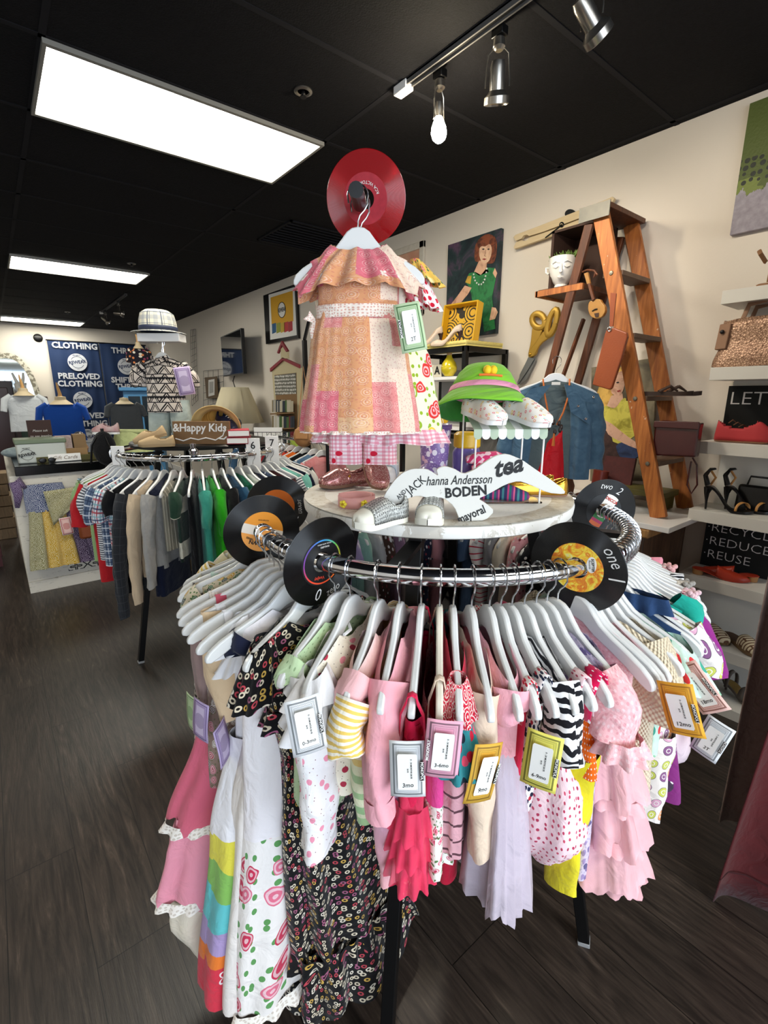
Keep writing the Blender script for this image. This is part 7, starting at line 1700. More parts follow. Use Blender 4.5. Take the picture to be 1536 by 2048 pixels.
def tribal(n):
    s = n.sep(n.uv); y = n.m('DIVIDE', s[1], .052); x = n.m('DIVIDE', s[0], .052); fy = n.m('FRACT', y); row = n.m('FRACT', n.m('MULTIPLY', n.m('FLOOR', y), .5))
    tri = n.m('ABSOLUTE', n.m('SUBTRACT', n.m('FRACT', x), .5)); k = n.m('SUBTRACT', n.m('MULTIPLY', fy, .5), tri)
    l1 = n.m('MULTIPLY', n.lt(n.m('ABSOLUTE', k), .055), 1.0); l2 = n.lt(n.m('ABSOLUTE', n.m('ADD', k, .17)), .04); l3 = n.m('GREATER_THAN', fy, .9)
    zz_ = n.m('MULTIPLY', n.m('MULTIPLY', n.lt(n.m('ABSOLUTE', n.m('SUBTRACT', n.m('FRACT', n.m('MULTIPLY', x, 4.0)), .5)), n.m('MULTIPLY', fy, 1.0)), n.gt(row, .2)), n.m('MULTIPLY', n.gt(fy, .35), n.lt(fy, .62)))
    return n.mix(n.m('MAXIMUM', n.m('MAXIMUM', l1, l2), n.m('MAXIMUM', l3, zz_)), '#cfc3b8', '#17151a')
TRB = fab('black_tribal_print', tribal)
hp = Vector((p.x, p.y, zt-.02)); rz2 = math.radians(51.3-90+4)
make_hanger('white hanger inside the tribal print shirt', hp, rz2, .14, 'hanger on the stand')
g = thing('tribal_shirt', 'black and beige tribal print short sleeve shirt on the stand', 'shirt', hp, rz2)
zb = atF(340, 825, 2.8).z-hp.z; L = -zb+SH0
loft(g, 'body', TRB, [(0,.115,.014),(.06,.10,.055),(L,.108,.065)], neck=(.045,.02), seed=300, nf=5, amp=(.003,.008), nA=60)
for s in (-1, 1): sleeve(g, TRB, s, .105, .12, .046, .046, .45, t=.8, seed=30)
m = MB(); m.tube([(-.045,-.045,-.085),(-.02,-.075,-.10),(0,-.08,-.12)], [.012,.014,.006], 8, flat=.4); m.tube([(.045,-.045,-.085),(.02,-.075,-.10),(0,-.08,-.12)], [.012,.014,.006], 8, flat=.4); m.build('collar', TRB, g)
price_tag(g, atF(369, 762, 2.68), 'purple', turn=8, detail=False, sc=1.6)
g = thing('light_jeans', 'pale acid washed jeans hanging behind the tribal shirt', 'jeans', hp, rz2); AW = fab('acid_wash_denim', p_var('#9aa8a2', '#c2cac2', 24))
zj = atF(350, 895, 2.8).z-hp.z+.02
for x in (-.055, .075): loft(g, 'leg', AW, [(.25,.06,.04,x*.9),(.42,.062,.045,x),(-zj+SH0,.068,.045,x*1.25)], top=False, seed=310+int(x*100), nf=4, amp=(.003,.008), nA=36)
# straw hat, sneakers, sign, loafers, books
STRW = mat('straw_weave', lambda n: n.mix(n.gt(n.m('SINE', n.m('MULTIPLY', n.sep(n.uv)[1], 900.0)), 0), '#d8a450', '#c08c3c'), .8, coord='UV', bump=(300, .5))
T = thing('straw_hat', 'golden straw hat leaning over a navy sneaker on the second rack', 'hat', on2(436, 868, 2.70)+Vector((0,0,.10)))
tl = Matrix.Rotation(math.radians(-64), 3, ex) @ Matrix.Rotation(math.radians(6), 3, en); T.rotation_euler = tl.to_euler()
hatprof([(.001,.075),(.05,.074),(.07,.062),(.078,.03),(.08,.0)], e=1.05).build('crown', STRW, T, solid=.003, angle=180)
hatprof([(.08,.001),(.10,-.006),(.118,-.02),(.125,-.03)], e=1.05).build('brim', mat('pale_straw', '#d9b878', .8), T, solid=.003, angle=180)
NVL = mat('navy_leather', '#1c2440', .35)
q = shoe('sneaker', 'navy leather child sneaker with cream laces under the straw hat', on2(446, 880, 2.76)+Vector((-.02,.02,.115)), (0, math.radians(24), math.radians(-75)), .17, NVL, RUB, RUB, W=.033, H=.055, sole_t=.016, op=(.06,.42))
for k in range(4): band(q, .085+.013*k, .021, .058-.006*k, .014, mat('cream_lace','#e6dcc4',.8), .004, name='lace')
shoe('sneaker', 'second navy sneaker lying behind under the straw hat', on2(430, 885, 2.86)+Vector((0,0,.06)), (0, 0, math.radians(-170)), .16, NVL, RUB, RUB, W=.033, H=.05, sole_t=.016)
SGB = mat('brown_sign_board', '#7a5a38', .6)
pa = atF(352, 905, 2.56); T = thing('wooden_sign', 'brown wooden sign reading and Happy Kids with white scrolls', 'sign', (pa.x, pa.y, ZB+.001), math.radians(51.3-90)); SW = (462-352)/960*2.6*1.0
MB().box((SW/2,0,.060),(SW,.02,.118)).build('board', SGB, T, bevel=.001); text('&Happy Kids', .058, CHALK, T, loc=(SW*.47,-.0105,.085), rot=(PI/2,0,0), bold=.02, sx=.92, shear=.1)
m = MB(); m.tube([(.01,-.011,.03),(.05,-.011,.018),(.09,-.011,.032),(.13,-.011,.024),(.17,-.011,.034),(.22,-.011,.022),(.26,-.011,.045),(.28,-.011,.09)], .003, 6); m.tube([(.24,-.011,.03),(.265,-.011,.028),(.28,-.011,.04)], .004, 6); m.build('scroll_lines', CHALK, T)
TNC = mat('tan_canvas', '#b59a74', .8); TNS2 = mat('tan_rope_sole', '#9c8460', .8)
shoe('boat_shoe', 'tan canvas boat shoe, upper of the pair on the left of the second rack', on2(338, 902, 2.50)+Vector((0,0,.05)), (0, math.radians(16), math.radians(150)), .17, TNC, TNS2, TNC, W=.032, H=.045, group='tan boat shoes', trim=TNS2)
shoe('boat_shoe', 'tan canvas boat shoe, lower of the pair resting on the black top', on2(352, 908, 2.46), aim(160), .17, TNC, TNS2, TNC, W=.032, H=.045, group='tan boat shoes', trim=TNS2)
for k, (c, z) in enumerate((('#8e2430', 0), ('#a83a44', .038))):
    pb = on2(480, 903, 2.62); T = thing('book', ('lower' if k == 0 else 'upper')+' of two red books on the second rack', 'book', pb+Vector((0,0,z)), math.radians(-30+k*8)); MB().bb((-.055,-.07,0),(.055,.07,.036)).build('cover', mat('book_red%d' % k, c, .6), T, bevel=.002); MB().bb((-.052,-.0715,.005),(.052,-.05,.031)).build('pages', PAPER, T, smooth=False)
pb = on2(482, 898, 2.66); T = thing('tin_cup', 'small dark tin cup beside the straw hat', 'cup', pb+Vector((.02,.10,0))); MB().lathe([(.001,0),(.028,0),(.03,.09),(.027,.09)], n=20).build('cup', mat('dull_tin', '#5a5a58', .4, .6), T); MB().sphere((0,0,.1), (.035,.03,.03), 12, 8).build('dark_cloth', K['blk'], T)
p = atF(387, 902, 2.40); T = thing('rack_clamp', 'small chrome clamp on the front rail of the second rack', 'clamp', (p.x, p.y, Z2+.02)); MB().lathe([(.02,0),(.024,.02),(.012,.03),(.016,.05),(.001,.055)], n=16).build('knob', CHROME, T)

# ================= COUNTER =================
CX0, CX1, CY0, CY1 = .03, 1.0, 4.5, 6.2
T = thing('sales_counter', 'white distressed sales counter with black top and patterned panel', 'counter', ((CX0+CX1)/2, (CY0+CY1)/2, 0)); ox, oy = T.location.x, T.location.y
DST = mat('distressed_white_planks', lambda n: n.mix(n.m('MULTIPLY', n.gt(n.noise(n.scale(n.uv, (1.5, 1.5, 7)), 7, 6, .75), .60), .55), '#d6d0c4', '#7f766a'), .7)
MB().bb((CX0-ox, CY0-oy, 0), (CX1-ox, CY1-oy, .93)).build('body', DST, T, smooth=False); MB().bb((CX0+.04-ox, CY0-.03-oy, .93), (CX1+.03-ox, CY1+.03-oy, 1.0)).build('worktop', mat('black_gloss_top', '#0b0b0c', .15), T, bevel=.004)
MB().bb((CX0-ox, CY0-.015-oy, 0), (CX1-ox, CY0-oy, .09)).build('plinth', DST, T, smooth=False)
def lattice(n):
    s = n.sep(n.uv); a = n.m('ABSOLUTE', n.m('SUBTRACT', n.m('FRACT', n.m('DIVIDE', s[0], .16)), .5)); b = n.m('ABSOLUTE', n.m('SUBTRACT', n.m('FRACT', n.m('DIVIDE', s[2], .16)), .5))
    d = n.m('MAXIMUM', a, b); e = n.m('ADD', a, b); k = n.m('MULTIPLY', n.gt(n.m('SINE', n.m('MULTIPLY', n.m('MINIMUM', n.m('MULTIPLY', d, 1.0), n.m('MULTIPLY', e, .62)), 44.0)), .45), 1.0)
    return n.mix(k, '#d9d2c4', '#2c2926')
MB().bb((.30-ox, CY0-.03-oy, .13), (.98-ox, CY0-.002-oy, .76)).build('patterned_panel', mat('lattice_print', lattice, .6), T, smooth=False)
# bandana dress pinned on the counter
pt = atY(85, 985, 4.45); T = thing('bandana_dress', 'patchwork bandana sundress pinned to the front of the counter', 'dress', (pt.x-.0, 4.452, .86)); T.rotation_euler = (0,0,math.radians(2))
BB = fab('blue_bandana', p_bandana('#3e4a6e', '#c8ccd8', .035)); BY = fab('yellow_bandana', p_bandana('#c79a1c', '#f0e2b0', .035)); BP = fab('purple_bandana', p_bandana('#3f2c4a', '#b9a8c0', .035)); BO = fab('olive_bandana', p_bandana('#8a8458', '#e0dcc0', .035)); BV = fab('violet_bandana', p_bandana('#4e3a5e', '#a896b4', .035))
loft(T, 'bodice', BB, [(0,.125,.012,.01),(.10,.14,.022,.02),(.21,.15,.035,.03)], top=False, seed=320, nf=6, amp=(.002,.005), dz=.07)
for k, (x, m_) in enumerate(((-.125, BO), (-.03, BY), (.075, BY), (.175, BP), (.25, BP))): loft(T, 'skirt_panel', m_, [(.20,.045,.032,x*.75+.03),(.66,.068,.045,x*1.05+.04)], top=False, seed=321+k, nf=4, amp=(.003,.012), dz=.07, nA=36)
m = MB(); m.tube([(-.10,-.01,-.02),(-.14,-.015,.05),(-.16,-.02,.03),(-.15,-.01,-.06),(-.17,-.01,-.16)], [.014,.03,.035,.03,.014], 10, flat=.35, ref=(1,0,0)); m.build('shoulder_knot', BV, T, angle=180)
price_tag(T, atY(133, 1052, 4.39), 'red', turn=4, detail=False, sc=1.5)
T = thing('olive_bandana', 'olive green paisley bandana draped over the counter front', 'bandana', atY(135, 985, 4.42)); P = []
for i in range(9): P.append([(lerp(-.155+.03*i/8, .24-.20*(i/8)**1.2, j/8), -.02-.006*math.sin(j+i), .03-.27*(i/8)*(1-.45*(j/8))+.02*j/8) for j in range(9)])
MB().grid(P, [[(j*.045, i*.03) for j in range(9)] for i in range(9)]).build('cloth', BO, T, solid=.002, angle=180)
BRW = mat('rust_leather', p_var('#7a3c1c', '#8f4a26', 8), .5, coord='Object')
T = thing('leather_tote', 'rust brown leather bag hanging between the counter and the second rack', 'handbag', atY(185, 1075, 4.3)); MB().box((0,0,.16),(.17,.05,.32)).build('body', BRW, T, bevel=.02); MB().tube([(-.05,0,.3),(-.03,0,.44),(.03,0,.44),(.06,0,.3)], .007, 8).build('handle', BRW, T); MB().tube([(.06,-.03,.15),(.10,-.03,.0),(.17,-.03,-.03)], .004, 6).build('tassel_cord', BRW, T)
def oncnt(u, v, y=4.75): q = atY(u, v, y); q.z = 1.001; return q
p = oncnt(84, 912, 4.75); T = thing('plastic_tub', 'clear and green plastic tub with round logo on the counter', 'tub', p); m = MB(); m.bb((-.16,-.12,0),(.16,.12,.17)); m.build('tub', mat('pale_grey_plastic', '#c4c8c0', .3), T, bevel=.012); MB().bb((-.168,-.128,.15),(.168,.128,.185)).build('lid', mat('sage_plastic', '#6f7d62', .4), T, bevel=.006)
def logo(T, x, y, z, r, rot, ink=INK, txt='REWEAR', disc=None, k=1):
    if disc: MB().lathe([(.001,.0015),(r,.0015),(r,0)], n=36, M=Matrix.Translation((x,y,z)) @ Euler(rot).to_matrix().to_4x4()).build('logo_disc', disc, T)
    M = Matrix.Translation((x,y,z)) @ Euler(rot).to_matrix().to_4x4()
    g_ = MB()
    for a0, a1 in ((25, 155), (205, 335)): g_.tube([M@Vector((r*.66*math.cos(math.radians(a)), r*.66*math.sin(math.radians(a)), .002)) for a in range(a0, a1+1, 10)], r*.022, 5)
    for a in (30, 210): c_, s_ = math.cos(math.radians(a)), math.sin(math.radians(a)); g_.prism([(r*.66*c_-r*.09, r*.66*s_), (r*.66*c_+r*.09, r*.66*s_), (r*.66*c_, r*.66*s_+(-r*.16 if a == 30 else r*.16))], .001, M, z0=.002)
    g_.build('logo_arrows', ink, T)
    text(txt, r*.50, ink, T, mw=XF(T) @ M @ Matrix.Translation((0,0,.003)) @ Matrix.Rotation(.12, 4, 'Z'), bold=.03, sx=.92, name='logo_lettering')
    text('PROJECT', r*.2, ink, T, mw=XF(T) @ M @ Matrix.Translation((0,r*.78,.003)), bold=.02, name='logo_lettering')
    text('EST. 2019' if False else 'CO.', r*.14, ink, T, mw=XF(T) @ M @ Matrix.Translation((0,-r*.8,.003)), name='logo_lettering')
logo(T, -.10, -.129, .07, .062, (PI/2,0,0))
p = oncnt(140, 905, 4.80); T = thing('card_box', 'small wooden box filled with printed cards on the counter', 'box', p); m = MB(); m.bb((-.10,-.07,0),(.12,.07,.09)); m.build('box', mat('light_wood', '#a8855a', .6), T, bevel=.002); MB().bb((-.09,-.05,.09),(.02,.05,.19)).build('card_stack', mat('card_print', p_var('#d8c8b8', '#8a6a78', 60), .7, coord='Object'), T, smooth=False); MB().bb((.03,-.06,.06),(.12,.05,.20)).build('kraft_envelope', mat('kraft', '#8e7250', .8), T, smooth=False)
p = oncnt(88, 905, 5.0); T = thing('brown_sign', 'dark brown handwritten wooden sign standing on the counter', 'sign', p+Vector((0,.05,0))); zt_ = atY(88, 840, 5.05).z-1.001; MB().box((.0,0,zt_/2+.05),(.17,.012,zt_-.10)).build('board', mat('deep_brown_board', '#3a2018', .6), T); MB().box((0,.0,.06),(.02,.01,.12)).build('post', BLACKM, T)
for k, s in enumerate(('Please ask', 'to see jewelry', 'Thank you')): text(s, .026, CHALK, T, loc=(0,-.0075,zt_*.72-.045*k), rot=(PI/2,0,0), shear=.3)
p = oncnt(130, 918, 4.62); T = thing('desk_sign', 'white desk sign with script lettering at the front of the counter', 'sign', p); MB().box((0,0,.03),(.22,.02,.06), rot=(-.3,0,0)).build('plaque', WHITEP, T, bevel=.002); text('Gift Cards', .04, mat('taupe_ink','#8a7a6a',.7), T, loc=(0,-.014,.032), rot=(PI/2-.3,0,0), shear=.3)
p = oncnt(160, 915, 4.7); T = thing('olive_tray', 'long olive green tray with trinkets on the counter', 'tray', p); MB().bb((-.30,-.08,0),(.16,.08,.012)).build('base', OLV, T, bevel=.003); m = MB(); m.bb((-.30,-.085,0),(.16,-.075,.045)); m.bb((-.30,.075,0),(.16,.085,.045)); m.bb((.155,-.08,0),(.165,.08,.045)); m.build('rim', OLV, T)
p = oncnt(92, 905, 4.58); T = thing('sunglasses', 'black sunglasses lying on the front of the counter', 'sunglasses', p); m = MB(); 
for s in (-1, 1): m.sphere((s*.03,0,.022), (.026,.004,.02), 14, 8)
m.tube([(-.055,0,.03),(-.06,.06,.02),(-.055,.1,.01)], .003, 6); m.tube([(.055,0,.03),(.06,.06,.02),(.055,.1,.01)], .003, 6); m.build('frame_and_lenses', BLACKP, T)
T = thing('folded_scarf', 'blue-grey patterned scarf heaped at the left of the counter', 'scarf', oncnt(50, 900, 5.2)); MB().sphere((0,0,.04), (.17,.12,.05), 24, 12).build('cloth', mat('blue_grey_scarf', p_var('#5d707a', '#b4c0c0', 30), .9, coord='Object', bump=(25, 1)), T)
# ---- mannequins ----
FLSH = mat('cream_torso', '#cbb896', .7); MWOOD = mat('mannequin_wood', '#c89a60', .5)
def torso(label, u, v, y, h, w, m, hand=True, neckc=FLSH, group=None, z0=None):
    q = atY(u, v, y); T = thing('mannequin_torso', label, 'mannequin', (q.x, q.y, q.z)); s = h
    loft(T, 'garment', m, [(0,w*.30,.05*s),(.10*s,w*.50,.12*s),(.5*s,w*.47,.14*s),(s,w*.5,.15*s)], top=False, seed=int(u), nf=5, amp=(.004,.012), dz=s-SH0*0+.07, nA=36, pw=.9)
    MB().tube([(0,0,-q.z+.002),(0,0,s*.3)], .014, 10).build('stand_pole', BLACKM, T); MB().lathe([(.001,0),(.14,0),(.14,.01),(.02,.02)], n=24, M=Matrix.Translation((0,0,-q.z+.001))).build('stand_base', BLACKM, T)
    for sd in (-1, 1): MB().tube([(sd*w*.34,0,s*.98),(sd*w*.52,0,s*.86),(sd*w*.60,-.02,s*.55)], [.05*s+.01,.07*s+.01,.05*s+.01], 12, ref=(0,1,0)).build('sleeve', m, T)
    MB().lathe([(w*.30,s*.98),(w*.22,s*1.04),(w*.14,s*1.10),(w*.13,s*1.18),(.001,s*1.2)], n=20, capb=False).build('neck', neckc, T)
    if hand: MB().tube([(0,0,s*1.18),(.0,0,s*1.26),(-.01,0,s*1.42),(-.015,0,s*1.55)], [.02,.016,.012,.006], 8).build('wooden_finial', MWOOD, T)
    return T
torso('mannequin torso in royal blue jumper behind the counter', 134, 882, 6.0, .38, .36, fab('royal_blue_knit', '#1f4fa8')); torso('mannequin torso in white blouse at the left behind the counter', 60, 862, 7.2, .42, .36, fab('white_blouse_knit', '#c9cdd0')); torso('small mannequin torso in dark grey tee', 256, 866, 5.6, .30, .30, fab('dark_grey_tee', '#4a4d50'), hand=False)
torso('small mannequin in a dark flowered top on the blue cabinet', 284, 760, 7.5, .42, .24, fab('dark_flower_knit', p_dots('#1a1720', ['#c87a4a', '#8a3a5a', '#d8d0c0'], .05, .3)), neckc=FLSH)
q = atY(160, 885, 5.7); T = thing('patterned_bonnet', 'black and white patterned bonnet on a peach stand', 'hat', q); MB().sphere((0,0,.05), (.06,.06,.06), 16, 10).build('bonnet', mat('bw_pattern', lambda n: n.mix(n.lt(n.vor(n.uv, 40, 1, dim='3D')['Distance'], .35), '#18181c', '#cfc8c0'), .8), T); MB().lathe([(.001,-.06),(.07,-.06),(.05,.0)], n=16).build('stand', mat('peach', '#c89a78', .7), T)
# things between counter and second rack
LEAFY = fab('pale_lime_pleats', p_var('#cfd69a', '#bcc688', 12))
q = atF(265, 905, 3.9); T = thing('pleated_skirt', 'pale lime pleated skirt laid over the rail behind the second rack', 'skirt', q, math.radians(-40)); loft(T, 'skirt', LEAFY, [(.0,.12,.05),(.16,.17,.07)], top=False, seed=330, nf=12, amp=(.004,.012), dz=.24, nA=90); MB().box((0,0,.17),(.25,.1,.03)).build('waistband', LEAFY, T, bevel=.012)
q = atF(213, 925, 3.7); T = thing('backpack', 'small black backpack with straps hanging beside the counter', 'backpack', q, math.radians(-30)); MB().sphere((0,0,.11), (.085,.06,.13), 20, 12).build('bag', K['blk'], T)
for s in (-1, 1): MB().tube([(s*.03,-.04,.2),(s*.06,-.07,.14),(s*.09,-.05,.0)], .008, 8, flat=.4).build('strap', BLACKP, T)
MB().tube([(0,0,-1.05),(0,0,.26)], .012, 10).build('stand_pole', BLACKM, T)
shoe('sneaker', 'white and red running shoe above the black backpack', atF(240, 868, 3.8), aim(150), .2, mat('white_red_mesh', p_var('#d8ccca', '#a04a50', 20), .7, coord='Object'), RUB, RUB, W=.04, H=.07, sole_t=.02)
# ---- banners ----
NVB = mat('navy_banner_cloth', p_var('#12284a', '#17305a', 3), .75, coord='Object'); WHT = mat('banner_white', '#c9ccd2', .7)
def banner(x, label, word, rows, rz):
    T = thing('banner', label, 'banner', (x, BACK_Y-.06, .55)); Wb, Hb = .85, 1.99; P = []; UV = []
    for i in range(20):
        P.append([((j/32-.5)*Wb, .018*math.sin(j*.7)*(.3+.7*(1-i/19)), Hb*i/19) for j in range(33)]); 
    MB().grid(P).build('cloth', NVB, T, solid=.003, angle=180); MB().tube([(-Wb/2-.02,0,Hb),(Wb/2+.02,0,Hb)], .012, 8).build('pole', BLACKM, T)
    for z, s, sz in rows:
        if s == 'LOGO': logo(T, 0.02, -.035, z, .165, (PI/2,0,0), disc=WHT, ink=NVB)
        else: text(s, sz, WHT, T, loc=(.02,-.03,z), rot=(PI/2,0,0), bold=.035, sx=1.0)
yb = lambda v: atY(150, v, BACK_Y).z-.55
banner(1.45, 'left navy banner reading PRELOVED CLOTHING with round white logos', '', [(yb(693), 'CLOTHING', .15), (yb(725), 'LOGO', 0), (yb(753), 'PRELOVED', .15), (yb(768), 'CLOTHING', .15), (yb(800), 'LOGO', 0), (yb(832), 'PRELOVED', .15), (yb(848), 'CLOTHING', .15), (yb(875), 'LOGO', 0)], 0)
banner(2.32, 'right navy banner reading SHIFT TO THRIFT with round white logos', '', [(yb(698), 'THRIFT', .15), (yb(730), 'LOGO', 0), (yb(759), 'SHIFT TO', .15), (yb(773), 'THRIFT', .15), (yb(803), 'LOGO', 0), (yb(834), 'SHIFT TO', .15), (yb(848), 'THRIFT', .15)], 0)
q = atY(76, 676, BACK_Y); T = thing('wall_speaker', 'small round dark wall speaker left of the banners', 'speaker', (q.x, BACK_Y-.001, q.z)); MB().lathe([(.001,.03),(.05,.03),(.075,.012),(.075,0)], n=28, M=Matrix.Rotation(PI/2, 4, 'X')).build('housing', BLACKP, T)
# ---- arch mirror, cabinets ----
MIRR = mat('mirror_glass', '#aab4b8', .05, 1.0); FRM = mat('silver_scroll_frame', lambda n: n.mix(n.gt(n.noise(n.uv, 22, 3), .5), '#8d8674', '#d8d2c0'), .4, .3, bump=(40, 1))
q = atY(10, 870, 11.3); T = thing('arch_mirror', 'pointed arch mirror with ornate silver frame on the back wall', 'mirror', (atY(10, 705, 11.4).x, 11.45, .5)); zt_ = atY(10, 705, 11.4).z-.5; hw_ = atY(82, 790, 11.4).x-T.location.x
arch = [(-hw_, .0), (-hw_, zt_*.52)]+[(-hw_*math.cos(a)**.8 if a < PI/2 else 0, zt_*(.52+.48*math.sin(a)**1.1)) for a in (i*PI/16 for i in range(1, 9))]
arch = arch+[(-x, z) for x, z in arch[::-1][1:]]
inn = [(x*.80, z*.93+.03) for x, z in arch]
MB().prism(inn, .01, Matrix.Rotation(PI/2, 4, 'X')).build('glass', MIRR, T, smooth=False); m = MB(); P = [[(a[0], -.03, a[1]), (a[0], .02, a[1]), (b[0], .02, b[1]), (b[0], -.03, b[1])] for a, b in zip(arch, inn)]
m.grid([[r[j] for j in (0,1,2,3)] for r in P]+[P[0]], None, True); m.build('frame', FRM, T)
CAB = mat('mahogany', '#2c120c', .35)
q = atY(12, 880, 9.6); T = thing('dark_cabinet', 'tall dark mahogany cabinet at the far left', 'cabinet', (atY(5, 800, 9.6).x-.1, 9.7, 0)); zt_ = atY(10, 762, 9.6).z; MB().bb((-.4,-.2,0),(.25,.2,zt_)).build('body', CAB, T, bevel=.01); MB().bb((-.3,-.215,.3),(.18,-.2,zt_-.1)).build('door', mat('mahogany_door', '#3c1a10', .3), T, bevel=.01)
a = atY(18, 793, 9.2); b = atY(93, 793, 9.2); T = thing('display_cabinet', 'wooden glass display cabinet below the arch mirror', 'cabinet', ((a.x+b.x)/2, 9.3, 0)); ww = b.x-a.x; hh_ = a.z
MB().bb((-ww/2,-.25,hh_-.05),(ww/2,.25,hh_)).build('top', mat('mahogany_door', '#3c1a10', .3), T, bevel=.006); m = MB()
for x in (-ww/2+.04, ww/2-.04):
    for y in (-.22, .22): m.box((x,y,(hh_-.05)/2),(.05,.05,hh_-.05))
m.build('frame', CAB, T); MB().bb((-ww/2+.05,-.2,0),(ww/2-.05,.2,.6)).build('base', CAB, T); MB().bb((-ww/2+.05,-.22,.6),(ww/2-.05,-.215,hh_-.05)).build('glass', mat('cabinet_glass', '#8fa8a0', .05, trans=.9), T, smooth=False)
for z in (.75, 1.0): MB().bb((-ww/2+.05,-.2,z),(ww/2-.05,.2,z+.015)).build('shelf', mat('green_glass_shelf', '#5a7a6a', .2), T)
PEACE = mat('white_ceramic', '#dcdad2', .3); q = atY(44, 790, 9.2); T = thing('peace_hand', 'white ceramic hand making a peace sign on the display cabinet', 'sculpture', (q.x, 9.2, hh_)); 
MB().lathe([(.001,0),(.06,0),(.055,.05),(.07,.12),(.075,.18),(.04,.21),(.001,.215)], n=20, sy=.6).build('palm', PEACE, T); m = MB(); m.tube([(-.03,0,.19),(-.055,0,.27),(-.075,0,.34)], [.022,.019,.013], 10); m.tube([(.03,0,.19),(.05,0,.27),(.06,0,.345)], [.022,.019,.013], 10); m.tube([(.05,-.02,.15),(.02,-.05,.17),(-.02,-.05,.16)], [.018,.018,.013], 10); m.tube([(.07,-.01,.19),(.06,-.045,.17),(.05,-.04,.13)], [.014,.015,.012], 8); m.build('fingers', PEACE, T)
BLC = mat('sky_blue_paint', '#4d86b4', .5); a = atF(258, 775, 7.0); b = atF(308, 775, 7.0)
T = thing('blue_cabinet', 'light blue painted glass front cabinet by the banners', 'cabinet', ((a.x+b.x)/2, (a.y+b.y)/2, 0), math.radians(-20)); hh_ = a.z; MB().bb((-.26,-.2,hh_-.05),(.26,.2,hh_)).build('cornice', BLC, T, bevel=.01); MB().bb((-.22,-.15,0),(.22,.17,hh_-.05)).build('body', BLC, T, bevel=.005); MB().bb((-.16,-.158,.8),(.16,-.15,hh_-.12)).build('glass_door', mat('dark_glass', '#1c2a34', .1), T, smooth=False); MB().bb((-.01,-.165,.8),(.01,-.155,hh_-.12)).build('mullion', BLC, T)
q = atF(302, 770, 6.9); T = thing('plush_toy', 'orange and red plush toy on the blue cabinet', 'toy', (q.x, q.y, hh_)); MB().sphere((0,0,.09), (.10,.08,.09), 16, 10).build('body', mat('orange_plush', p_var('#c8582e', '#8a2f2a', 12), .95, coord='Object'), T); MB().sphere((.03,0,.21), .055, 14, 10).build('head', mat('cream_plush', '#cdbba0', .95), T)
# ================= THIRD RACK AND SMALL THINGS BEYOND =================
C3 = Vector((1.95, 4.3, 0)); T = thing('straight_rail', 'straight black clothes rail behind the second rack near the wall', 'clothes rack', (1.95, 4.1, 0)); MB().tube([(-.0,-1.0,1.16),(0,.9,1.16)], .013, 10).build('rail', CHROME, T)
for y in (-.98, .88): MB().tube([(0,y,0),(0,y,1.16)], .014, 10).build('upright', BLACKM, T)
for y in (-.98, .88): MB().box((0,y,.012),(.5,.03,.024)).build('foot', BLACKM, T)
for y_, m_, sh, L in ((3.20, F_['redband'], 'red bandana print blouse', .5), (3.32, fab('chambray', p_var('#5f7f9a', '#4a6a88', 14)), 'blue chambray dress', .75), (3.45, K['blk'], 'short black dress', .55), (3.57, fab('orange_linen', '#d8641c'), 'bright orange blouse', .5), (3.69, fab('orange_print', p_dots('#c8442a', ['#f0d8b0', '#2a2a30'], .03, .3)), 'orange printed top', .55), (3.82, K['cha'], 'grey tailored dress', .7), (3.95, fab('crimson', '#a8202c'), 'crimson blouse', .5), (4.1, K['nav'], 'navy shift dress', .7), (4.3, K['wht'], 'ivory blouse', .5), (4.5, fab('denim_mid', '#3f5f80'), 'denim shirt', .6)):
    loc = Vector((1.95, y_, 1.163+.0)); make_hanger('dark hanger holding the '+sh, loc, math.radians(180), .19, 'hangers on the straight rail', m=None)
    g = thing('blouse', sh+' on the straight rail beyond the second rack', 'clothes', loc, math.radians(180)); loft(g, 'body', m_, [(0,.17,.013),(.06,.15,.03),(L,.17,.045)], neck=(.06,.04), seed=int(y_*10), nA=40, step=.04)
    for s in (1, -1): sleeve(g, m_, s, .16, .25, .045, .04, .25, t=.6, seed=int(y_*7))
T = thing('yellow_bag', 'small bright yellow bag beside the house-shaped board', 'bag', atF(590, 922, 4.6), math.radians(-40)); MB().lathe([(.001,0),(.07,0),(.085,.08),(.09,.13)], n=4, M=Matrix.Rotation(PI/4, 4, 'Z'), sy=.8, capt=False).build('body', mat('yellow_vinyl', '#d6b41c', .4), T, solid=.004, angle=30); MB().box((0,0,.17),(.07,.03,.07)).build('card_insert', mat('lime_card', '#a8c04a', .7), T)
T = thing('side_table', 'dark side table under the yellow bag', 'table', (atF(590, 922, 4.6).x, atF(590, 922, 4.6).y, 0)); zz_ = atF(590, 922, 4.6).z-.002; MB().bb((-.25,-.25,zz_-.04),(.25,.25,zz_)).build('top', mat('maroon_top', '#3a1a1a', .4), T)
for x in (-.22, .22):
    for y in (-.22, .22): MB().box((x,y,(zz_-.04)/2),(.04,.04,zz_-.04)).build('leg', BLACKM, T)
T = thing('shoulder_bag', 'tan leather shoulder bag hanging on a black pole', 'handbag', atF(608, 893, 3.9), math.radians(-50)); MB().sphere((0,0,.08), (.085,.05,.085), 20, 12).build('body', mat('caramel_leather', '#a5764a', .5), T); MB().box((0,-.045,.10),(.11,.02,.08)).build('flap', mat('caramel_leather', '#a5764a', .5), T, bevel=.008); MB().tube([(-.05,0,.13),(-.01,0,.4),(.02,0,.62),(.05,0,.4),(.06,0,.13)], .004, 6).build('strap', mat('caramel_leather', '#a5764a', .5), T)
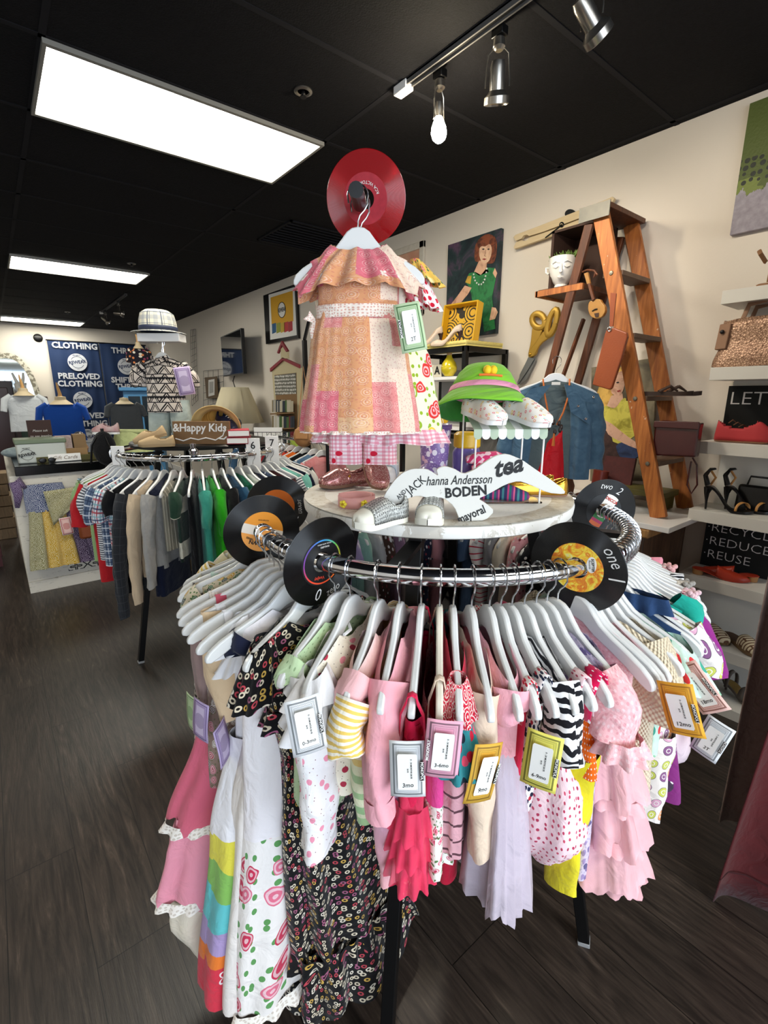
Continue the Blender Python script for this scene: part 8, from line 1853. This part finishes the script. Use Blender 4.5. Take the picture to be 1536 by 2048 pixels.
q = atF(617, 900, 4.0); T = thing('black_pole_stand', 'tall black metal pole stand beside the hanging dress', 'stand', (q.x, q.y, 0)); MB().box((0,0,.97),(.03,.03,1.94)).build('pole', BLACKM, T); MB().box((0,0,.01),(.35,.35,.02)).build('base', BLACKM, T); MB().bar((0,0,1.94),(.12,.1,2.15),.02,.02).build('arm', BLACKM, T)
q = atF(535, 890, 4.4); T = thing('wire_basket', 'black wire basket with a white lettered panel beyond the second rack', 'basket', q, math.radians(-40)); m = MB()
for i in range(8): x = -.14+.04*i; m.tube([(x,-.08,0),(x,-.08,.12)], .002, 5); m.tube([(x,.08,0),(x,.08,.12)], .002, 5)
for z in (0,.06,.12): m.tube([(-.14,-.08,z),(.14,-.08,z),(.14,.08,z),(-.14,.08,z),(-.14,-.08,z)], .003, 5)
m.build('wires', BLACKM, T); MB().box((0,.05,.08),(.26,.01,.15)).build('white_panel', WHITEP, T); MB().lathe([(.16,-.005),(.16,0)], n=20, M=Matrix.Translation((0,0,0))).build('shelf', BLACKM, T); MB().tube([(0,0,-q.z),(0,0,-.005)], .012, 8).build('support', BLACKM, T)
# dim things at the far left
T = thing('wooden_chair', 'dark red wooden chair at the far left edge behind the counter', 'chair', (-.32, 5.6, 0)); RC = mat('dark_red_paint', '#4a1a1c', .5)
MB().box((0,0,.45),(.42,.42,.035)).build('seat', RC, T, bevel=.005)
for x in (-.18,.18):
    for y in (-.18,.18): MB().box((x,y,.22),(.035,.035,.44)).build('leg', RC, T)
MB().box((0,.19,.7),(.42,.03,.5)).build('backrest', RC, T, bevel=.01)
T = thing('folded_blanket', 'black and white patterned blanket on the dark red chair', 'blanket', (-.32, 5.6, .468)); MB().box((0,0,.04),(.36,.36,.08)).build('blanket', mat('bw_pattern', '#888', .8), T, bevel=.03)
for k in range(6):
    T = thing('wood_crate', 'pale stacked wooden slat crate behind the counter, number %s from the floor' % ('one','two','three','four','five','six')[k], 'crate', (-.06+.01*(k % 2), 6.6, .12*k), group='stacked crates'); MB().box((0,0,.058),(.16,.3,.112)).build('slats', wood('crate_pine', '#6e5a44', '#9c8260', .6), T, bevel=.004)
# light thrown by the track lamps onto the wall and ladder
